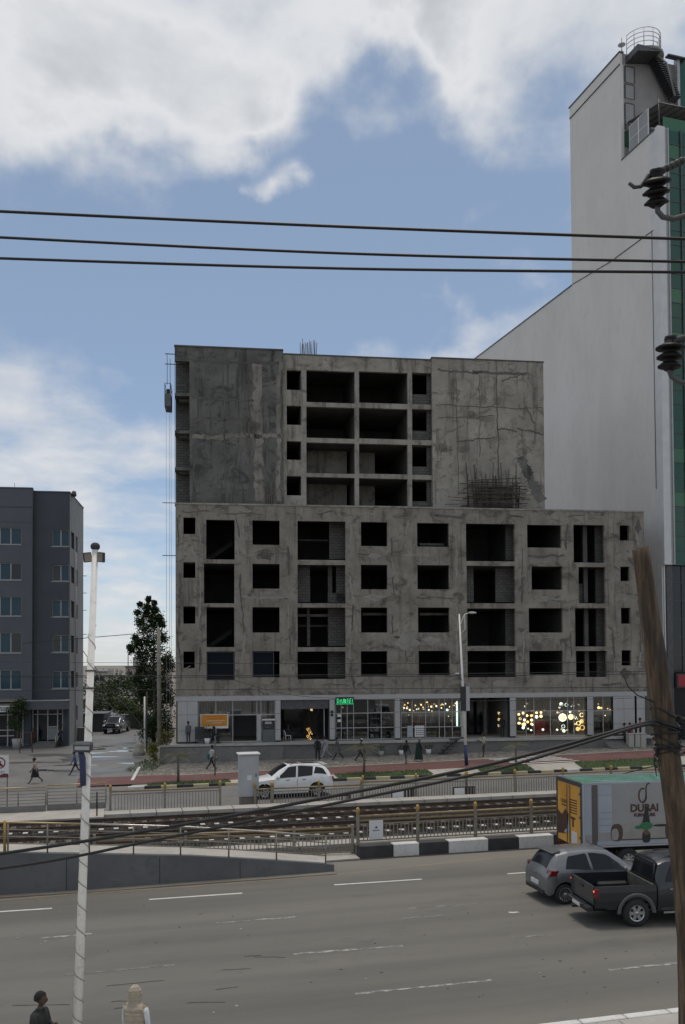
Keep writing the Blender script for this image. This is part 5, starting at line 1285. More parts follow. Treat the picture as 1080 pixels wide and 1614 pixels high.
for y in (799, 822): a = LF(20, y, -.6); boxpart('band_groove', XL, xS + .01, -.63, -.598, a[1] - .04, a[1] + .05, M['blue_wall2'] if y == 799 else M['dirty_metal'], left)
MB().tube([(.08, 3.2, .1), (.08, 3.2, zL - 5)], .05, 6).build('rain_pipe', M['box_grey'], left)
for y in (875, 908, 935, 962, 1000): a = LS(131.5, y); MB().tube([(.0, tB - .1, a[1]), (.35, tB - .1, a[1])], .03, 5).build('pipe_stub', M['dirty_metal'], left)
MB().lathe([(.05, 0), (.25, .1), (.2, .5), (.05, .6)], (.2, 1.2, zL - .2), 8).build('roof_lamp', M['dirty_metal'], left)
a = LF(23, 769, 2)[1]; MB().tube([(LF(23, 769, 2)[0], 2, zL2 - .5), (LF(23, 769, 2)[0], 2, zL2 + 1.0)], .02, 5).build('aerial', M['dirty_metal'], left)
# ground floor: canopy, doorway, awning
zd0 = LF(60, 1168)[1]
boxpart('canopy', LF(32, 1110, -1.6)[0], .1, -1.6, -.61, zc_ - .75, zc_ - .02, M['blue_wall'], left); boxpart('canopy_top', LF(0, 1110, -1.7)[0] - 3, .12, -1.66, .0, zc_ - .019, zc_ + .05, M['pale_side'], left)
boxpart('ground_wall', XL, LF(50, 1140)[0], -.2, .2, -.3, zc_ - .21, M['blue_wall2'], left); boxpart('ground_wall', LF(100, 1140)[0], 0, -.2, .3, -.3, zc_ - .21, M['blue_wall2'], left)
dw = empty('entrance_door', (0, 0, 0)); dw.parent = left
xa, xb = LF(51, 1140)[0], LF(99, 1140)[0]; zt2 = zc_ - .76
boxpart('dark_interior', xa, xb, .25, .3, zd0, zt2 + .3, M['dark_glass'], dw)
for px in (51.5, 59, 75, 90.5, 98.5): s = LF(px, 1140)[0]; boxpart('jamb', s - .05, s + .05, .1, .2, zd0, zt2, M['alu'], dw)
s0, s1 = LF(51.5, 1140)[0], LF(98.5, 1140)[0]; zz_ = LF(70, 1126)[1]; boxpart('transom', s0 + .06, s1 - .06, .11, .19, zz_ - .04, zz_ + .04, M['alu'], dw)
boxpart('door_rail', LF(75, 1140)[0] + .06, LF(90, 1140)[0], .11, .19, LF(80, 1146)[1] - .06, LF(80, 1146)[1] + .06, M['alu'], dw); boxpart('door_leaf', LF(75, 1140)[0] + .06, LF(90, 1140)[0], .13, .17, zd0 + .1, LF(80, 1147)[1] - .061, M['pale_side'], dw)
zst = .008
est = empty('entrance_steps', L0 + LX * LF(56, 1170)[0] + LY * -.4 + Vector((0, 0, zst)), TLa, 'grey entrance steps below the doorway of the slate blue block', 'steps')
w_ = LF(92, 1170)[0] - LF(56, 1170)[0]
for k in range(4): boxpart('step', 0, w_, -1.5 + k * .35, -1.5 + (k + 1) * .35 - .002, 0, (zd0 - zst) * (k + 1) / 4, M['plinth'], est)
boxpart('landing', 0, w_, -.1, .2, 0, zd0 - zst - .003, M['plinth'], est)
hr = empty('stair_handrail', L0 + LX * LF(94, 1170)[0] + LY * -1.7 + Vector((0, 0, zst)), TLa, 'bent steel handrail at the right of the slate block steps', 'handrail')
MB().tube([(0, -.4, 0), (0, -.4, 1.0), (.3, 1.2, 1.9)], .035, 6).build('rail', M['steel'], hr); MB().tube([(.3, 1.2, 0), (.3, 1.2, 1.9)], .03, 6).build('post', M['steel'], hr); MB().tube([(0, -.4, .5), (.3, 1.2, 1.4)], .025, 6).build('mid_rail', M['steel'], hr)
a = LR(-30, 1113, 33, 1122, -1.9)
aw = empty('shop_awning', L0 + LX * a[0] + LY * -1.9 + Vector((0, 0, a[2])), TLa, 'white lettered awning valance at the far left shop', 'awning')
boxpart('valance', 0, a[1] - a[0], 0, .05, 0, a[3] - a[2], M['plastic_white'], aw); MB().hexa([(0, .051, a[3] - a[2] - .05), (a[1] - a[0], .051, a[3] - a[2] - .05), (a[1] - a[0], 1.65, a[3] - a[2] + .7), (0, 1.65, a[3] - a[2] + .7), (0, .051, a[3] - a[2]), (a[1] - a[0], .051, a[3] - a[2]), (a[1] - a[0], 1.65, a[3] - a[2] + .75), (0, 1.65, a[3] - a[2] + .75)]).build('cloth', M['earth'], aw)
for i in range(14):
    s = (a[1] - a[0]) * (.42 + i * .042); mb = MB(); mb.box(s, s + .06, -.01, -.001, .1, .42)
    if i % 3: mb.box(s + .061, s + .13, -.01, -.001, .34 if i % 2 else .1, .42 if i % 2 else .18)
    mb.build('letter', M['dark_frame'], aw)
for px in (-20, 12, 36):
    s = LF(px, 1150, -.3)[0]; boxpart('shop_mullion', s - .05, s + .05, -.3, -.2, zd0 - .4, zc_ - .8, M['alu'], left)
boxpart('shop_window', LF(-30, 1150, -.25)[0], LF(36, 1150, -.25)[0], -.26, -.22, zd0 - .3, zc_ - .8, M['dark_glass'], left)
for y in (1127, 1151, 1160): z = LF(10, y, -.35)[1]; boxpart('shop_rail', LF(-30, 1150, -.35)[0], LF(22, 1150, -.35)[0], -.36, -.31, z - .03, z + .04, M['white_trim'], left)
# ------------------------------------------------------------------ black and white kerb of the tramway
bw = empty('painted_kerb', UV(0, 31.95, 0), ANG); bw['kind'] = 'structure'
ub = [toUV(atZ(x, y, 0))[0] for x, y in ((568, 1355), (622, 1352), (663, 1349), (707, 1345), (770, 1341), (818, 1338), (872, 1334), (925, 1331), (985, 1327), (1040, 1323), (1100, 1319))]
vline = sum(toUV(atZ(x, y, 0))[1] for x, y in ((622, 1352), (770, 1341), (872, 1334))) / 3
bw.location = UV(0, vline, 0)
KH = 0.47
for i in range(len(ub) - 1):
    mb = MB(); mb.box(ub[i] + .012, ub[i + 1] - .012, .0, .42, -.02, KH); mb.build('kerb_block', M['kerb_b' if i % 2 == 0 else 'kerb_w'], bw, bevel=.02)
boxpart('kerb_back', ub[0], 60, .44, .95, -.02, KH - .04, M['earth'], bw)
MB().prism([(ub[0] - 2.2, -.2, 0.0), (ub[0] - .02, -.1, 0.0), (ub[0] - .02, .95, .0), (ub[0] - 2.2, .95, .0)], (0, 0, .06)).build('concrete_apron', M['pave'], bw)

# ------------------------------------------------------------------ baluster fences
bal_me = MB().box(-.016, .016, -.016, .016, 0, 1).mesh('baluster'); bal_me.materials.append(M['fence_grey'])
cap_me = MB(); cap_me.lathe([(.06, 0), (.072, .01), (.072, .17), (.055, .23), (.02, .25)], n=10); cap_me = cap_me.mesh('post_cap'); cap_me.materials.append(M['yellow'])
def fence(u0, u1, v0, v1, z0, posts, label, h=1.2, group=None, panel_lo=.12, panel_hi=.82, caps=True, step=.15, top=(1.05, 1.2), rail_m='fence_brown'):
    a, b = UV(u0, v0), UV(u1, v1); L_ = (b - a).length; an = math.atan2(b.y - a.y, b.x - a.x)
    e = empty('baluster_fence', Vector((a.x, a.y, z0)), an, label, 'fence', group)
    for p in posts:
        x = p * L_
        MB().box(x - .055, x + .055, -.055, .055, 0, h + .02).build('post', M['fence_grey'], e, bevel=.01)
        if caps: o = link('post_cap', cap_me, None, e, (x, 0, h + .021))
    for z in top: MB().tube([(0, 0, z), (L_, 0, z)], .045, 8).build('top_rail', M[rail_m], e)
    for z in (panel_lo, panel_hi): MB().box(0, L_, -.02, .02, z - .025, z + .025).build('rail', M['fence_grey'], e)
    n = int(L_ / step)
    for i in range(n):
        x = (i + .5) * step
        if any(abs(x - p * L_) < .08 for p in posts): continue
        o = link('baluster', bal_me, None, e, (x, 0, panel_lo + .026)); o.scale = (1, 1, panel_hi - panel_lo - .052)
    return e
# near fence on the painted kerb
uf0, uf1 = toUV(atZ(570, 1352, 0))[0], toUV(atZ(570, 1352, 0))[0] + 14.4
f1 = fence(uf0, uf1, vline + .7, vline + .7, KH - .04, [i / 6 for i in range(7)], 'grey baluster fence with yellow post caps standing on the black and white kerb', h=1.1, panel_lo=.1, panel_hi=.72, top=(.86, 1.02))
pl_ = boxpart('notice_plate', 0, .55, 0, .02, 0, .72, M['plastic_white']); q = UV(uf0 + .42, vline + .6, KH + .1); pl_.location = q; pl_.rotation_euler.z = ANG
tag(pl_, 'white notice plate with a small dark emblem tied to the near fence', 'plate'); MB().prism([(.22, -.004, .42), (.34, -.004, .42), (.28, -.004, .52)], (0, .003, 0)).build('emblem', M['dark_frame'], pl_)
mb = MB(); [mb.box(.14 + k * .07, .19 + k * .07, -.004, -.001, .32, .36) for k in range(4)]; mb.build('print_row', M['dark_frame'], pl_)
# its continuation behind the ramp, lower down
ua = toUV(atZ(150, 1352, 0))[0]
fence(ua, uf0 - .15, vline + 1.4, vline + .75, 0.02, [0, .34, .76, .995], 'long brown topped baluster fence behind the ramp handrail', h=1.12, panel_lo=.1, panel_hi=.74, top=(.88, 1.02), caps=False)
# far fence along the second carriageway
def far_fence(pxs, py, label, z=0.02, panels=True, v=45.0, **k):
    us = [toUV(atPlane(x, py, UV(0, v, 0), VV))[0] for x in pxs]; a, b = us[0], us[-1]
    return fence(a, b, v, v, z, [(u - a) / (b - a) for u in us], label, **k)
far_fence((174, 260, 347), 1270, 'pale far fence with brown top rail left of the grey cabinet', h=1.12, panel_lo=.1, panel_hi=.9, top=(1.05,))
far_fence((402, 428), 1265, 'short fence bay right of the grey cabinet before the white car', h=.95, top=(.86,), panel_hi=.72)
far_fence((430, 503, 570), 1262, 'fence bay with brown rail in front of the white car', h=.95, top=(.88,), panel_hi=.72)
far_fence((572, 656, 735), 1258, 'dull grey fence bays between the two white boxes', h=1.1, top=(1.02,), panel_lo=.05, panel_hi=.85)
far_fence((736, 812, 888, 964, 1040, 1110), 1253, 'far fence with gold post caps right of the pole with the navy base', h=1.12, top=(1.05,), panel_lo=.05, panel_hi=.88)
for k, (px0, px1, y0, y1) in enumerate(((536, 550, 1247, 1261), (614, 650, 1242, 1262), (711, 745, 1238, 1259))):
    v = 44.88; a = toUV(atPlane(px0, y1, UV(0, v, 0), VV))[0]; b = toUV(atPlane(px1, y1, UV(0, v, 0), VV))[0]
    e = empty('barrier_box', UV(a, v - .35, 0.02), ANG, ('small black barred box at the fence right of the white car', 'white and black crowd barrier box left of the bare fence post', 'white and black barrier box under the gold capped post')[k], 'barrier')
    w = b - a; h = .62 if k else .45
    mb = MB(); mb.box(0, w, 0, .03, h - .05, h); mb.box(0, w, 0, .03, 0, .05); mb.box(0, .05, 0, .03, .051, h - .051); mb.box(w - .05, w, 0, .03, .051, h - .051); mb.build('frame', M['black'], e)
    if k: boxpart('white_panel', .06, w * .5, .0, .03, .06, h - .06, M['plastic_white'], e)
    for j in range(3): boxpart('black_slat', w * (.56 + .14 * j), w * (.64 + .14 * j), .0, .03, .055, h - .055, M['black'], e)
    boxpart('foot', 0, w, -.12, .16, -.02, -.001, M['black'], e)

# ------------------------------------------------------------------ ramp with its slate wall and steel handrail
wp = [(-70, 1419), (0, 1412), (160, 1402), (300, 1391.5), (420, 1383), (527, 1375)]
zt_ = [1.4, 1.34, 1.13, .88, .58, .26]
base = [atZ(x, y, 0) for x, y in wp]
ramp = empty('access_ramp', base[0], 0, 'slate grey walled pedestrian ramp dropping to the right beside the road', 'ramp')
def rl_(p, z=0): return (p.x - base[0].x, p.y - base[0].y, z)
def solid_strip(pts, depth0, depth1, z0s, z1s, name, m):
    mb = MB(); rings = []
    for i, p in enumerate(pts):
        t = (pts[min(i + 1, len(pts) - 1)] - pts[max(i - 1, 0)]).normalized(); n = Vector((-t.y, t.x, 0))
        a, b = p + n * depth0, p + n * depth1
        rings.append([mb.bm.verts.new(rl_(a, z0s[i])), mb.bm.verts.new(rl_(b, z0s[i])), mb.bm.verts.new(rl_(b, z1s[i])), mb.bm.verts.new(rl_(a, z1s[i]))])
    for i in range(len(rings) - 1):
        for k in range(4): mb.bm.faces.new([rings[i][k], rings[i][(k + 1) % 4], rings[i + 1][(k + 1) % 4], rings[i + 1][k]])
    mb.bm.faces.new(rings[0]); mb.bm.faces.new(rings[-1][::-1]); return mb.build(name, m, ramp)
solid_strip(base, 0, .28, [-.05] * 6, zt_, 'retaining_wall', M['ramp_wall'])
for i in range(1, 5): p = base[i].lerp(base[i - 1], .35); MB().box(-.012, .012, -.004, .0, 0, zt_[i] + .02).build('wall_joint', M['joint'], ramp, rl_(p), (0, 0, R(15)))
solid_strip(base, .282, 2.1, [-.05] * 6, [z - .12 for z in zt_], 'walkway', M['pave'])
solid_strip(base, -.35, -.002, [-.02] * 6, [.035] * 6, 'gutter_strip', M['earth'])
# steel handrails: posts on the wall, four rails
def wall_at(px):
    xs = [p[0] for p in wp]
    for i in range(len(xs) - 1):
        if xs[i] <= px <= xs[i + 1]:
            f = (px - xs[i]) / (xs[i + 1] - xs[i]); p = base[i].lerp(base[i + 1], f); t = (base[i + 1] - base[i]).normalized(); n = Vector((-t.y, t.x, 0))
            return p + n * .14 + Vector((0, 0, zt_[i] + (zt_[i + 1] - zt_[i]) * f))
    return base[-1]
def handrail(pxs, label, m='steel', h=.95, rails=(.95, .72, .5, .28)):
    P = [wall_at(x) for x in pxs]; e = empty('ramp_handrail', P[0], 0, label, 'handrail')
    for p in P: q = p - P[0]; MB().tube([q, q + Vector((0, 0, h))], .028, 8).build('post', M['fence_grey'], e)
    for k, z in enumerate(rails): MB().tube([p - P[0] + Vector((0, 0, z)) for p in P], .032 if k == 0 else .02, 8).build('rail', M[m] if k == 0 else M['fence_grey'], e)
handrail([140, 210, 285, 361, 437, 515], 'sloping steel handrail along the top of the ramp wall')
handrail([-60, 11, 73, 127], 'left length of ramp handrail with a golden top rail', 'brass')
MB().tube([Vector((0, 0, 0)), Vector((0, 0, 1.0))], .05, 8).build('wrapped_post', M['yellow'], bpy.data.objects['ramp_handrail.001'], tuple(wall_at(6) - wall_at(-60)))
# platform beyond the tracks with its railing
pu = toUV(atZ(165, 1262, .28))[0]
plat = MB().hexa([UV(-45, 42.5, -.05), UV(pu, 42.5, -.05), UV(pu, 45.1, -.05), UV(-45, 45.1, -.05), UV(-45, 42.5, .28), UV(pu, 42.5, .28), UV(pu, 45.1, .28), UV(-45, 45.1, .28)]).build('tram_platform', M['pave']); plat['kind'] = 'structure'
def hrail(u0, u1, v, z, n, label, h=1.15, cols=6):
    a = UV(u0, v, z); e = empty('platform_railing', a, ANG, label, 'railing'); L_ = u1 - u0
    boxpart('kerb_upstand', 0, L_, -.08, .1, 0, .28, M['plinth'], e)
    for i in range(n): x = L_ * i / (n - 1); MB().tube([(x, 0, .281), (x, 0, h)], .03, 6).build('post', M['fence_grey'], e)
    for k in range(cols): z_ = .4 + (h - .4) * k / (cols - 1); MB().tube([(0, 0, z_), (L_, 0, z_)], .034 if k == cols - 1 else .018, 6).build('rail', M['brass' if k == cols - 1 else 'fence_grey'], e)
ux = lambda px: toUV(atPlane(px, 1260, UV(0, 45.0, 0), VV))[0]
hrail(ux(-60), ux(72), 45.0, .28, 4, 'left length of platform railing with golden top rail')
hrail(ux(74), ux(167), 45.15, .28, 3, 'right length of platform railing with golden top rail', 1.2)
tag(MB().tube([(0, 0, 0), (0, 0, 1.1)], .035, 8).build('marker_post', M['black'], None, UV(ux(154), 42.9, .28)), 'thin black marker post on the platform end', 'post')
bpy.data.objects['marker_post'].data.materials[0] = M['black']
# red ring sign on a white board, at the far left
sgp = atPlane(-1, 1226, UV(0, 45.4, 0), VV)
sg = empty('notice_board', UV(toUV(sgp)[0], 45.4, 0.004), ANG, 'white board with a red ring symbol at the left edge behind the railing', 'sign')
M['ring_red'] = mat('sign_red', (0.14, 0.02, 0.035), rough=0.5)
zlo, zhi = atPlane(0, 1226, UV(0, 45.4, 0), VV).z, atPlane(0, 1191, UV(0, 45.4, 0), VV).z
hw = .42
boxpart('board', -hw, hw, 0, .03, zlo, zhi, M['plastic_white'], sg)
for s in (-hw + .05, hw - .09): boxpart('leg', s, s + .04, .031, .07, -.02, zhi - .05, M['dirty_metal'], sg)
mb = MB(); n = 20; cz_ = zhi - .36; r0, r1 = .22, .28
for i in range(n):
    a0, a1 = 2 * math.pi * i / n, 2 * math.pi * (i + 1) / n
    mb.poly([(r0 * math.cos(a0), -.004, cz_ + r0 * math.sin(a0)), (r0 * math.cos(a1), -.004, cz_ + r0 * math.sin(a1)), (r1 * math.cos(a1), -.004, cz_ + r1 * math.sin(a1)), (r1 * math.cos(a0), -.004, cz_ + r1 * math.sin(a0))])
mb.build('ring', M['ring_red'], sg); MB().prism([(-.2, -.006, cz_ + .14), (-.14, -.006, cz_ + .2), (.2, -.006, cz_ - .14), (.14, -.006, cz_ - .2)], (0, .004, 0)).build('slash', M['ring_red'], sg)
MB().prism([(-.1, -.003, cz_ - .16), (.1, -.003, cz_ - .16), (.06, -.003, cz_ + .02), (.1, -.003, cz_ + .12), (0, -.003, cz_ + .06), (-.08, -.003, cz_ + .12)], (0, .002, 0)).build('pictogram', M['ring_red'], sg)
MB().prism([(-hw, -.003, zlo), (hw, -.003, zlo), (hw - .02, -.003, zlo + .17), (hw - .2, -.003, zlo + .2), (-.1, -.003, zlo + .08), (-hw, -.003, zlo + .03)], (0, .002, 0)).build('foot_print', M['ring_red'], sg)
def flat_text(txt, size, m, parent, loc, rot=(R(90), 0, 0), name='lettering', ext=.002, bold=0.0, align='CENTER'):
    cu = bpy.data.curves.new(name, 'FONT'); cu.body = txt; cu.size = size; cu.extrude = ext; cu.align_x = align; cu.offset = bold
    t = bpy.data.objects.new(name, cu); col.objects.link(t); dg = bpy.context.evaluated_depsgraph_get()
    me = bpy.data.meshes.new_from_object(t.evaluated_get(dg)); bpy.data.objects.remove(t); bpy.data.curves.remove(cu)
    me.materials.clear(); return link(name, me, m, parent, loc, rot)
flat_text('KEY', .17, M['dark_frame'], sg, (.1, -.003, cz_ - .5)); flat_text('UP', .17, M['dark_frame'], sg, (.1, -.003, cz_ - .68))
# grey tramway cabinet
cbp = atZ(383, 1261, 0); cu_, cv_ = toUV(cbp)
cab = empty('trackside_cabinet', UV(cu_, 45.2, 0), ANG, 'tall pale grey metal cabinet with a small roof cap at the fence', 'cabinet')
cw_, ch_ = .98, 2.62
boxpart('foot', -cw_ / 2 + .05, cw_ / 2 - .05, 0, .6, 0, .5, M['earth'], cab); boxpart('body', -cw_ / 2, cw_ / 2, -.05, .65, .502, ch_, M['box_grey'], cab, .02); boxpart('roof_cap', -cw_ / 2 - .08, cw_ / 2 + .08, -.13, .73, ch_ + .002, ch_ + .1, M['white_trim'], cab, .03)
boxpart('door', -cw_ / 2 + .05, cw_ / 2 - .05, -.062, -.051, .56, ch_ - .06, M['box_grey'], cab); boxpart('label_plate', -.12, .12, -.07, -.0625, 1.35, 1.6, M['plastic_white'], cab)
boxpart('handle', .32, .36, -.09, -.0625, 1.5, 1.68, M['dirty_metal'], cab)

# ------------------------------------------------------------------ poles and lamps
def lerp_pole(px0, py0, px1, py1, Y0, Y1): return atY(px0, py0, Y0), atY(px1, py1, Y1)
# white pole in the near pavement, wrapped with cable
YP = 15.35
top, low = atY(150, 866, YP), atY(122, 1614, YP)
d_ = (top - low) / (top.z - low.z); foot = low + d_ * (0.13 - low.z)
wpole = empty('white_lamp_pole', foot, 0, 'tall leaning white pole wrapped in a spiral of cable with two small lights on top', 'lamp post')
H_ = top.z - foot.z; ax_ = d_.normalized()
MB().tube([(0, 0, 0), tuple(d_ * H_)], [.084, .052], 18).build('pole', M['white_metal'], wpole)
MB().lathe([(.16, -.01), (.16, .03), (.1, .06)], n=12).build('base_plate', M['white_metal'], wpole)
sp_pts = []
for i in range(420):
    f = i / 419; z = .25 + f * 7.6; a = -f * 20 * 2 * math.pi + .5 * math.sin(f * 20); r = .086 - .03 * z / H_ + .004
    q = d_ * z; sp_pts.append((q.x + r * math.cos(a), q.y + r * math.sin(a), z))
MB().tube(sp_pts, .006, 5).build('spiral_cable', M['fence_grey'], wpole)
MB().ball(tuple(d_ * (H_ + .05)), .085, sz=.85).build('ball_cap', M['kerb_b'], wpole)
for s, rz in ((-1, .5), (1, -.5)):
    q = d_ * (H_ - .14)
    o = boxpart('floodlight', -.07, .07, -.03, .03, -.085, .085, M['kerb_b'], wpole, .01); o.location = (q.x + s * .12, q.y - .03, q.z); o.rotation_euler = (.15, s * .15, rz)
    boxpart('lens', -.058, .058, -.036, -.031, -.07, .07, M['fence_grey'], o)
    MB().tube([(q.x, q.y, q.z - .02), (q.x + s * .12, q.y - .02, q.z - .02)], .02, 6).build('bracket', M['white_metal'], wpole)
for z in (H_ - 2.1, H_ - 2.4): q = d_ * z; MB().lathe([(.09, -.015), (.1, 0), (.09, .015)], tuple(q), 12).build('band_clamp', M['dirty_metal'], wpole)
# boxy light on a navy bracket, fixed to the same pole
bl0 = atY(131, 1238, YP - .14); bl1 = atY(130, 1195, YP - .2); bl2 = atY(127, 1184, YP - .24)
nv = MB().tube([bl0 - foot, bl0.lerp(bl1, .5) - foot, bl1 - foot, bl2 - foot], [.05, .052, .055, .05], 10).build('navy_bracket', M['navy'], wpole)
lh = boxpart('lamp_head', -.155, .155, -.1, .06, -.08, .09, M['dirty_metal'], wpole, .03); lh.location = atY(131.5, 1177.5, YP - .28) - foot; lh.rotation_euler = (.1, .02, .05)
boxpart('lamp_lens', -.12, .12, -.106, -.1005, -.03, .03, M['box_grey'], lh)
# street lamp across the road
lp = on_pave(735.5, 1206); ltop = atY(724, 968, lp.y)
slp = empty('street_lamp', lp, 0, 'slim white street lamp with navy base and a box on its shaft', 'street lamp')
dv = (ltop - lp); k = dv / dv.z
MB().tube([k * 0, k * 1.35], .12, 12).build('navy_base', M['navy'], slp); MB().tube([k * 1.351, k * dv.z], [.105, .05], 12).build('shaft', M['white_metal'], slp)
hp = atY(741, 966, lp.y - .3) - lp
MB().tube([k * (dv.z - .8), (hp + k * (dv.z - .1)) / 2, hp], .035, 6).build('arm', M['white_metal'], slp); MB().tube([k * (dv.z - 1.4), k * (dv.z - 1.0) + Vector((.35, 0, 0)), (hp + k * (dv.z - .1)) / 2], .025, 6).build('stay', M['white_metal'], slp)
MB().ball((hp.x + .15, hp.y, hp.z), .3, sy=.5, sz=.28).build('lamp_head', M['box_grey'], slp)
q = k * (atY(735, 1120, lp.y).z - lp.z); q2 = k * (atY(735, 1082, lp.y).z - lp.z)
boxpart('side_box', q.x - .25, q.x + .1, q.y - .42, q.y - .13, q.z, q2.z, M['kerb_b'], slp); boxpart('side_box_back', q.x + .102, q.x + .34, q.y - .42, q.y - .13, q.z, q2.z, M['box_grey'], slp)
a_ = atY(721, 1062, lp.y - .3) - lp; MB().tube([k * (atY(730, 1074, lp.y).z - lp.z), a_], .03, 6).build('small_arm', M['dirty_metal'], slp); MB().ball(tuple(a_), .1, sx=1.6, sz=.6).build('small_head', M['box_grey'], slp)
# concrete pole by the tall tree
cp = on_pave(251.5, 1176); ct = atY(250, 990, cp.y)
tag(MB().tube([cp, ct], [.2, .15], 10).build('concrete_pole', M['pave']), 'thick grey concrete pole in front of the tall dark tree', 'pole')
bpy.data.objects['concrete_pole'].data.materials[0] = M['patch_lite']
# thin lamp posts along the side street
for px, yb, yt, m, lab in ((228, 1180, 1098, 'white_metal', 'slim pale post at the side street kerb'), (231.5, 1186, 1090, 'kerb_b', 'slim dark post beside the pale one at the side street kerb')):
    p = on_pave(px, yb); t = atY(px, yt, p.y); tag(MB().tube([p, t], .07, 8).build('kerb_post', M[m]), lab, 'post')
p = on_pave(339, 1222); tag(MB().tube([p, atY(339, 1160, p.y)], .04, 8).build('bare_post', M['dirty_metal']), 'thin bare post standing in the red path left of the cabinet', 'post')
# concrete block and bollard clutter at the kerb
p = on_pave(219, 1191); o = MB().lathe([(.5, -.1), (.5, .35), (.42, .42), (.4, .75), (.25, 1.0), (.1, 1.05)], n=10).build('rubble_heap', M['patch_lite'], None, p); tag(o, 'lumpy grey concrete lump at the side street kerb', 'rubble')

# wooden pole, leaning, close to the camera
YW = 12.0
def interp_(tab, x):
    for a, b in zip(tab, tab[1:]):
        if x <= b[0] or b is tab[-1]:
            f = (x - a[0]) / (b[0] - a[0]); return tuple(p + (q - p) * f for p, q in zip(a[1:], b[1:]))
wt = atY(1011, 864, YW); wf = Vector((atY(1088, 1614, YW).x, YW, .13))
pc_t = [(0, 0, .165)] + [(atY(x, y, YW).z - .13, atY(x, y, YW).x - wf.x, r * YW / FPX) for x, y, r in ((1086, 1480, 19), (1079, 1390, 19), (1068.5, 1300, 18.5), (1058.5, 1220, 18), (1046.5, 1130, 17.5), (1037, 1050, 17), (1027, 975, 14.5), (1011, 862, 13.5))]
def pc(z): return Vector((interp_(pc_t, z)[0], 0, z))
wood = empty('wooden_power_pole', wf, 0, 'leaning rough wooden pole with a cut top and a knot of black cables', 'pole')
def bark_mat():
    m, N, L, P = nmat('weathered_pole_wood'); P.inputs['Roughness'].default_value = 0.9
    tc = N.new('ShaderNodeTexCoord')
    def noise(sc, st, det=8, ro=.65):
        q = N.new('ShaderNodeMapping'); q.inputs['Scale'].default_value = st; L.new(tc.outputs['Object'], q.inputs[0])
        n = N.new('ShaderNodeTexNoise'); n.inputs['Scale'].default_value = sc; n.inputs['Detail'].default_value = det; n.inputs['Roughness'].default_value = ro; L.new(q.outputs[0], n.inputs['Vector']); return n.outputs['Fac']
    r = N.new('ShaderNodeValToRGB'); e = r.color_ramp.elements; e[0].position = .3; e[0].color = (.018, .012, .008, 1); e[1].position = .75; e[1].color = (.2, .138, .086, 1)
    x = e.new(.5); x.color = (.075, .051, .032, 1)
    L.new(noise(3.0, (4, 4, .45)), r.inputs[0])
    mr = N.new('ShaderNodeMapRange'); mr.inputs['From Min'].default_value = .56; mr.inputs['From Max'].default_value = .7; L.new(noise(1.6, (1.5, 1.5, .5)), mr.inputs['Value'])
    mx = N.new('ShaderNodeMix'); mx.data_type = 'RGBA'; mx.inputs['B'].default_value = (.04, .036, .034, 1); L.new(mr.outputs[0], mx.inputs['Factor']); L.new(r.outputs[0], mx.inputs['A']); L.new(mx.outputs['Result'], P.inputs['Base Color'])
    b = N.new('ShaderNodeBump'); b.inputs['Strength'].default_value = .9; b.inputs['Distance'].default_value = .02; L.new(noise(6, (5, 5, .3)), b.inputs['Height']); L.new(b.outputs[0], P.inputs['Normal'])
    return m
M['bark'] = bark_mat()
HW = wt.z - wf.z; mb = MB(); nz_, na = 46, 22; rings = []
for i in range(nz_ + 1):
    f = i / nz_; z = f * HW; r = interp_(pc_t, z)[1] + .004 * math.sin(f * 17); ring = []
    cxo = .02 * math.sin(f * 5) ; 
    for j in range(na):
        a = 2 * math.pi * j / na; g = 1 + .05 * math.sin(3 * a + f * 3) + .03 * math.sin(7 * a + f * 9) + random.uniform(-.012, .012) - .10 * math.exp(-((a - 5.6 - .3 * math.sin(f * 4)) / .16) ** 2)
        zz_ = z + (.03 * math.cos(a) if i == nz_ else 0)
        ring.append(mb.bm.verts.new((pc(z).x + cxo + r * g * math.cos(a), r * g * math.sin(a), zz_)))
    rings.append(ring)
for i in range(nz_):
    for j in range(na): mb.bm.faces.new([rings[i][j], rings[i][(j + 1) % na], rings[i + 1][(j + 1) % na], rings[i + 1][j]]).smooth = True
mb.bm.faces.new(rings[0][::-1]); mb.bm.faces.new(rings[-1]); mb.build('trunk', M['bark'], wood)
kz = atY(1036, 1150, YW).z - wf.z
for i in range(11):
    z = kz + random.uniform(-.28, .3); r = .155 + random.uniform(0, .03); ti = random.uniform(-.07, .07); q = pc(z)
    MB().tube([(q.x + r * math.cos(a), q.y + r * math.sin(a), z + ti * math.cos(a) + .02 * math.sin(2 * a)) for a in [2 * math.pi * j / 18 for j in range(19)]], random.uniform(.009, .018), 6).build('cable_wrap', M['cable'], wood)
for i in range(12):
    q = pc(kz); a = Vector((q.x + .13, q.y - .1, kz + random.uniform(-.25, .2))); b = a + Vector((random.uniform(.1, .7), random.uniform(-.2, .1), random.uniform(-.7, .15)))
    m_ = a.lerp(b, .5) + Vector((.1, -.05, random.uniform(-.25, .05))); MB().tube([a, a.lerp(m_, .6) + Vector((.05, 0, .03)), m_, m_.lerp(b, .6), b], random.uniform(.006, .014), 5).build('loose_cable', M['cable'], wood)
for i in range(5):
    q = pc(kz - .3); a = Vector((q.x - .15, q.y - .06, kz - random.uniform(.05, .3))); b = a + Vector((random.uniform(-.06, .02), -.02, -random.uniform(.1, .35))); MB().tube([a, a.lerp(b, .5) + Vector((-.05, 0, 0)), b], .006, 5).build('loose_cable', M['cable'], wood)
MB().tube([atY(982, 1062, YW) - wf, atY(990, 1082, YW) - wf, atY(1005, 1096, YW) - wf, atY(1034, 1108, YW - .1) - wf], .009, 5).build('stub_wire', M['cable'], wood)
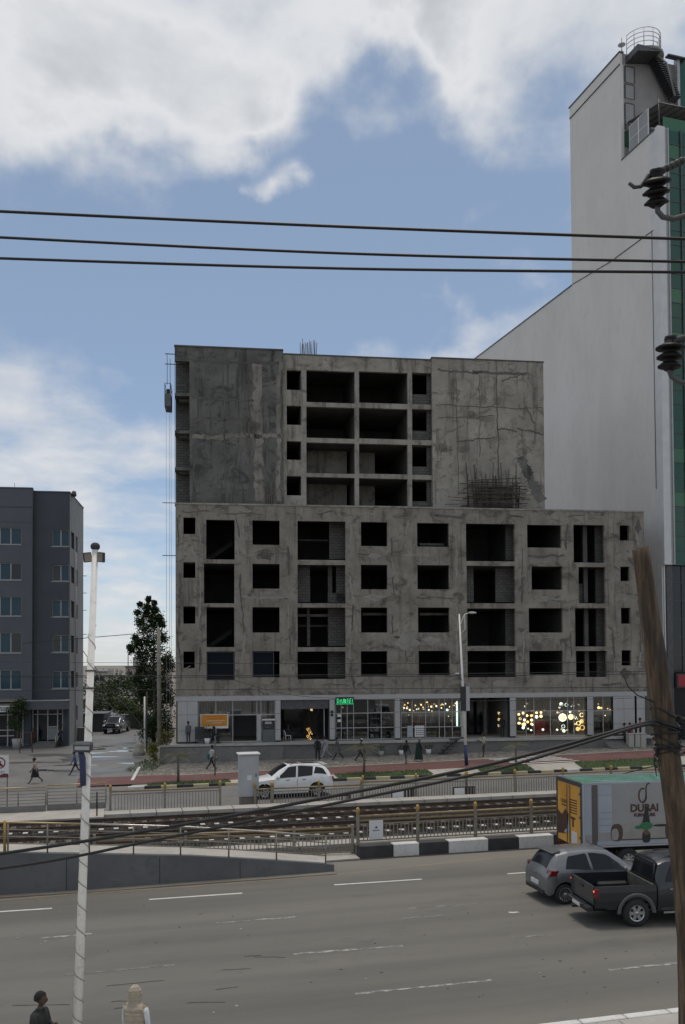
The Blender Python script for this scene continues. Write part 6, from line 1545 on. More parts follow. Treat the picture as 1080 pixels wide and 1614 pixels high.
# neighbouring steel pole just outside the frame carries the insulators
sx_ = atY(1165, 1000, 7.3); sp0 = empty('steel_pole', (sx_.x, sx_.y, .13), 0, 'dark steel pole carrying the two black disc insulators at the right edge', 'pole')
MB().tube([(0, 0, 0), (0, 0, 12.2)], [.14, .1], 12).build('shaft', M['dirty_metal'], sp0)
def insulator(px, py, label, tilt, Y=7.0, s=1.0):
    c = atY(px, py, Y); e = empty('disc_insulator', c, 0, label, 'insulator'); e.rotation_euler = (R(18 if py < 400 else 5), tilt, 0)
    prof = [(.03, -.13)]
    for k in range(3):
        z = -.1 + k * .075; r = .095 + .012 * k; prof += [(r * .75, z - .004), (r, z), (r * 1.02, z + .012), (r * .8, z + .03), (.05, z + .048)]
    prof += [(.055, .13), (.05, .155), (.02, .165)]
    MB().lathe([(r * s, z * s) for r, z in prof], n=28).build('discs', M['insul'], e)
    return e, c
M['insul'] = mat('insulator_glaze', (0.008, 0.007, 0.007), rough=0.45, spec=.2)
e1, c1 = insulator(1035, 300, 'upper black three disc insulator with bent wire arm at the right edge', R(-6)); e2, c2 = insulator(1056.5, 560, 'lower black three disc insulator at the right edge', R(2), s=.95)
for e, c, pts in ((e1, c1, [(1036, 316), (1037, 333), (1045, 342), (1062, 345), (1080, 340), (1165, 325)]), (e2, c2, [(1054, 572), (1054, 580), (1059, 593), (1070, 602), (1085, 605), (1165, 590)])):
    MB().tube([atY(x, y, 7.0 + (.28 if x > 1150 else .0)) for x, y in pts], .022, 8).build('hook', M['dirty_metal'], sp0).matrix_parent_inverse = sp0.matrix_basis.inverted()
    for o in sp0.children: pass
M['wirewrap'] = mat('wire_grey', (0.04, 0.04, 0.04), (0.075, 0.073, 0.07), 9, 0.6, 0.2)
for pts, e, lab in (([(992, 288), (1000, 295), (1010, 294), (1022, 277), (1045, 268), (1060, 262), (1082, 250), (1140, 220)], e1, 'u'), ([(1045, 545), (1056, 539), (1068, 536), (1082, 532), (1140, 515)], e2, 'l')):
    P_ = [atY(x, y, 6.97) for x, y in pts]; o = MB().tube(P_, [.016] * 3 + [.02] * (len(P_) - 3), 8).build('tie_wire', M['wirewrap']); tag(o, ('twisted grey wire bent round the upper insulator' if lab == 'u' else 'grey wire tied round the lower insulator'), 'wire')
    mbw = MB(); k0 = P_[-4]; k1 = P_[-2]
    for i in range(5): q = k0.lerp(k1, i / 5); mbw.ball(q, .03, u=8, v=6)
    mbw.build('wire_knot', M['wirewrap'], o)

# ------------------------------------------------------------------ wires
def wire(name, pts, r, label, cat='wire', m='cable', n=24, group=None):
    """smooth curve through pixel points (x, y, distance)"""
    P_ = [atY(*p) for p in pts]; Q = []
    for i in range(len(P_) - 1):
        p0, p1, p2, p3 = P_[max(i - 1, 0)], P_[i], P_[i + 1], P_[min(i + 2, len(P_) - 1)]
        for k in range(n):
            t = k / n; Q.append(0.5 * ((2 * p1) + (p2 - p0) * t + (2 * p0 - 5 * p1 + 4 * p2 - p3) * t * t + (-p0 + 3 * p1 - 3 * p2 + p3) * t ** 3))
    Q.append(P_[-1]); o = MB().tube(Q, r, 6).build(name, M[m]); return tag(o, label, cat, group)
wire('power_line', [(-400, 313, 8.6), (0, 333, 8.3), (540, 357, 8.0), (1080, 376.5, 7.7), (1180, 379, 7.6)], .0135, 'uppermost of the three black lines crossing the sky')
wire('power_line', [(-400, 352, 8.6), (0, 374, 8.3), (540, 399, 8.0), (1080, 412.5, 7.7), (1180, 414, 7.6)], .0125, 'middle of the three black lines crossing the sky')
wire('power_line', [(-400, 392, 8.6), (0, 407, 8.3), (540, 423, 8.0), (1080, 429, 7.7), (1180, 429, 7.6)], .0125, 'lowest of the three black lines crossing the sky')
kn = atY(1030, 1148, YW - .15)
wire('thick_cable', [(-400, 1400, 13.5), (0, 1346, 13.0), (260, 1305, 12.7), (520, 1256, 12.4), (780, 1203, 12.1), (1000, 1144, 11.9), (1040, 1136, 11.85)], .026, 'upper of the two thick black cables sagging across the street')
wire('thick_cable', [(-400, 1405, 13.2), (0, 1369, 12.8), (260, 1321, 12.5), (520, 1268, 12.2), (780, 1213, 12.0), (1000, 1147, 11.85), (1040, 1143, 11.83)], .022, 'lower of the two thick black cables sagging across the street')
for i, (a, b, c) in enumerate(((1043, 1046, 1043), (1065, 1064, 1058), (1067, 1067, 1062), (1089, 1086, 1083))):
    wire('service_line', [(-60, a, 60), (500, b, 61.5), (1045, c, 63)], .022 if i else .016, ('topmost', 'second', 'third', 'lowest')[i] + ' of the thin lines strung along the front of the unfinished block')
wire('service_line', [(35, 1014, 72), (130, 1006, 70), (250, 996, cp.y)], .03, 'thin line from the slate block to the concrete pole')
wire('service_line', [(131, 1026, 84), (150, 1052, 70), (190, 1103, 68), (232, 1155, 67)], .035, 'dark line falling from the slate block to the kerb post')
wire('service_line', [(131, 1075, 84), (150, 1092, 74), (200, 1135, 70)], .03, 'second dark line falling from the slate block behind the pole')
wire('service_line', [(370, 1072, 62), (450, 1094, 61), (560, 1102, 60.5), (735, 1105, 60), (1020, 1100, 61)], .016, 'thin sagging line in front of the shop fascias')
wire('service_line', [(1080, 1186, 14), (1040, 1205, 30), (965, 1224, 44)], .02, 'thin black line running from the wooden pole down to the far fence')
# ------------------------------------------------------------------ vehicles (x forward, y left, z up, origin on the road under the middle)
def paint(name, c, metal=.4, rough=.32):
    m = mat(name, c, tuple(v * .92 for v in c), 3, rough, metal, coat=.6); m.node_tree.nodes['Principled BSDF'].inputs['Coat Roughness'].default_value = .08; return m
M['p_white'] = paint('pearl_white_paint', (.72, .73, .73), 0, .3); M['p_silver'] = paint('silver_grey_paint', (.17, .178, .185), .5, .35); M['p_slate'] = paint('slate_grey_paint', (.022, .025, .03), .35, .35); M['p_black'] = paint('black_paint', (.012, .013, .015), .1, .25)
M['car_glass'] = mat('tinted_car_glass', (.012, .014, .016), rough=.14, spec=.3)
M['tyre'] = mat('tyre_rubber', (.018, .018, .019), (.028, .028, .028), 6, .85); M['rim'] = mat('alloy', (.45, .46, .47), rough=.3, metal=.9); M['tail_red'] = mat('tail_lens', (.16, .012, .012), rough=.15, coat=.5); M['lens_clear'] = mat('head_lens', (.55, .56, .58), rough=.1, coat=.5); M['chrome'] = mat('chrome', (.6, .6, .6), rough=.12, metal=1)
M['trim'] = mat('black_trim', (.02, .02, .021), rough=.5); M['flare'] = mat('grey_flare', (.085, .085, .09), rough=.5); M['amber'] = glow('lit_tail', (1, .12, .05), 1.2); M['plate'] = mat('number_plate', (.6, .6, .58), rough=.5); M['under'] = mat('underbody', (.012, .012, .012), rough=.9)
def interp(tab, x):
    if x <= tab[0][0]: return tab[0][1:]
    for a, b in zip(tab, tab[1:]):
        if x <= b[0]:
            f = (x - a[0]) / (b[0] - a[0]); return tuple(p + (q - p) * f for p, q in zip(a[1:], b[1:]))
    return tab[-1][1:]
class Car:
    """tab rows: x, sill z, belt z, top z, half width, half roof width"""
    def __init__(s, root, tab, axles, rw, body_m, arch=1.22, crown=.03):
        s.root, s.tab, s.axles, s.rw, s.arch, s.crown = root, tab, axles, rw, arch, crown
        xs = {round(r[0], 4) for r in tab}
        for i in range(len(tab) - 1):
            n = max(1, int((tab[i + 1][0] - tab[i][0]) / .16))
            for k in range(n): xs.add(round(tab[i][0] + (tab[i + 1][0] - tab[i][0]) * k / n, 4))
        ra = rw * arch
        for ax in axles:
            for k in range(-8, 9): xs.add(round(ax + ra * math.sin(k / 8 * math.pi / 2) * .999, 4))
        xs = sorted(x for x in xs if tab[0][0] <= x <= tab[-1][0])
        mb = MB(); rings = []
        for x in xs: rings.append([mb.bm.verts.new((x, y, z)) for y, z in s.ring(x)])
        n = len(rings[0])
        for i in range(len(rings) - 1):
            for k in range(n):
                f = mb.bm.faces.new([rings[i][k], rings[i + 1][k], rings[i + 1][(k + 1) % n], rings[i][(k + 1) % n]]); f.smooth = True
                if k == n - 1: f.material_index = 1
        mb.bm.faces.new(rings[0]); mb.bm.faces.new(rings[-1][::-1])
        s.body = mb.build('body', [body_m, M['under']], root, sharp=38)
    def zb(s, x):
        b = interp(s.tab, x)[0]; ra = s.rw * s.arch
        for ax in s.axles:
            if abs(x - ax) < ra: b = max(b, s.rw + math.sqrt(max(0, ra * ra - (x - ax) ** 2)) * .98)
        return b
    def half(s, x):
        sill, belt, top, w, wr = interp(s.tab, x); zb = s.zb(x); zm = max(zb + .02, sill + (belt - sill) * .45)
        zb2 = max(zb + .01, sill + (belt - sill) * .15)
        return [(w * .95, zb), (w * .99, zb2 if zb2 < zm else zm - .005), (w, zm), (w * .985, max(belt, zm + .01)), (wr, max(top - .07, belt + .004)), (wr - .11, max(top - .01, belt + .008)), (wr * .4, top + s.crown)]
    def ring(s, x):
        h = s.half(x); return [(y, z) for y, z in h] + [(-y, z) for y, z in h[::-1]]
    def side(s, pts, m, name='side_window', sides=(-1, 1), off=.012, parent=None):
        out = []
        for sd_ in sides:
            # outline given as (x, t) on the glasshouse between belt (0) and roof rail (1), laid on it strip by strip
            mb = MB(); rows = []; x0, x1 = min(p[0] for p in pts) + .004, max(p[0] for p in pts) - .004
            for i in range(17):
                x = x0 + (x1 - x0) * i / 16; ts = []
                for k in range(len(pts)):
                    a, b = pts[k], pts[(k + 1) % len(pts)]
                    if (a[0] - x) * (b[0] - x) <= 0 and a[0] != b[0]: ts.append(a[1] + (b[1] - a[1]) * (x - a[0]) / (b[0] - a[0]))
                h = s.half(x); a, b = h[3], h[4]
                rows.append([mb.bm.verts.new((x, sd_ * (a[0] + (b[0] - a[0]) * t + off), a[1] + (b[1] - a[1]) * t)) for t in (min(ts), (min(ts) + max(ts)) / 2, max(ts))])
            for i in range(16):
                for k in range(2): mb.bm.faces.new([rows[i][k], rows[i + 1][k], rows[i + 1][k + 1], rows[i][k + 1]]).smooth = True
            out.append(mb.build(name, m, parent or s.root))
        return out
    def low(s, pts, m, name, sides=(-1, 1), off=.006, parent=None):
        """patch on the lower side: (x, t) with t from sill line (0) to belt (1)"""
        for sd_ in sides:
            mb = MB(); P_ = []
            for x, t in pts:
                h = s.half(x); sill, belt, *_ = interp(s.tab, x); z = sill + (belt - sill) * t
                y = interp(sorted((q[1], q[0]) for q in h[:4]), z)[0]; P_.append((x, sd_ * (y + off), z))
            mb.poly(P_); mb.build(name, m, parent or s.root)
    def top_patch(s, x0, x1, k0, k1, m, name, off=.008, n=6):
        """glass on the sloping top between two stations; k = half-width factors of the roof width"""
        mb = MB(); rows = []
        for i in range(n + 1):
            x = x0 + (x1 - x0) * i / n; h = s.half(x); k = k0 + (k1 - k0) * i / n; w = (h[5][0]) * k; z = h[5][1]
            x2 = s.tab[0][0]
            rows.append([Vector((x, -w, z)), Vector((x, -w * .45, h[6][1])), Vector((x, w * .45, h[6][1])), Vector((x, w, z))])
        V_ = []
        for i, r in enumerate(rows):
            t = rows[min(i + 1, n)][1] - rows[max(i - 1, 0)][1]; nn = Vector((-t.z, 0, t.x)).normalized(); nn = nn if nn.z > 0 else -nn
            V_.append([mb.bm.verts.new(p + nn * off) for p in r])
        for i in range(n):
            for k in range(3): mb.bm.faces.new([V_[i][k], V_[i][k + 1], V_[i + 1][k + 1], V_[i + 1][k]]).smooth = True
        return mb.build(name, m, s.root)
def wheel(root, x, y, r, w, sd_, spokes=6, rim_r=.66, fat=.3):
    e = empty('wheel', (x, y, r)); e.parent = root
    ty = MB().lathe([(r * rim_r, -w / 2), (r * .9, -w / 2), (r * .985, -w * .36), (r, -w * .2), (r, w * .2), (r * .985, w * .36), (r * .9, w / 2), (r * rim_r, w / 2), (r * rim_r * .98, 0)], n=28, axis='Y', caps=False).build('tyre', M['tyre'], e)
    mb = MB(); rr = r * rim_r; yo = sd_ * w * .42
    mb.mi = 1; mb.lathe([(.02, yo - sd_ * .07), (rr * .96, yo - sd_ * .07), (rr * .96, yo - sd_ * .075), (.02, yo - sd_ * .075)], n=24, axis='Y'); mb.mi = 0
    for k in range(24):
        a0, a1 = 2 * math.pi * k / 24, 2 * math.pi * (k + 1) / 24
        for ya, yb in ((yo - sd_ * .06, yo + sd_ * .012),):
            mb.poly([(rr * math.cos(a0), ya, rr * math.sin(a0)), (rr * math.cos(a1), ya, rr * math.sin(a1)), (rr * .99 * math.cos(a1), yb, rr * .99 * math.sin(a1)), (rr * .99 * math.cos(a0), yb, rr * .99 * math.sin(a0))])
            mb.poly([(rr * .99 * math.cos(a0), yb, rr * .99 * math.sin(a0)), (rr * .99 * math.cos(a1), yb, rr * .99 * math.sin(a1)), (rr * .86 * math.cos(a1), yb - sd_ * .012, rr * .86 * math.sin(a1)), (rr * .86 * math.cos(a0), yb - sd_ * .012, rr * .86 * math.sin(a0))])
    for k in range(spokes):
        a = 2 * math.pi * k / spokes; u = Vector((math.cos(a), 0, math.sin(a))); v = Vector((-math.sin(a), 0, math.cos(a))); wi, wo = rr * fat * .5, rr * fat * .62
        p = [u * rr * .18 - v * wi, u * rr * .18 + v * wi, u * rr * .9 + v * wo, u * rr * .9 - v * wo]
        mb.prism([q + Vector((0, yo - sd_ * .03, 0)) for q in p], (0, sd_ * .035, 0))
    mb.lathe([(.01, yo - sd_ * .03), (rr * .24, yo - sd_ * .03), (rr * .22, yo + sd_ * .02), (.01, yo + sd_ * .025)], n=14, axis='Y')
    mb.build('rim', [M['rim'], M['under']], e)
def park(px, py, name, label, cat, heading, xoff=0, z=0.0):
    """root so that the point xoff forward of the origin stands at the pixel"""
    p = atZ(px, py, z); d = Vector((math.cos(heading), math.sin(heading), 0)); return empty(name, p - d * xoff, heading, label, cat)
def plate_text(parent, loc, rot, size, txt): pass

# ---- silver hatchback, tail towards us
hd = ANG - R(1)
r_ = park(890, 1425, 'hatchback_car', 'silver grey hatchback with alloy wheels behind the slate pickup', 'car', hd, -1.22)
r_.location += Vector((-math.sin(hd), math.cos(hd), 0)) * .76
c = Car(r_, [(-1.80, .34, .62, .66, .66, .55), (-1.78, .30, .78, .84, .74, .62), (-1.70, .26, .96, 1.02, .80, .63), (-1.52, .24, .99, 1.30, .83, .60), (-1.36, .22, .99, 1.46, .84, .59), (-1.0, .2, .98, 1.52, .845, .59), (-.2, .2, .95, 1.54, .845, .59), (.35, .2, .92, 1.48, .845, .585), (.8, .2, .9, 1.22, .84, .62), (1.08, .2, .88, 1.0, .83, .68), (1.5, .22, .82, .9, .8, .66), (1.8, .26, .68, .74, .72, .58), (1.93, .32, .52, .55, .58, .45)], (-1.22, 1.24), .3, M['p_silver'])
c.side([(-1.18, .14), (-1.05, .86), (-.42, .97), (-.36, .06)], M['car_glass']); c.side([(-.28, .06), (-.34, .97), (.2, .92), (.62, .62), (.92, .14)], M['car_glass'])
c.top_patch(.34, 1.02, .98, .98, M['car_glass'], 'windscreen'); c.top_patch(-1.68, -1.42, 1.0, 1.0, M['car_glass'], 'rear_window')
for y in (-.57, .57):
    mb = MB(); s_ = 1 if y > 0 else -1
    mb.prism([(-1.75, y - s_ * .02, .76), (-1.75, y + s_ * .2, .78), (-1.66, y + s_ * .27, 1.02), (-1.70, y + s_ * .04, 1.02)], (.22, s_ * .03, .0)); mb.build('tail_light', M['tail_red'], r_)
MB().hexa([(-1.46, -.47, 1.44), (-1.2, -.5, 1.5), (-1.2, .5, 1.5), (-1.46, .47, 1.44), (-1.48, -.47, 1.46), (-1.2, -.5, 1.535), (-1.2, .5, 1.535), (-1.48, .47, 1.46)]).build('roof_spoiler', M['p_silver'], r_)
boxpart('number_plate', -1.835, -1.80, -.24, .24, .5, .62, M['plate'], r_); boxpart('bumper_strip', -1.83, -1.6, -.6, .6, .3, .4, M['trim'], r_)
MB().tube([(-1.66, 0, 1.06), (-1.62, .34, 1.1)], .012, 5).build('rear_wiper', M['trim'], r_); MB().box(-1.82, -1.77, -.09, .09, .84, .88).build('badge', M['chrome'], r_)
for sd_ in (-1, 1):
    for ax in c.axles: wheel(r_, ax, sd_ * .745, .3, .19, sd_, 14, .7, .1)
    MB().ball((.72, sd_ * .93, .98), .1, sx=.6, sy=1.0, sz=.8).build('wing_mirror', M['p_silver'], r_)
    for x in (-.55, .42): MB().box(x - .08, x + .08, sd_ * .845 - .015, sd_ * .845 + .015, .84, .875).build('door_handle', M['p_silver'], r_)
    mb = MB(); mb.box(-.335, -.325, sd_ * .85 - .004, sd_ * .85 + .004, .3, .93); mb.build('door_seam', M['trim'], r_)
MB().tube([(.1, 0, 1.55), (-.05, 0, 1.72)], .008, 5).build('aerial', M['trim'], r_); MB().box(1.86, 1.92, -.4, .4, .5, .62).build('grille', M['trim'], r_)

# ---- slate double-cab pickup
hd = ANG - R(7)
r_ = park(1004, 1461, 'pickup_truck', 'slate grey double cab pickup with empty load bed and grey wheel flares', 'pickup', hd, -1.35)
r_.location += Vector((-math.sin(hd), math.cos(hd), 0)) * .86
c = Car(r_, [(-.72, .42, 1.12, 1.16, .86, .80), (-.70, .42, 1.12, 1.35, .87, .72), (-.62, .42, 1.12, 1.70, .88, .68), (-.4, .42, 1.12, 1.77, .885, .67), (.3, .42, 1.1, 1.79, .89, .67), (.85, .42, 1.08, 1.72, .89, .67), (1.25, .42, 1.05, 1.35, .89, .7), (1.55, .42, 1.02, 1.1, .89, .76), (2.1, .44, .95, 1.04, .88, .75), (2.5, .46, .85, .96, .84, .7), (2.66, .5, .7, .78, .76, .62)], (1.65,), .375, M['p_slate'], 1.2)
c.side([(-.5, .12), (-.4, .5), (-.24, .9), (.2, .95), (.2, .07)], M['car_glass']); c.side([(.3, .07), (.3, .95), (.72, .92), (1.05, .5), (1.25, .12)], M['car_glass'])
c.top_patch(.9, 1.5, .98, .98, M['car_glass'], 'windscreen')
mb = MB(); mb.hexa([(-.742, -.62, 1.2), (-.742, .62, 1.2), (-.735, .62, 1.2), (-.735, -.62, 1.2), (-.668, -.57, 1.62), (-.668, .57, 1.62), (-.66, .57, 1.62), (-.66, -.57, 1.62)]); mb.build('rear_window', M['car_glass'], r_)
mb = MB()
for y in (-.64, .64): mb.tube([(-.745, y, 1.17), (-.67, y * .92, 1.65)], .022, 6)
mb.tube([(-.67, -.59, 1.65), (-.67, .59, 1.65)], .022, 6); mb.build('window_surround', M['trim'], r_)
# load bed as a real open box with arches
zf, zr = .62, 1.12; xb0, xb1 = -2.52, -.76
def bedside(sd_):
    mb = MB(); xs_ = sorted({xb0, xb1} | {round(xb0 + (xb1 - xb0) * k / 14, 3) for k in range(15)} | {round(-1.35 + .45 * math.sin(k / 8 * math.pi / 2), 3) for k in range(-8, 9)}); rr = .45
    rows = []
    for x in xs_:
        b = .48 + (.06 if x < -2.2 else 0)
        if abs(x + 1.35) < rr: b = max(b, .375 + math.sqrt(rr * rr - (x + 1.35) ** 2))
        w = .87 - (.03 if x < -2.4 else 0)
        pts = [(w * .96, b), (w, max(b + .05, .72)), (w, .95), (w * .985, zr), (w - .07, zr), (w - .07, max(b, zf))]
        rows.append([mb.bm.verts.new((x, sd_ * y, z)) for y, z in pts])
    for i in range(len(rows) - 1):
        for k in range(5): mb.bm.faces.new([rows[i][k], rows[i][k + 1], rows[i + 1][k + 1], rows[i + 1][k]])
    mb.bm.faces.new(rows[0]); mb.bm.faces.new(rows[-1][::-1])
    return mb.build('bed_side', M['p_slate'], r_)
for sd_ in (-1, 1):
    bedside(sd_)
    mb = MB(); n = 14; A = []
    for k in range(n + 1):
        a = math.pi * k / n; ring = []
        for rr, y in ((.445, .872), (.5, .905), (.535, .905), (.55, .872)): ring.append(mb.bm.verts.new((-1.35 + rr * math.cos(a) * 1.02, sd_ * y, .375 + rr * math.sin(a))))
        A.append(ring)
    for i in range(n):
        for k in range(3): mb.bm.faces.new([A[i][k], A[i][k + 1], A[i + 1][k + 1], A[i + 1][k]]).smooth = True
    mb.build('wheel_flare', M['flare'], r_)
    MB().box(-1.82, -.9, sd_ * .6, sd_ * .79, zf + .002, zf + .25).build('bed_wheel_arch', M['trim'], r_, bevel=.05)
    wheel(r_, -1.35, sd_ * .77, .375, .26, sd_, 6, .6, .36); wheel(r_, 1.65, sd_ * .77, .375, .26, sd_, 6, .6, .36)
    MB().box(-2.545, -2.40, sd_ * .70 if sd_ > 0 else -.862, sd_ * .862 if sd_ > 0 else -.70, .8, 1.07).build('tail_light', M['tail_red'], r_, bevel=.02)
    MB().ball((-2.53, sd_ * .80, .99), .035).build('lit_bulb', M['amber'], r_)
    MB().box(-.9, .9 + .3, sd_ * .82, sd_ * .95 if sd_ > 0 else -.95, .36, .42).build('side_step', M['chrome'], r_) if False else None
    MB().hexa([(-.6, sd_ * .82, .36), (1.15, sd_ * .82, .36), (1.15, sd_ * .95, .36), (-.6, sd_ * .95, .36), (-.6, sd_ * .82, .41), (1.15, sd_ * .82, .41), (1.15, sd_ * .95, .41), (-.6, sd_ * .95, .41)]).build('side_step', M['chrome'], r_)
    MB().ball((1.12, sd_ * 1.0, 1.18), .13, sx=.5, sz=.8).build('wing_mirror', M['p_slate'], r_)
    for x in (-.3, .48): MB().box(x - .09, x + .09, sd_ * .89 - .02, sd_ * .89 + .02, .98, 1.02).build('door_handle', M['chrome'], r_)
    MB().ball((2.52, sd_ * .62, .85), .16, sx=.7, sz=.7).build('headlight', M['lens_clear'], r_)
boxpart('bed_floor', xb0 + .05, xb1, -.799, .799, zf - .08, zf, M['trim'], r_); boxpart('bed_front', xb1 - .045, xb1 - .002, -.798, .798, zf + .002, zr, M['trim'], r_)
for k in range(7): boxpart('bed_slat', xb1 - .075, xb1 - .047, -.79, .79, zf + .05 + k * .068, zf + .095 + k * .068, M['sleeper'], r_)
tg = boxpart('tailgate', xb0 - .04, xb0 + .045, -.795, .795, zf - .02, zr - .005, M['p_slate'], r_, .015); boxpart('gate_handle', xb0 - .055, xb0 - .041, -.12, .12, .95, 1.02, M['trim'], tg)
boxpart('rear_bumper', -2.72, -2.53, -.72, .72, .42, .56, M['trim'], r_, .02); boxpart('bumper_step', -2.73, -2.55, -.45, .45, .562, .585, M['chrome'], r_); boxpart('number_plate', -2.745, -2.725, -.25, .25, .45, .54, M['plate'], r_)
MB().tube([(-2.6, 0, .4), (-2.85, 0, .4), (-2.85, 0, .47)], .03, 6).build('tow_hook', M['trim'], r_); boxpart('chassis', -2.5, 2.2, -.4, .4, .34, .5, M['under'], r_); boxpart('bed_under', -2.5, -.78, -.78, .78, .5, zf - .09, M['under'], r_)
MB().box(2.6, 2.68, -.55, .55, .62, .78).build('grille', M['chrome'], r_)
for y in (-.45, .45): MB().tube([(-.2, y, 1.8), (.75, y, 1.79)], .02, 6).build('roof_rail', M['trim'], r_)

# ---- white SUV on the far carriageway, heading left
hw_ = ANG + math.pi + R(2)
r_ = park(458, 1258, 'white_suv', 'white sport utility car with dark windows heading left on the far carriageway', 'car', hw_, 0)
r_.location += Vector((-math.sin(ANG), math.cos(ANG), 0)) * .9
c = Car(r_, [(-2.40, .42, .72, .78, .78, .68), (-2.36, .36, .98, 1.04, .9, .74), (-2.22, .32, 1.1, 1.36, .94, .70), (-2.0, .3, 1.12, 1.62, .95, .68), (-1.7, .28, 1.12, 1.74, .955, .68), (-.6, .26, 1.09, 1.8, .96, .69), (.1, .26, 1.06, 1.76, .96, .69), (.62, .26, 1.04, 1.48, .96, .73), (1.1, .26, 1.02, 1.12, .955, .8), (1.7, .28, .96, 1.05, .94, .78), (2.15, .32, .84, .94, .88, .7), (2.36, .38, .66, .72, .76, .6)], (-1.45, 1.46), .375, M['p_white'], 1.2)
c.side([(-2.02, .2), (-1.86, .78), (-1.42, .9), (-1.28, .3)], M['car_glass'], 'quarter_window'); c.side([(-1.2, .12), (-1.28, .92), (-.42, .97), (-.38, .07)], M['car_glass']); c.side([(-.3, .07), (-.34, .97), (.1, .94), (.5, .6), (.86, .14)], M['car_glass'])
c.top_patch(.15, 1.02, .98, .98, M['car_glass'], 'windscreen'); c.top_patch(-2.2, -1.98, .92, .9, M['car_glass'], 'rear_window')
c.top_patch(-1.5, .05, .9, .9, M['trim'], 'sunroof', off=.006)
c.low([(-2.3, .0), (2.2, .0), (2.2, .1), (-2.3, .1)], M['trim'], 'sill_trim')
for sd_ in (-1, 1):
    for ax in c.axles: wheel(r_, ax, sd_ * .83, .375, .26, sd_, 5, .66, .4)
    MB().ball((.72, sd_ * 1.05, 1.16), .14, sx=.6, sz=.8).build('wing_mirror', M['p_white'], r_)
    for x in (-.72, .18): MB().box(x - .1, x + .1, sd_ * .955 - .02, sd_ * .955 + .02, .97, 1.005).build('door_handle', M['chrome'], r_)
    MB().tube([(-1.8, sd_ * .64, 1.72), (-1.6, sd_ * .65, 1.82), (-.2, sd_ * .66, 1.84), (0, sd_ * .66, 1.78)], .022, 6).build('roof_rail', M['trim'], r_)
    MB().ball((2.22, sd_ * .66, .8), .16, sx=.7, sz=.7).build('headlight', M['lens_clear'], r_)
    MB().box(-2.42, -2.28, sd_ * .7 if sd_ > 0 else -.9, sd_ * .9 if sd_ > 0 else -.7, .85, 1.06).build('tail_light', M['tail_red'], r_, bevel=.02)
    mb = MB(); mb.box(-.345, -.335, sd_ * .965 - .004, sd_ * .965 + .004, .35, 1.06); mb.build('door_seam', M['trim'], r_)
MB().box(2.3, 2.37, -.5, .5, .55, .72).build('grille', M['trim'], r_); boxpart('roof_spoiler', -2.12, -1.85, -.6, .6, 1.7, 1.74, M['p_white'], r_)

# ---- black pickup parked in the side street, nose towards us
r_ = park(176, 1157, 'black_pickup', 'black pickup parked nose first at the end of the side street', 'pickup', -math.pi / 2 + R(-2), 0)
r_.location.y += 2.3
c = Car(r_, [(-2.55, .5, 1.05, 1.08, .86, .82), (-.8, .45, 1.08, 1.12, .88, .82), (-.62, .42, 1.1, 1.68, .88, .69), (.3, .42, 1.1, 1.76, .89, .68), (.85, .42, 1.08, 1.7, .89, .68), (1.3, .42, 1.06, 1.32, .89, .72), (1.55, .42, 1.04, 1.12, .89, .78), (2.2, .44, .98, 1.06, .88, .76), (2.48, .46, .86, .98, .85, .72), (2.6, .5, .7, .8, .78, .64)], (-1.4, 1.65), .375, M['p_black'], 1.2)
c.side([(-.5, .12), (-.35, .9), (.2, .95), (.2, .07)], M['car_glass']); c.side([(.3, .07), (.3, .95), (.72, .92), (1.25, .12)], M['car_glass']); c.top_patch(.88, 1.5, .98, .98, M['car_glass'], 'windscreen')
for sd_ in (-1, 1):
    for ax in c.axles: wheel(r_, ax, sd_ * .77, .375, .25, sd_, 6, .6, .36)
    MB().ball((2.5, sd_ * .66, .86), .17, sx=.5, sz=.6).build('headlight', M['lens_clear'], r_); MB().ball((1.15, sd_ * 1.0, 1.2), .13, sx=.5).build('wing_mirror', M['chrome'], r_)
    MB().ball((2.6, sd_ * .6, .5), .09, sx=.4).build('fog_light', M['lens_clear'], r_)
boxpart('grille', 2.58, 2.64, -.5, .5, .76, .92, M['trim'], r_); boxpart('grille_bar', 2.64, 2.67, -.3, .3, .86, .9, M['chrome'], r_); boxpart('front_bumper', 2.5, 2.7, -.82, .82, .4, .62, M['p_black'], r_, .03); boxpart('number_plate', 2.702, 2.715, -.26, .26, .48, .58, M['plate'], r_); boxpart('bonnet_edge', 2.3, 2.5, -.5, .5, 1.06, 1.085, M['chrome'], r_)

# ---- box truck with a printed body
XR = -3.0                                              # rear of the box
pr = atPlane(920, 1338, Vector((0, 0, 0.95)), Vector((0, 0, 1)))
tk = empty('box_truck', Vector((pr.x, pr.y, 0)) + UU * 3.22 + VV * 1.05, ANG - R(5.5), 'box truck with orange printed rear and pale printed side advertising furniture', 'truck')
BW, Z0, Z1, XF = 1.05, .95, 3.06, 2.6
M['box_side'] = mat('printed_side', (.315, .31, .305), (.275, .27, .268), .8, .45); M['box_dark'] = mat('side_dark_print', (.1, .085, .08), rough=.5); M['panel_blue'] = mat('pale_blue_print', (.3, .335, .38), (.36, .39, .42), 1, .4)
M['green_roof'] = mat('green_tarpaulin', (.04, .14, .1), (.07, .2, .14), 1.2, .55, c3=(.2, .32, .26), bump=.3, bscale=4); M['truck_orange'] = mat('orange_print', (.6, .27, .03), (.72, .4, .08), .8, .45); M['brown_ink'] = mat('brown_ink', (.07, .03, .02), rough=.5); M['sofa'] = mat('sofa_cream', (.33, .31, .28), (.27, .25, .23), 3, .7); M['sofa_brown'] = mat('sofa_brown', (.09, .055, .04), rough=.7); M['green_knit'] = mat('green_print', (.03, .17, .07), rough=.7); M['skin_print'] = mat('skin_print', (.14, .075, .05), rough=.7)
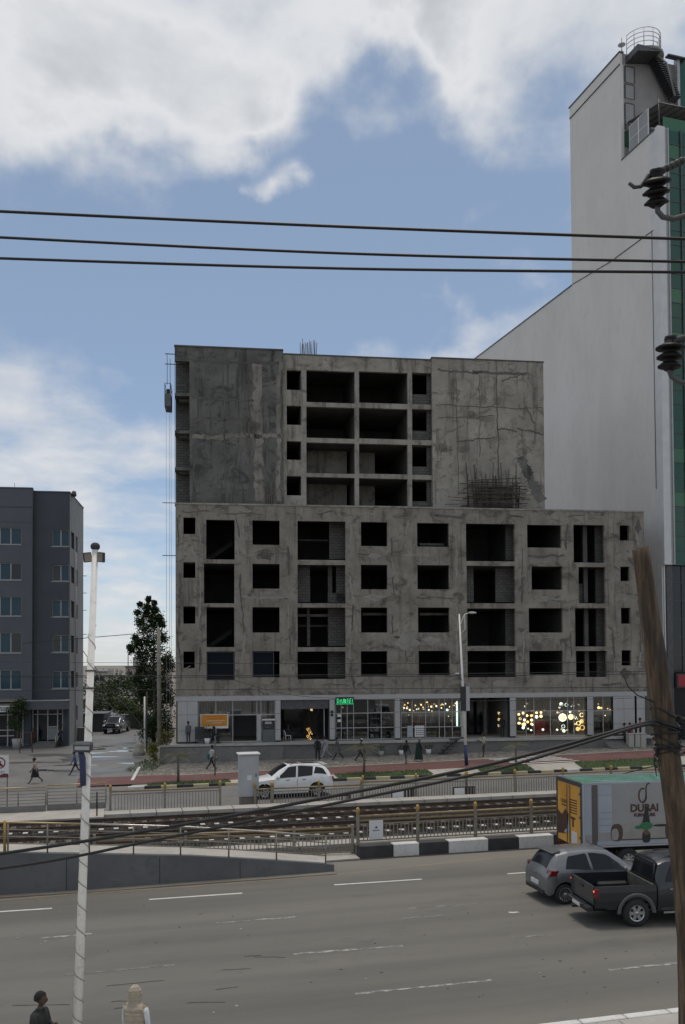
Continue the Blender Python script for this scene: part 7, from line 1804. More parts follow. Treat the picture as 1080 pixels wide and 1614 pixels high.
boxpart('cargo_box', XR, XF, -BW, BW, Z0, Z1, M['box_side'], tk); boxpart('roof_sheet', XR + .06, XF - .03, -BW + .05, BW - .05, Z1 + .002, Z1 + .02, M['green_roof'], tk)
for y in (-BW, BW - .05): boxpart('roof_edge', XR, XF, y, y + .05, Z1 + .001, Z1 + .06, M['panel_blue'] if y < 0 else M['box_grey'], tk)
for x in (XR, XF - .06): boxpart('roof_edge', x, x + .06, -BW + .051, BW - .051, Z1 + .001, Z1 + .06, M['dirty_metal'], tk)
mb = MB()
for i in range(16): y0 = random.uniform(-.9, .9); x0 = random.uniform(XR + .2, 1.5); mb.prism([(x0, y0, Z1 + .021), (x0 + random.uniform(.6, 2), y0 + random.uniform(-.05, .05), Z1 + .021), (x0 + .8, y0 + .05, Z1 + .021)], (0, 0, .006))
tag(mb.build('roof_scratches', M['panel_blue'], tk), kind='stuff')
ys = -BW - .004
def side_rect(x0, x1, z0, z1, m, name, t=0): return boxpart(name, x0, x1, ys - .004 - t, ys - t, z0, z1, M[m], tk)
side_rect(XR + .0, XR + .08, Z0, Z1, 'box_grey', 'rear_post'); side_rect(XR + .09, XR + .34, Z0 + .38, Z1 - .02, 'panel_blue', 'blue_print_panel'); side_rect(XR + .35, XR + .56, Z0 + .02, Z1 - .02, 'box_dark', 'brown_print_band')
for k, (z0, z1) in enumerate(((Z1 - .36, Z1 - .02), (Z1 - .96, Z1 - .38), (Z1 - 1.18, Z1 - .98), (Z1 - 1.4, Z1 - 1.2), (Z1 - 1.66, Z1 - 1.42))): side_rect(XR + .59, XR + 1.08, z0, z1, 'panel_blue', 'pale_print_tile')
side_rect(XR + .53, XF - .1, Z0 + .02, Z0 + .16, 'panel_blue', 'floor_print', .001); side_rect(XR, XF, Z0 - .05, Z0 - .002, 'box_grey', 'lower_rail')
flat_text('DUBAI', .36, M['brown_ink'], tk, (XR + 2.28, ys - .006, Z0 + 1.14), name='lettering', bold=.012); flat_text('FURNITURE', .15, M['brown_ink'], tk, (XR + 2.28, ys - .006, Z0 + .97), name='lettering', bold=.008)
# emblem: a tall looped d
ex, ez = XR + 2.22, Z0 + 1.47
def ribbon2(pts, w, name, m, y=ys - .006):
    mb = MB(); n = len(pts); A, B_ = [], []
    for i, p in enumerate(pts):
        q, o = pts[min(i + 1, n - 1)], pts[max(i - 1, 0)]; tx, tz = q[0] - o[0], q[1] - o[1]; l = math.hypot(tx, tz); A.append(mb.bm.verts.new((p[0] - tz / l * w / 2, y, p[1] + tx / l * w / 2))); B_.append(mb.bm.verts.new((p[0] + tz / l * w / 2, y, p[1] - tx / l * w / 2)))
    for i in range(n - 1): mb.bm.faces.new([B_[i], B_[i + 1], A[i + 1], A[i]])
    mb.build(name, m, tk)
ribbon2([(ex + .0 + .14 * math.cos(a), ez + .22 + .24 * math.sin(a)) for a in [math.pi * .35 + 2 * math.pi * .8 * k / 20 for k in range(21)]], .05, 'emblem', M['brown_ink']); ribbon2([(ex + .26, ez + .64), (ex + .17, ez + .6), (ex + .13, ez + .5), (ex + .13, ez + .2), (ex + .1, ez + .06), (ex + .0, ez - .02)], .05, 'emblem', M['brown_ink'])
# printed sofa
sx, sz = XR + 1.05, Z0 + .02
def blob_print(cx, cz, rx, rz, m, name, y=ys - .004, p=2.6, n=20, t=.002):
    pts = []
    for i in range(n):
        a = 2 * math.pi * i / n; ca, sa = math.cos(a), math.sin(a); pts.append((cx + rx * math.copysign(abs(ca) ** (2 / p), ca), y, cz + rz * math.copysign(abs(sa) ** (2 / p), sa)))
    MB().prism(pts, (0, -t, 0)).build(name, M[m], tk)
blob_print(sx + 1.2, sz + .5, .95, .26, 'sofa', 'sofa_back_print'); blob_print(sx + 1.2, sz + .34, 1.05, .18, 'sofa', 'sofa_seat_print', ys - .0065); blob_print(sx + .2, sz + .42, .22, .3, 'sofa_brown', 'sofa_arm_print', ys - .009); blob_print(sx + 2.2, sz + .42, .22, .3, 'sofa_brown', 'sofa_arm_print', ys - .009); blob_print(sx + .13, sz + .36, .13, .2, 'sofa', 'sofa_arm_print', ys - .0115); blob_print(sx + 2.27, sz + .36, .13, .2, 'sofa', 'sofa_arm_print', ys - .0115)
side_rect(sx + .1, sx + 2.3, sz + .15, sz + .19, 'sofa_brown', 'sofa_base_print', .008)
# printed upside-down sitter in green
fx = sx + 1.28
MB().prism([(fx - .15, ys - .012, sz + .7), (fx + .15, ys - .012, sz + .7), (fx + .06, ys - .012, sz + 1.3), (fx - .0, ys - .012, sz + 1.3)], (0, -.002, 0)).build('figure_print', M['trim'], tk); blob_print(fx, sz + .62, .24, .13, 'green_knit', 'figure_print', ys - .0145, 2.0); blob_print(fx - .3, sz + .58, .12, .06, 'green_knit', 'figure_print', ys - .0145, 2); blob_print(fx + .55, sz + .62, .3, .04, 'trim', 'figure_print', ys - .012, 2); blob_print(fx, sz + .4, .1, .1, 'skin_print', 'figure_print', ys - .017, 2); blob_print(fx, sz + .24, .15, .2, 'trim', 'figure_print', ys - .0165, 3)
# rear doors
xr = XR - .004
boxpart('rear_frame', XR - .05, XR - .001, -BW - .02, -BW + .06, Z0 - .1, Z1 + .05, M['dirty_metal'], tk); boxpart('rear_frame', XR - .05, XR - .001, BW - .06, BW + .02, Z0 - .1, Z1 + .05, M['dirty_metal'], tk); boxpart('rear_header', XR - .06, XR - .001, -BW + .061, BW - .061, Z1 - .08, Z1 + .06, M['dirty_metal'], tk)
for y0, y1 in ((-BW + .065, -.004), (.004, BW - .065)): boxpart('rear_door', XR - .03, XR - .001, y0, y1, Z0 - .08, Z1 - .085, M['truck_orange'], tk)
def rear_poly(pts, m, name, t=.003): MB().prism([(XR - .031, y, z) for y, z in pts], (-t, 0, 0)).build(name, M[m], tk)
rear_poly([(-.95, Z0 + 1.05), (-.95, Z0 + .1), (-.62, Z0 + .15), (-.5, Z0 + .7), (-.75, Z0 + 1.25)], 'brown_ink', 'dark_print') if False else None
rear_poly([(.96, Z0 + .12), (.3, Z0 + .2), (.1, Z0 + .5), (.02, Z0 + .95), (.3, Z0 + 1.1), (.6, Z0 + .85), (.97, Z0 + .95)], 'brown_ink', 'sofa_dark_print')
rear_poly([(.4, Z0 + .22), (.0, Z0 + .3), (-.1, Z0 + .6), (.02, Z0 + .75), (.12, Z0 + .45), (.4, Z0 + .3)], 'panel_blue', 'rim_print', .005)
for k in range(6): rear_poly([(-.1, Z0 + 1.5 - k * .09), (-.7, Z0 + 1.52 - k * .09), (-.7, Z0 + 1.48 - k * .09), (-.1, Z0 + 1.46 - k * .09)], 'brown_ink', 'small_print_line')
rear_poly([(-.15, Z0 + .9), (-.55, Z0 + .9), (-.55, Z0 + .82), (-.42, Z0 + .82), (-.42, Z0 + .55), (-.28, Z0 + .55), (-.28, Z0 + .82), (-.15, Z0 + .82)], 'brown_ink', 'letter_print')
rear_poly([(-.2, Z0 - .03), (-.68, Z0 - .03), (-.68, Z0 + .4), (-.2, Z0 + .4)], 'plastic_white', 'white_label', .004)
flat_text('DUBAI', .2, M['brown_ink'], tk, (XR - .036, .42, Z0 + 1.28), (R(90), 0, R(-90))); flat_text('FURNITURE', .085, M['brown_ink'], tk, (XR - .036, .42, Z0 + 1.18), (R(90), 0, R(-90)))
for y in (-.12, .12): MB().tube([(XR - .055, y, Z0 - .05), (XR - .055, y, Z1 - .12)], .014, 6).build('lock_rod', M['dirty_metal'], tk)
for z in (1.2, 1.9, 2.7): boxpart('hinge', XR - .07, XR - .04, -BW - .03, -BW + .12, z, z + .06, M['dirty_metal'], tk)
boxpart('chassis', XR + .1, 4.3, -.42, .42, .62, .93, M['under'], tk); boxpart('rear_bumper', XR + .0, XR + .1, -1.0, 1.0, .5, .66, M['trim'], tk); boxpart('side_guard', -.6, 1.6, -BW + .0, -BW + .04, .5, .62, M['trim'], tk)
for y in (-.9, .9): boxpart('tail_lamp', XR - .03, XR - .001, y - .12, y + .12, .68, .8, M['tail_red'], tk)
for sd_ in (-1, 1):
    for ax in (-1.3, 3.4): wheel(tk, ax, sd_ * .86, .42, .3, sd_, 8, .55, .3)
# cab
mb = MB(); mb.prism([(2.75, -1.0, .6), (4.5, -1.0, .6), (4.55, -1.0, 1.35), (4.3, -1.0, 2.3), (2.75, -1.0, 2.35)], (0, 2.0, 0)); mb.build('cab', M['p_white'], tk, bevel=.04)
for sd_ in (-1, 1): MB().prism([(3.3, sd_ * 1.006, 1.4), (4.4, sd_ * 1.006, 1.4), (4.2, sd_ * 1.006, 2.15), (3.3, sd_ * 1.006, 2.15)], (0, sd_ * .006, 0)).build('side_window', M['car_glass'], tk)
MB().hexa([(4.545, -.9, 1.42), (4.57, -.9, 1.42), (4.57, .9, 1.42), (4.545, .9, 1.42), (4.33, -.9, 2.2), (4.36, -.9, 2.2), (4.36, .9, 2.2), (4.33, .9, 2.2)]).build('windscreen', M['car_glass'], tk)
# ------------------------------------------------------------------ people
SKIN = mat('skin', (.06, .033, .021), (.075, .042, .027), 6, .55); HAIR = mat('hair', (.006, .005, .005), rough=.8, bump=.6, bscale=60)
_cl = {}
def cloth(c, name='cloth'):
    k = tuple(c)
    if k not in _cl: _cl[k] = mat(name, c, tuple(v * .8 for v in c), 7, .9, bump=.3, bscale=25)
    return _cl[k]
def head_mesh(mb, c, s, yaw, mi):
    """ellipsoid head with brow, nose, jaw, ears; faces +x before yaw"""
    rot = Matrix.Rotation(yaw, 3, 'Z'); base = len(mb.bm.verts)
    g = bmesh.ops.create_uvsphere(mb.bm, u_segments=16, v_segments=12, radius=1)
    for v in g['verts']:
        p = v.co.copy(); x, y, z = p.x * .098, p.y * .076, p.z * .118
        if z < 0: k = 1 + z * 2.6; y *= max(.55, k); x = x * (max(.7, 1 + z * 1.2)) + .012 * (-z / .1)
        if x > .06 and abs(y) < .022 and -.035 < z < .03: x += .022 * (1 - abs(y) / .022)
        if x > .07 and .02 < z < .05: x += .006
        if x > .05 and -.075 < z < -.045 and abs(y) < .035: x += .008
        if abs(y) > .062 and abs(x) < .03 and abs(z) < .03: y *= 1.17
        if x > .07 and .004 < z < .026 and .02 < abs(y) < .05: x -= .008
        v.co = Vector(c) + rot @ Vector((x, y, z)) * s
        for f in v.link_faces: f.material_index = mi; f.smooth = True
def finger_tubes(mb, wrist, hand, side, mi, s):
    d = (Vector(hand) - Vector(wrist)).normalized(); up = d.cross(Vector((0, 1, 0)));
    if up.length < .1: up = d.cross(Vector((1, 0, 0)))
    up.normalize(); lat = up.cross(d).normalized(); mb.mi = mi; b = Vector(hand)
    for k, (o, l) in enumerate(((-.03, .068), (-.01, .078), (.011, .073), (.031, .056))):
        p = b + up * o * s * .9; mb.tube([p - d * .02 * s, p + d * l * .5 * s, p + d * l * .85 * s + lat * .018 * s * side, p + d * l * s + lat * .035 * s * side], [.0105 * s, .0095 * s, .0085 * s, .006 * s], 6)
    p = b - d * .045 * s - up * .035 * s; mb.tube([p, p - up * .025 * s + d * .03 * s, p - up * .03 * s + d * .062 * s], [.013 * s, .011 * s, .008 * s], 6)
def person(pos, yaw, label, h=1.72, pose='stand', top=(.1, .1, .1), legs=(.03, .03, .04), shoes=(.015, .015, .015), hair=True, skirt=None, arms=None, swing=.3, head_yaw=0., hood=None, vest=None, hat=None, bare_arms=False, bulk=1.0, sleeves=None, bag=None, name='person', head_drop=0.):
    s = h / 1.75; root = empty(name, pos, yaw, label, 'person')
    J = {}; sit = pose == 'sit'
    dz = -.44 if sit else 0
    lean = .06 if pose == 'walk' else (0.05 if sit else 0.)
    J['pel'] = Vector((0, 0, .94 + dz)); J['spine'] = Vector((.01 + lean * .3, 0, 1.14 + dz)); J['chest'] = Vector((.01 + lean * .7, 0, 1.33 + dz)); J['neck'] = Vector((.01 + lean, 0, 1.47 + dz)); J['hb'] = Vector((.025 + lean, 0, 1.56 + dz))
    for sd_, n in ((1, 'l'), (-1, 'r')):
        J['hip' + n] = Vector((0, sd_ * .095, .9 + dz)); J['sh' + n] = Vector((.005 + lean * .8, sd_ * .185 * bulk, 1.41 + dz))
        a = swing * (1 if n == 'l' else -1) if pose == 'walk' else (.04 * sd_)
        if sit:
            J['kn' + n] = Vector((.42, sd_ * .13, .94 + dz)); J['an' + n] = Vector((.40, sd_ * .13, .09)); J['to' + n] = Vector((.54, sd_ * .14, .04))
        else:
            J['kn' + n] = Vector((math.sin(a) * .42 + .02, sd_ * .1, .9 - .42 * math.cos(a)))
            bend = a * 1.0 if a > 0 else a * 1.9
            J['an' + n] = J['kn' + n] + Vector((math.sin(bend) * .43, 0, -math.cos(bend) * .41)); J['to' + n] = J['an' + n] + Vector((.14, sd_ * .015, -.04 if a >= 0 else -.05))
        b = -a * .9
        if arms == 'forward' and n in 'lr': el = J['sh' + n] + Vector((.14, sd_ * .03, -.23)); wr = el + Vector((.22, -sd_ * .02, .02))
        elif arms == 'folded': el = J['sh' + n] + Vector((.06, sd_ * .05, -.27)); wr = el + Vector((.17, -sd_ * .2, .04))
        elif sit: el = J['sh' + n] + Vector((.05, sd_ * .04, -.27)); wr = el + Vector((.24, -sd_ * .03, -.05))
        else: el = J['sh' + n] + Vector((math.sin(b) * .28, sd_ * .045, -.27)); wr = el + Vector((math.sin(b + .25) * .25, sd_ * .01, -.245))
        J['el' + n], J['wr' + n] = el, wr; J['ha' + n] = wr + (wr - el).normalized() * .075
    low = min(J['tol'].z, J['tor'].z) - .035
    for k in J: J[k] = (J[k] - Vector((0, 0, low))) * s
    if sit:
        for k in J: J[k].z += 0
    rad = dict(pel=(.135, .115), spine=(.125 * bulk, .105), chest=(.15 * bulk, .115), neck=(.055, .055), hb=(.05, .05))
    for n in 'lr': rad.update({'hip' + n: (.092, .092), 'kn' + n: (.06, .06), 'an' + n: (.043, .043), 'to' + n: (.04, .03), 'sh' + n: (.068, .068), 'el' + n: (.046, .046), 'wr' + n: (.032, .032), 'ha' + n: (.038, .022)})
    edges = [('pel', 'spine'), ('spine', 'chest'), ('chest', 'neck'), ('neck', 'hb')]
    for n in 'lr': edges += [('pel', 'hip' + n), ('hip' + n, 'kn' + n), ('kn' + n, 'an' + n), ('an' + n, 'to' + n), ('chest', 'sh' + n), ('sh' + n, 'el' + n), ('el' + n, 'wr' + n), ('wr' + n, 'ha' + n)]
    names = list(J); me = bpy.data.meshes.new('skeleton'); me.from_pydata([J[k] for k in names], [(names.index(a), names.index(b)) for a, b in edges], [])
    o = bpy.data.objects.new('skeleton', me); col.objects.link(o); md = o.modifiers.new('skin', 'SKIN'); md.use_smooth_shade = True
    if not me.skin_vertices: me.skin_vertices.new() if hasattr(me.skin_vertices, 'new') else None
    if not me.skin_vertices:
        bm = bmesh.new(); bm.from_mesh(me); bm.verts.layers.skin.verify(); bm.to_mesh(me); bm.free()
    for i, k in enumerate(names):
        sv_ = me.skin_vertices[0].data[i]; sv_.radius = (rad[k][0] * s, rad[k][1] * s); sv_.use_root = (k == 'pel')
    sb = o.modifiers.new('sub', 'SUBSURF'); sb.levels = 1; sb.render_levels = 1
    dg = bpy.context.evaluated_depsgraph_get(); bme = bpy.data.meshes.new_from_object(o.evaluated_get(dg)); bpy.data.objects.remove(o)
    segs = [(a, b, (2 if a[:3] in ('hip', 'pel') and b[:3] != 'spi' or a[:2] == 'kn' else 3 if a[:2] == 'an' else 0 if a in ('neck',) or a[:2] == 'wr' else (0 if bare_arms and a[:2] == 'el' else (4 if sleeves and a[:2] in ('sh', 'el') else 1)))) for a, b in edges]
    mb = MB(); mb.bm.from_mesh(bme); bpy.data.meshes.remove(bme)
    for f in mb.bm.faces:
        c_ = f.calc_center_median(); best = 1e9; f.smooth = True
        for a, b, mi in segs:
            A, B_ = J[a], J[b]; ab = B_ - A; t = max(0, min(1, (c_ - A).dot(ab) / ab.length_squared)); d2 = (c_ - A - ab * t).length - (rad[a][0] * (1 - t) + rad[b][0] * t) * s
            if d2 < best: best = d2; f.material_index = mi
    hc = J['hb'] + Vector((.012, 0, .085)) * s; hc.z -= head_drop
    head_mesh(mb, hc, s, head_yaw, 0)
    for n, sd_ in (('l', 1), ('r', -1)): finger_tubes(mb, J['wr' + n], J['ha' + n], -sd_, 0, s)
    mb.build('body', [SKIN, cloth(top), cloth(legs), cloth(shoes), cloth(sleeves or top)], root, fix=False)
    if hair:
        hb_ = MB(); g = bmesh.ops.create_uvsphere(hb_.bm, u_segments=18, v_segments=12, radius=1); rot = Matrix.Rotation(head_yaw, 3, 'Z'); kill = []
        for v in g['verts']:
            p = v.co.copy(); n_ = 1 + .03 * math.sin(9 * p.x + 5 * p.y) * math.cos(8 * p.z)
            if p.z < -.42 or (p.x > .4 and p.z < .42) or (p.x > .05 and p.z < -.1): kill.append(v)
            v.co = hc + rot @ Vector((p.x * .12 * n_ - .016, p.y * .098 * n_, p.z * .134 * n_ + .014)) * s
        bmesh.ops.delete(hb_.bm, geom=kill, context='VERTS')
        for f in hb_.bm.faces: f.smooth = True
        hb_.build('hair', HAIR, root, fix=False)
    if hat: MB().lathe([(.105 * s, -.01), (.11 * s, .03), (.09 * s, .08), (.02, .1)], tuple(hc + Vector((0, 0, .035)) * s), 14).build('cap', cloth(hat), root)
    if skirt:
        c0, ztop_, zbot, rt, rb = skirt; mk = MB(); rings = []
        for i in range(9):
            f = i / 8; z = (ztop_ + (zbot - ztop_) * f) * s; r = (rt + (rb - rt) * f ** .8) * s
            rings.append([mk.bm.verts.new((r * (1 + .07 * f * math.sin(5 * a + 1)) * 1.05 * math.cos(a) + .02, r * (1 + .06 * f * math.sin(4 * a)) * .95 * math.sin(a), z)) for a in [2 * math.pi * j / 22 for j in range(22)]])
        for i in range(8):
            for j in range(22): mk.bm.faces.new([rings[i][j], rings[i][(j + 1) % 22], rings[i + 1][(j + 1) % 22], rings[i + 1][j]]).smooth = True
        mk.build('skirt', cloth(c0), root)
    if bag:
        MB().box(-.1, .1, -.06, .06, -.18, .14).build('bag', cloth(bag), root, (J['pel'] + Vector((-.14, .16, .1)) * s), bevel=.04)
    return root, J, hc, s

def foot(px, py): return on_pave(px, py)
def face(a): return ANG + a                      # 0 = walking right along the street, pi = left
def hgt(px, yt, yb, P): return max(1.5, min(1.85, abs(atY(px, yt, P.y).z - atY(px, yb, P.y).z)))
def floor_at(px, d): s = F(px, 1165, d)[0]; return W(s, d, ZF + .001)
person(floor_at(297, -.6), TH + 2.2, 'man in grey shirt and dark trousers standing on the plinth by the left pilaster', 1.66, 'stand', (.12, .12, .13), (.03, .03, .035))
ps, *_ = person(ch1 + Vector((0, 0, .0)), TH - .2, 'man in dark clothes seated on a chair below the orange banner', 1.7, 'sit', (.018, .02, .028), (.015, .016, .02))
ps2, *_ = person(ch2 + Vector((0, 0, .0)), TH + .3, 'dim figure in dark clothes seated inside the second bay', 1.68, 'sit', (.03, .03, .035), (.02, .02, .025))
P = foot(333, 1214); person(P, face(.3), 'man in a pale jacket with a teal bag walking left of the cabinet', 1.72, 'walk', (.42, .42, .4), (.02, .02, .025), swing=.38, bag=(.03, .14, .15))
P = foot(501, 1199); person(P, face(1.6), 'slim person all in black with pale shoes walking behind the white car', 1.7, 'walk', (.012, .012, .014), (.012, .012, .014), (.4, .4, .38), swing=.12)
P = foot(514, 1196); person(P, face(math.pi), 'person in pale grey tunic and trousers striding left of the palm', 1.75, 'walk', (.33, .34, .35), (.36, .36, .37), swing=.45, skirt=((.33, .34, .35), .98, .62, .15, .2))
P = foot(533, 1198); person(P, face(math.pi), 'person in a long grey coat striding right behind the one in pale tunic', 1.72, 'walk', (.11, .115, .12), (.03, .03, .035), swing=.42, skirt=((.11, .115, .12), 1.0, .55, .15, .22))
P = foot(568, 1201); person(P, face(0), 'person with a pale cap walking behind the young palm', 1.7, 'walk', (.05, .05, .055), (.02, .02, .022), swing=.42, hat=(.45, .44, .42))
P = foot(640, 1204); person(P, face(.6), 'youth in black and white jacket and grey trousers left of the dark robe', 1.6, 'walk', (.014, .014, .016), (.12, .12, .13), swing=.15, sleeves=(.014, .014, .016))
r, J, hc, s = person(foot(660, 1200), face(0), 'person in a long dark green robe with covered head walking right', 1.68, 'walk', (.012, .03, .022), (.012, .03, .022), (.4, .38, .35), swing=.35, hair=False, skirt=((.012, .03, .022), 1.3, .14, .16, .3))
MB().ball(tuple(hc + Vector((-.015, 0, .005))), .125, sx=1.0, sy=.85, sz=1.05).build('head_scarf', cloth((.2, .17, .14)), r)
bpy.data.objects[r.name].children[-1].scale = (1, 1, 1)
P = foot(763, 1193); person(P, face(math.pi), 'man in beige jacket and brown trousers holding his arms out beside the lamp', 1.72, 'stand', (.42, .38, .3), (.075, .055, .04), arms='forward')
person(floor_at(792, .6), TH + math.pi / 2, 'dark figure standing at the lit display inside the arcade bay', 1.68, 'stand', (.02, .02, .022), (.02, .02, .022))
for px, d, c_, lab, yw in ((1010, -.9, (.42, .02, .03), 'person in a bright red jacket at the head of the right stairs', 2.6), (993, -1.0, (.2, .03, .05), 'person in dull red standing beside the bright red jacket', -1.4), (985, -1.2, (.03, .025, .03), 'person in dark clothes standing at the left of the red pair', 3.0)):
    z = ZF - .6 if px != 1010 else ZF - .25; w = W(F(px, 1165, d)[0], d, max(zs(W(F(px, 1165, d)[0], d, 0).x), 0))
    fl = boxpart('stone_seat', -.35, .35, -.3, .3, -.3, .0, M['plinth']); fl.location = (w.x, w.y, z + (0.0)); fl.rotation_euler.z = TH; fl.scale.z = 1; tag(fl, 'dark stone block under the ' + {1010: 'bright red jacket', 993: 'dull red figure', 985: 'dark figure'}[px] + ' at the right stairs', 'block')
    boxpart('block_base', -.33, .33, -.28, .28, -z + .1, -.301, M['plinth'], fl)
    person(Vector((w.x, w.y, z)), TH + yw, lab, 1.68, 'stand' if px == 1010 else 'stand', c_, (.02, .02, .025))
P = atZ(56, 1235, 0.01); person(P, face(math.pi), 'woman in pale blouse and black skirt walking left on the forecourt', 1.62, 'walk', (.33, .24, .22), (.09, .05, .035), (.015, .015, .015), swing=.42, skirt=((.012, .012, .014), 1.0, .42, .14, .26))
P = atZ(119, 1222, 0.01); person(P, face(math.pi), 'man in a blue shirt and dark trousers walking behind the white pole', 1.62, 'walk', (.05, .1, .2), (.015, .017, .025), swing=.42, hat=(.04, .08, .16))
for px, lab, c_ in ((53, 'dim figure in dull red standing left of the slate block doorway', (.09, .03, .03)), (95, 'dim figure in dark blue standing right of the slate block doorway', (.025, .03, .06))):
    p = L0 + LX * LF(px, 1165, -1.1)[0] + LY * (-1.1 if px == 53 else -.9); person(Vector((p.x, p.y, .009 if px == 53 else .009)), TLa - 1.4, lab, 1.65, 'stand', c_, (.02, .02, .025))

# ---- the two people at the near kerb
p1 = atY(65, 1567, 15.1)
r, J, hc, s = person(Vector((p1.x - .03, 15.1, .13)), R(-8), 'man in a dark jacket with short black hair at the bottom left edge', p1.z - .13 + .005, 'stand', (.022, .024, .021), (.02, .02, .025), arms='folded', head_yaw=R(6), bulk=1.08)
cm = MB(); rings = []
for z, rx, ry, xo in ((1.50, .07, .07, .03), (1.47, .1, .13, .0), (1.42, .135, .215, -.005), (1.3, .155, .225, 0), (1.1, .15, .205, 0), (.9, .155, .2, 0), (.78, .165, .21, 0)):
    rings.append([cm.bm.verts.new((((xo + rx * math.cos(a)) * s), ry * math.sin(a) * s * (1 + .02 * math.sin(5 * a)), z * s * .985)) for a in [2 * math.pi * j / 24 for j in range(24)]])
for i in range(len(rings) - 1):
    for j in range(24): cm.bm.faces.new([rings[i][j], rings[i + 1][j], rings[i + 1][(j + 1) % 24], rings[i][(j + 1) % 24]]).smooth = True
cm.build('jacket', cloth((.022, .025, .021)), r)
p2 = atY(212, 1553, 15.3)
r, J, hc, s = person(Vector((p2.x + .02, 15.3, .13)), R(60), 'person in a beige quilted hooded vest with white sleeves seen from behind', 1.64, 'stand', (.25, .205, .15), (.05, .05, .06), hair=False, sleeves=(.6, .61, .64), bulk=1.28)
quilt = cloth((.38, .325, .25))
def puff(profile, n=26, ridges=True, cx=0, cy=0, flat=1.0, rib=.02, per=.08):
    mb = MB(); rings = []
    zt0, zb0 = profile[0][0], profile[-1][0]; steps = int((zt0 - zb0) / .0125)
    for i in range(steps + 1):
        z = zt0 - (zt0 - zb0) * i / steps; rx, ry, xo = interp([(-q[0], *q[1:]) for q in profile], -z)
        g = rib * (abs(math.sin(math.pi * (z + .008 * math.sin(z * 40)) / per)) ** .6 - .5)
        ring = []
        for j in range(n):
            a = 2 * math.pi * j / n; w = .006 * math.sin(7 * a + z * 30)
            ring.append(mb.bm.verts.new((cx + xo + (rx + g + w) * math.cos(a), cy + (ry + g + w) * math.sin(a), z + .012 * math.sin(a * 2))))
        rings.append(ring)
    for i in range(len(rings) - 1):
        for j in range(n): mb.bm.faces.new([rings[i][j], rings[i + 1][j], rings[i + 1][(j + 1) % n], rings[i][(j + 1) % n]]).smooth = True
    mb.bm.faces.new(rings[0]); mb.bm.faces.new(rings[-1][::-1]); return mb
zh = hc.z
puff([(zh + .14, .02, .02, -.02), (zh + .135, .05, .046, -.02), (zh + .115, .08, .074, -.018), (zh + .075, .105, .097, -.015), (zh + .02, .12, .11, -.01), (zh - .05, .118, .108, -.01), (zh - .11, .105, .1, -.012), (zh - .16, .1, .11, -.02)], per=.05, rib=.012).build('quilted_hood', quilt, r)
puff([(zh - .14, .09, .1, -.02), (zh - .18, .12, .17, -.015), (zh - .22, .14, .212, -.01), (zh - .3, .16, .222, -.005), (zh - .45, .16, .2, 0), (zh - .65, .155, .19, 0), (zh - .8, .16, .195, 0), (zh - .9, .15, .18, 0)], rib=.022).build('quilted_vest', quilt, r)
# ------------------------------------------------------------------ trees, palms, shrubs
def leaf_cloud(mb, centers, n, size, spread, mats=2):
    for _ in range(n):
        c, r = random.choice(centers); d = Vector((random.gauss(0, 1), random.gauss(0, 1), random.gauss(0, 1)))
        d = d * (r * .52); p = Vector(c) + Vector((d.x, d.y, d.z * spread))
        t = Vector((random.uniform(-1, 1), random.uniform(-1, 1), random.uniform(-.7, .5))).normalized() * size * random.uniform(.6, 1.3)
        b = t.cross(Vector((random.uniform(-1, 1), random.uniform(-1, 1), random.uniform(-1, 1)))).normalized() * size * .34
        mb.mi = 0 if random.random() < .7 else 1; mb.poly([p - t * .5, p + b, p + t * .5, p - b])
def tree(pos, h, label, centers, n, size, trunk_r=.18, mats=('leaf_dark', 'leaf_mid'), limbs=True, name='tree', cat='tree', spread=1.0, group=None):
    e = empty(name, pos, 0, label, cat, group); tb = MB(); top = max(c[0][2] for c in centers)
    tb.tube([(0, 0, -.1), (.05, 0, h * .3), (-.04, .05, h * .6), (0, 0, min(top, h * .92))], [trunk_r, trunk_r * .8, trunk_r * .5, trunk_r * .12], 8)
    tb.build('trunk', M['stick'], e)
    if limbs:
        lb = MB()
        for c, r in centers: z0 = max(.15 * h, c[2] - r * 1.0 - .2); lb.tube([(0, 0, z0), (c[0] * .5, c[1] * .5, (z0 + c[2]) / 2), c], [trunk_r * .3, trunk_r * .2, .01], 5)
        lb.build('limbs', M['stick'], e)
    mb = MB(); leaf_cloud(mb, centers, n, size, spread); mb.build('crown', [M[m] for m in mats], e, fix=False); return e
# tall dark tree beside the unfinished block; its lumpy outline follows the photograph's clumps
tb_ = on_pave(243, 1172); yT = tb_.y + 1.5; tpos = Vector((atY(243, 1172, yT).x, yT, 0))
def tc_(px, py, r, dy=0): p = atY(px, py, yT); return ((p.x - tpos.x, dy + random.uniform(-.5, .5), p.z), r)
cl = [tc_(*a) for a in ((234, 945, .22), (233, 958, .35), (229, 968, .3), (242, 950, .2), (244, 962, .35), (238, 975, .5), (219, 952, .2), (217, 966, .25), (222, 980, .4), (230, 992, .6), (244, 985, .6), (252, 975, .35), (257, 984, .3), (212, 1005, .25), (207, 1024, .3), (203, 1020, .2), (218, 1015, .5),
      (228, 1012, .7), (243, 1010, .9), (256, 1005, .5), (220, 1032, .6), (234, 1035, 1.0), (250, 1032, 1.0), (262, 1040, .6), (266, 1048, .5), (222, 1055, .6), (236, 1060, 1.1), (254, 1062, 1.1), (218, 1070, .5), (230, 1082, .9), (246, 1088, 1.1), (262, 1082, .8), (224, 1092, .4), (238, 1106, .9), (255, 1110, 1.0), (266, 1100, .6), (246, 1126, .9), (260, 1132, .8), (250, 1146, .8), (264, 1150, .6))]
tree(tpos, 12.5, 'tall dark ragged evergreen at the left corner of the unfinished block', cl, 19000, .2, .2, ('leaf_dark', 'leaf_mid'), spread=1.1)
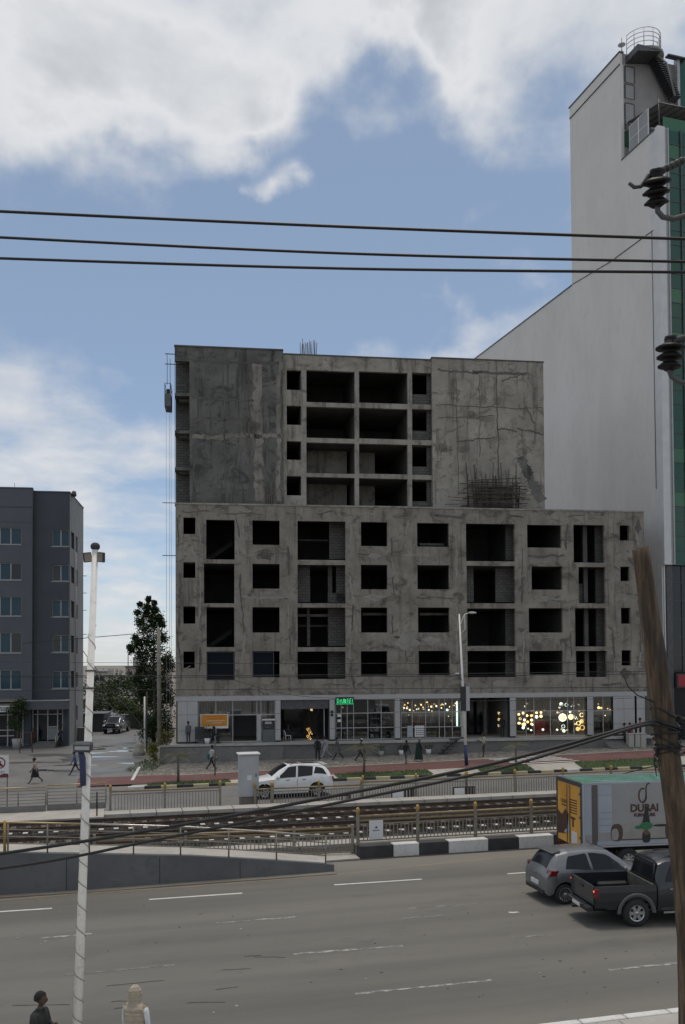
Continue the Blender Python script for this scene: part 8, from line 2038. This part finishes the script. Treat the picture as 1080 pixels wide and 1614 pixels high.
# shrubs at its foot
def shrub(px, py, r, h, label, mats=('leaf_dark', 'leaf_mid'), n=900, size=.14, dy=0):
    p = on_pave(px, py); p.y += dy; cs = [((random.uniform(-r, r) * .7, random.uniform(-r, r) * .6, h * random.uniform(.2, .85)), r * random.uniform(.35, .6)) for _ in range(12)]
    return tree(p, h, label, cs, n, size, .05, mats, True, 'shrub', 'shrub')
shrub(238, 1172, 1.3, 2.6, 'round dark green shrub at the kerb below the tall tree', n=3800, dy=.5); shrub(242, 1207, .5, 1.7, 'yellow green bush on the grass by the plinth corner', ('leaf_yellow', 'leaf_mid'), 1400, .12); shrub(262, 1175, .7, 1.6, 'yellowish bush against the plinth end', ('leaf_yellow', 'leaf_mid'), 1300, .13)
mbg = MB(); pg = on_pave(236, 1208)
for _ in range(700):
    x, y = pg.x + random.uniform(-1.2, .9), pg.y + random.uniform(-3, 4); z = zs(x) + .0; w, h, an = .02, random.uniform(.08, .25), random.uniform(0, 6.28); dx, dy = math.cos(an) * w, math.sin(an) * w
    mbg.poly([(x - dx, y - dy, z), (x + dx, y + dy, z), (x + random.uniform(-.08, .08), y + random.uniform(-.08, .08), z + h)])
tag(mbg.build('weeds', M['blade'], fix=False), 'tufts of grass beside the side street kerb', 'grass', kind='stuff')
# young palms in the verge
def palm(px, py, ytop, label, n=13, spread=1.5):
    p = on_pave(px, py); ht = atY(px, ytop, p.y).z - p.z; e = empty('young_palm', p, random.uniform(0, 3), label, 'palm')
    MB().tube([(0, 0, -.05), (.02, 0, ht * .5), (0, 0, ht)], [.09, .075, .06], 8).build('trunk', M['stick'], e)
    for i in range(n):
        a = 2 * math.pi * i / n + random.uniform(-.2, .2); up = random.uniform(.25, 1.0); L_ = spread * random.uniform(.75, 1.1); pts = []
        for k in range(8): f = k / 7; pts.append(Vector((math.cos(a) * L_ * f, math.sin(a) * L_ * f, ht + up * L_ * .75 * f - L_ * .62 * f * f)))
        mb = MB(); mb.tube(pts, [.018] * 4 + [.01] * 4, 4); sd_ = Vector((-math.sin(a), math.cos(a), 0))
        for k in range(1, 22):
            f = k / 22; q = pts[int(f * 7)].lerp(pts[min(7, int(f * 7) + 1)], f * 7 - int(f * 7)); l = L_ * .26 * math.sin(math.pi * min(1, f * .85 + .12)); fw = (pts[-1] - pts[0]).normalized()
            for s_ in (-1, 1):
                t = sd_ * s_ * l + fw * l * .6 + Vector((0, 0, -.25 * l)); mb.poly([q, q + t * .5 + fw * .012, q + t, q + t * .5 - fw * .014])
        mb.build('frond', M['frond'], e, fix=False)
palm(574, 1219, 1180, 'young palm with drooping fronds on the verge in the middle', 15, 1.5); palm(281, 1233, 1192, 'young palm on the left verge beside the red path', 13, 1.35); palm(814, 1216, 1174, 'sparse young palm at the crossing on the right verge', 9, 1.1)
# potted tree in front of the slate block
p = L0 + LX * LF(27, 1175, -2.2)[0] + LY * -2.2; e = tree(Vector((p.x, p.y, .9)), 4.0, 'dark bushy potted tree before the slate block', [((random.uniform(-.5, .5), random.uniform(-.5, .5), random.uniform(.7, 3.2)), random.uniform(.3, .6)) for _ in range(12)], 1500, .17, .06)
o = MB().lathe([(.35, 0), (.45, .85), (.4, .9), (.36, .86)], n=14).build('plant_pot', M['terracotta'], None, (p.x, p.y, .009)); tag(o, 'tall grey pot holding the bushy tree before the slate block', 'pot'); MB().lathe([(.02, .86), (.36, .86), (.34, .9), (.02, .905)], n=14).build('soil', M['earth'], o)
# folding trestle on the forecourt
p = L0 + LX * LF(41, 1190, -6)[0] + LY * -6; e = empty('folding_frame', Vector((p.x, p.y, .009)), .4, 'thin dark folding frame standing on the forecourt', 'frame')
for x in (-.5, .5): MB().tube([(x, -.3, 0), (x * .8, 0, 1.7)], .025, 5).build('leg', M['rebar'], e); MB().tube([(x, .35, 0), (x * .8, 0, 1.7)], .025, 5).build('leg', M['rebar'], e)
MB().tube([(-.4, 0, 1.68), (.4, 0, 1.68)], .025, 5).build('top_bar', M['rebar'], e); MB().tube([(-.45, -.17, .7), (.45, -.17, .7)], .02, 5).build('cross_bar', M['rebar'], e)
# leaning board by the flank of the slate block
p = L0 + LX * .5 + LY * 4.5; e = empty('leaning_frame', Vector((p.x, p.y, .009)), TLa + .3, 'pale framed board leaning beside the slate block flank', 'board')
o = boxpart('board', -.7, .7, -.03, .03, 0, 1.3, M['kerb_b'], e); o.rotation_euler = (-.35, 0, 0); mb = MB(); mb.box(-.76, -.7, -.04, .04, 0, 1.36); mb.box(.7, .76, -.04, .04, 0, 1.36); mb.box(-.7, .7, -.04, .04, 1.3, 1.36); f_ = mb.build('frame', M['white_trim'], e); f_.rotation_euler = (-.35, 0, 0)

# ------------------------------------------------------------------ far end of the side street
def far_box(px0, px1, yb, yt, Y, dep, m, name, label, cat='building', wins=None, roof=None):
    a, b = atY(px0, yb, Y), atY(px1, yb, Y); zt = atY(px0, yt, Y).z; e = empty(name, (a.x, Y, 0), R(6), label, cat); w = b.x - a.x
    boxpart('wall', 0, w, 0, dep, -.1, zt, M[m], e); boxpart('roof', -.2, w + .2, -.2, dep + .2, zt + .002, zt + .3, M[roof or 'dirty_metal'], e)
    if wins:
        cx_, rz_ = wins
        for i in range(cx_):
            for k in range(rz_): s = w * (i + .5) / cx_; z = zt - 2.2 - k * 3.0; wn_ = boxpart('window', s - .6, s + .6, -.05, -.01, z, z + 1.2, M['dark_glass'], e); boxpart('sill', s - .7, s + .7, -.12, -.002, z - .12, z - .002, M['pale_side'], wn_)
    return e
M['far_pink'] = mat('far_pinkish_wall', (.3, .24, .22), (.36, .3, .27), .4, .9); M['far_cream'] = mat('far_cream_wall', (.38, .36, .33), (.44, .42, .38), .4, .9); M['far_brown'] = mat('far_brown_wall', (.26, .19, .15), (.32, .25, .2), .4, .9)
far_box(138, 165, 1100, 1060, 240, 14, 'far_cream', 'far_house', 'pale block on the skyline just right of the slate block flank', wins=(3, 3))
far_box(198, 262, 1100, 1052, 230, 16, 'far_pink', 'far_house', 'pinkish building under construction on the skyline behind the dark tree', wins=(5, 4))
fh = far_box(192, 240, 1100, 1068, 205, 14, 'far_cream', 'far_house', 'lower pale house in front of the pinkish skyline building', wins=(4, 2))
for px in (172, 177, 184, 190): p = atY(px, 1066, 232); o = boxpart('starter_column', -.25, .25, -.25, .25, -.2, atY(px, 1054 if px != 190 else 1056, 232).z, M['far_cream']); o.location = (p.x, 232, 0); tag(o, {172: 'leftmost', 177: 'second', 184: 'third', 190: 'rightmost'}[px] + ' of four thin concrete columns on the skyline', 'column')
far_box(168, 200, 1105, 1066, 231, 8, 'far_cream', 'far_house', 'flat pale storey below the four skyline columns', wins=(3, 2))
p = atY(202, 1048, 229); tag(MB().tube([(p.x, 229, 0), (p.x, 229, atY(202, 1030, 229).z)], .12, 6).build('skyline_mast', M['dirty_metal']), 'thin mast on the skyline left of the dark tree', 'mast')
p = atY(201, 1060, 228); fb = boxpart('water_tank', -1.6, 1.6, -1.6, 1.6, 0, 2.2, M['far_cream']); fb.location = (p.x + 1, 238, atY(201, 1052, 230).z + .305); tag(fb, 'pale rooftop tank box on the pinkish skyline building', 'tank'); boxpart('lid', -1.7, 1.7, -1.7, 1.7, 2.202, 2.35, M['dirty_metal'], fb)
far_box(128, 186, 1136, 1106, 150, 8, 'far_brown', 'far_house', 'low brick red house behind the parked black pickup', wins=(4, 1))
# end wall of the street with a grey gate, dark vehicle shed left
p0, p1_ = atZ(182, 1147, 0), atZ(232, 1147, 0); Yw = 101
a, b = atY(186, 1145, Yw), atY(236, 1145, Yw); ew = empty('end_wall', (a.x, Yw, 0), R(4), 'grey boundary wall at the end of the side street', 'wall'); zt = atY(190, 1128, Yw).z
boxpart('wall', 0, b.x - a.x, 0, .3, -.1, zt, M['plinth'], ew); boxpart('coping', -.05, b.x - a.x + .05, -.06, .36, zt + .002, zt + .12, M['pave'], ew); g = boxpart('gate', 1.2, 2.2, -.06, -.004, 0, zt - .1, M['ramp_wall'], ew)
a, b = atY(128, 1145, 96), atY(163, 1145, 96); ds = empty('dark_shed', (a.x, 96, 0), R(4), 'low dark shed left of the parked black pickup', 'shed'); boxpart('wall', 0, b.x - a.x, 0, 4, -.1, 1.9, M['dark_frame'], ds); boxpart('roof', -.2, b.x - a.x + .2, -.3, 4.2, 1.902, 2.0, M['dirty_metal'], ds)
# trees beyond
def far_tree(px, py, Y, rx, rz, label, n=900, mats=('leaf_dark', 'leaf_mid'), size=.5):
    p = atY(px, py, Y); zc_2 = p.z; cs = []
    for _ in range(14): a = random.uniform(0, 6.28); q = random.uniform(0, .8); cs.append(((math.cos(a) * rx * q, random.uniform(-.6, .6) * rx, zc_2 + math.sin(a) * rz * q), rx * random.uniform(.25, .45)))
    return tree(Vector((p.x, Y, 0)), max(3, zc_2 + rz * .5), label, cs, n, size, .25, mats, True, 'tree', 'tree')
M['leaf_far'] = mat('far_leaf', (.045, .058, .036), (.07, .082, .05), 1, .85, spec=.15)
far_tree(176, 1082, 170, 4.6, 2.0, 'broad dark tree crown under the skyline columns', 1500, size=.5); far_tree(150, 1088, 160, 2.5, 2.0, 'small dull tree left of the broad dark crown', 700, ('leaf_far', 'leaf_dark'), .45)
far_tree(172, 1108, 128, 3.0, 1.5, 'dull olive tree behind the parked black pickup', 1300, ('leaf_far', 'leaf_mid'), .35); far_tree(205, 1112, 125, 3.2, 2.0, 'olive green tree above the street end wall', 1500, ('leaf_mid', 'leaf_far'), .35); far_tree(222, 1100, 118, 2.2, 2.0, 'darker green tree right above the street end wall', 1100, size=.35)
far_tree(218, 1125, 100, 1.6, 1.1, 'low bush beside the street end gate', 700, ('leaf_mid', 'leaf_dark'), .25); far_tree(150, 1112, 120, 2.0, 1.2, 'scrubby tree left of the olive one', 700, ('leaf_far', 'leaf_dark'), .3)
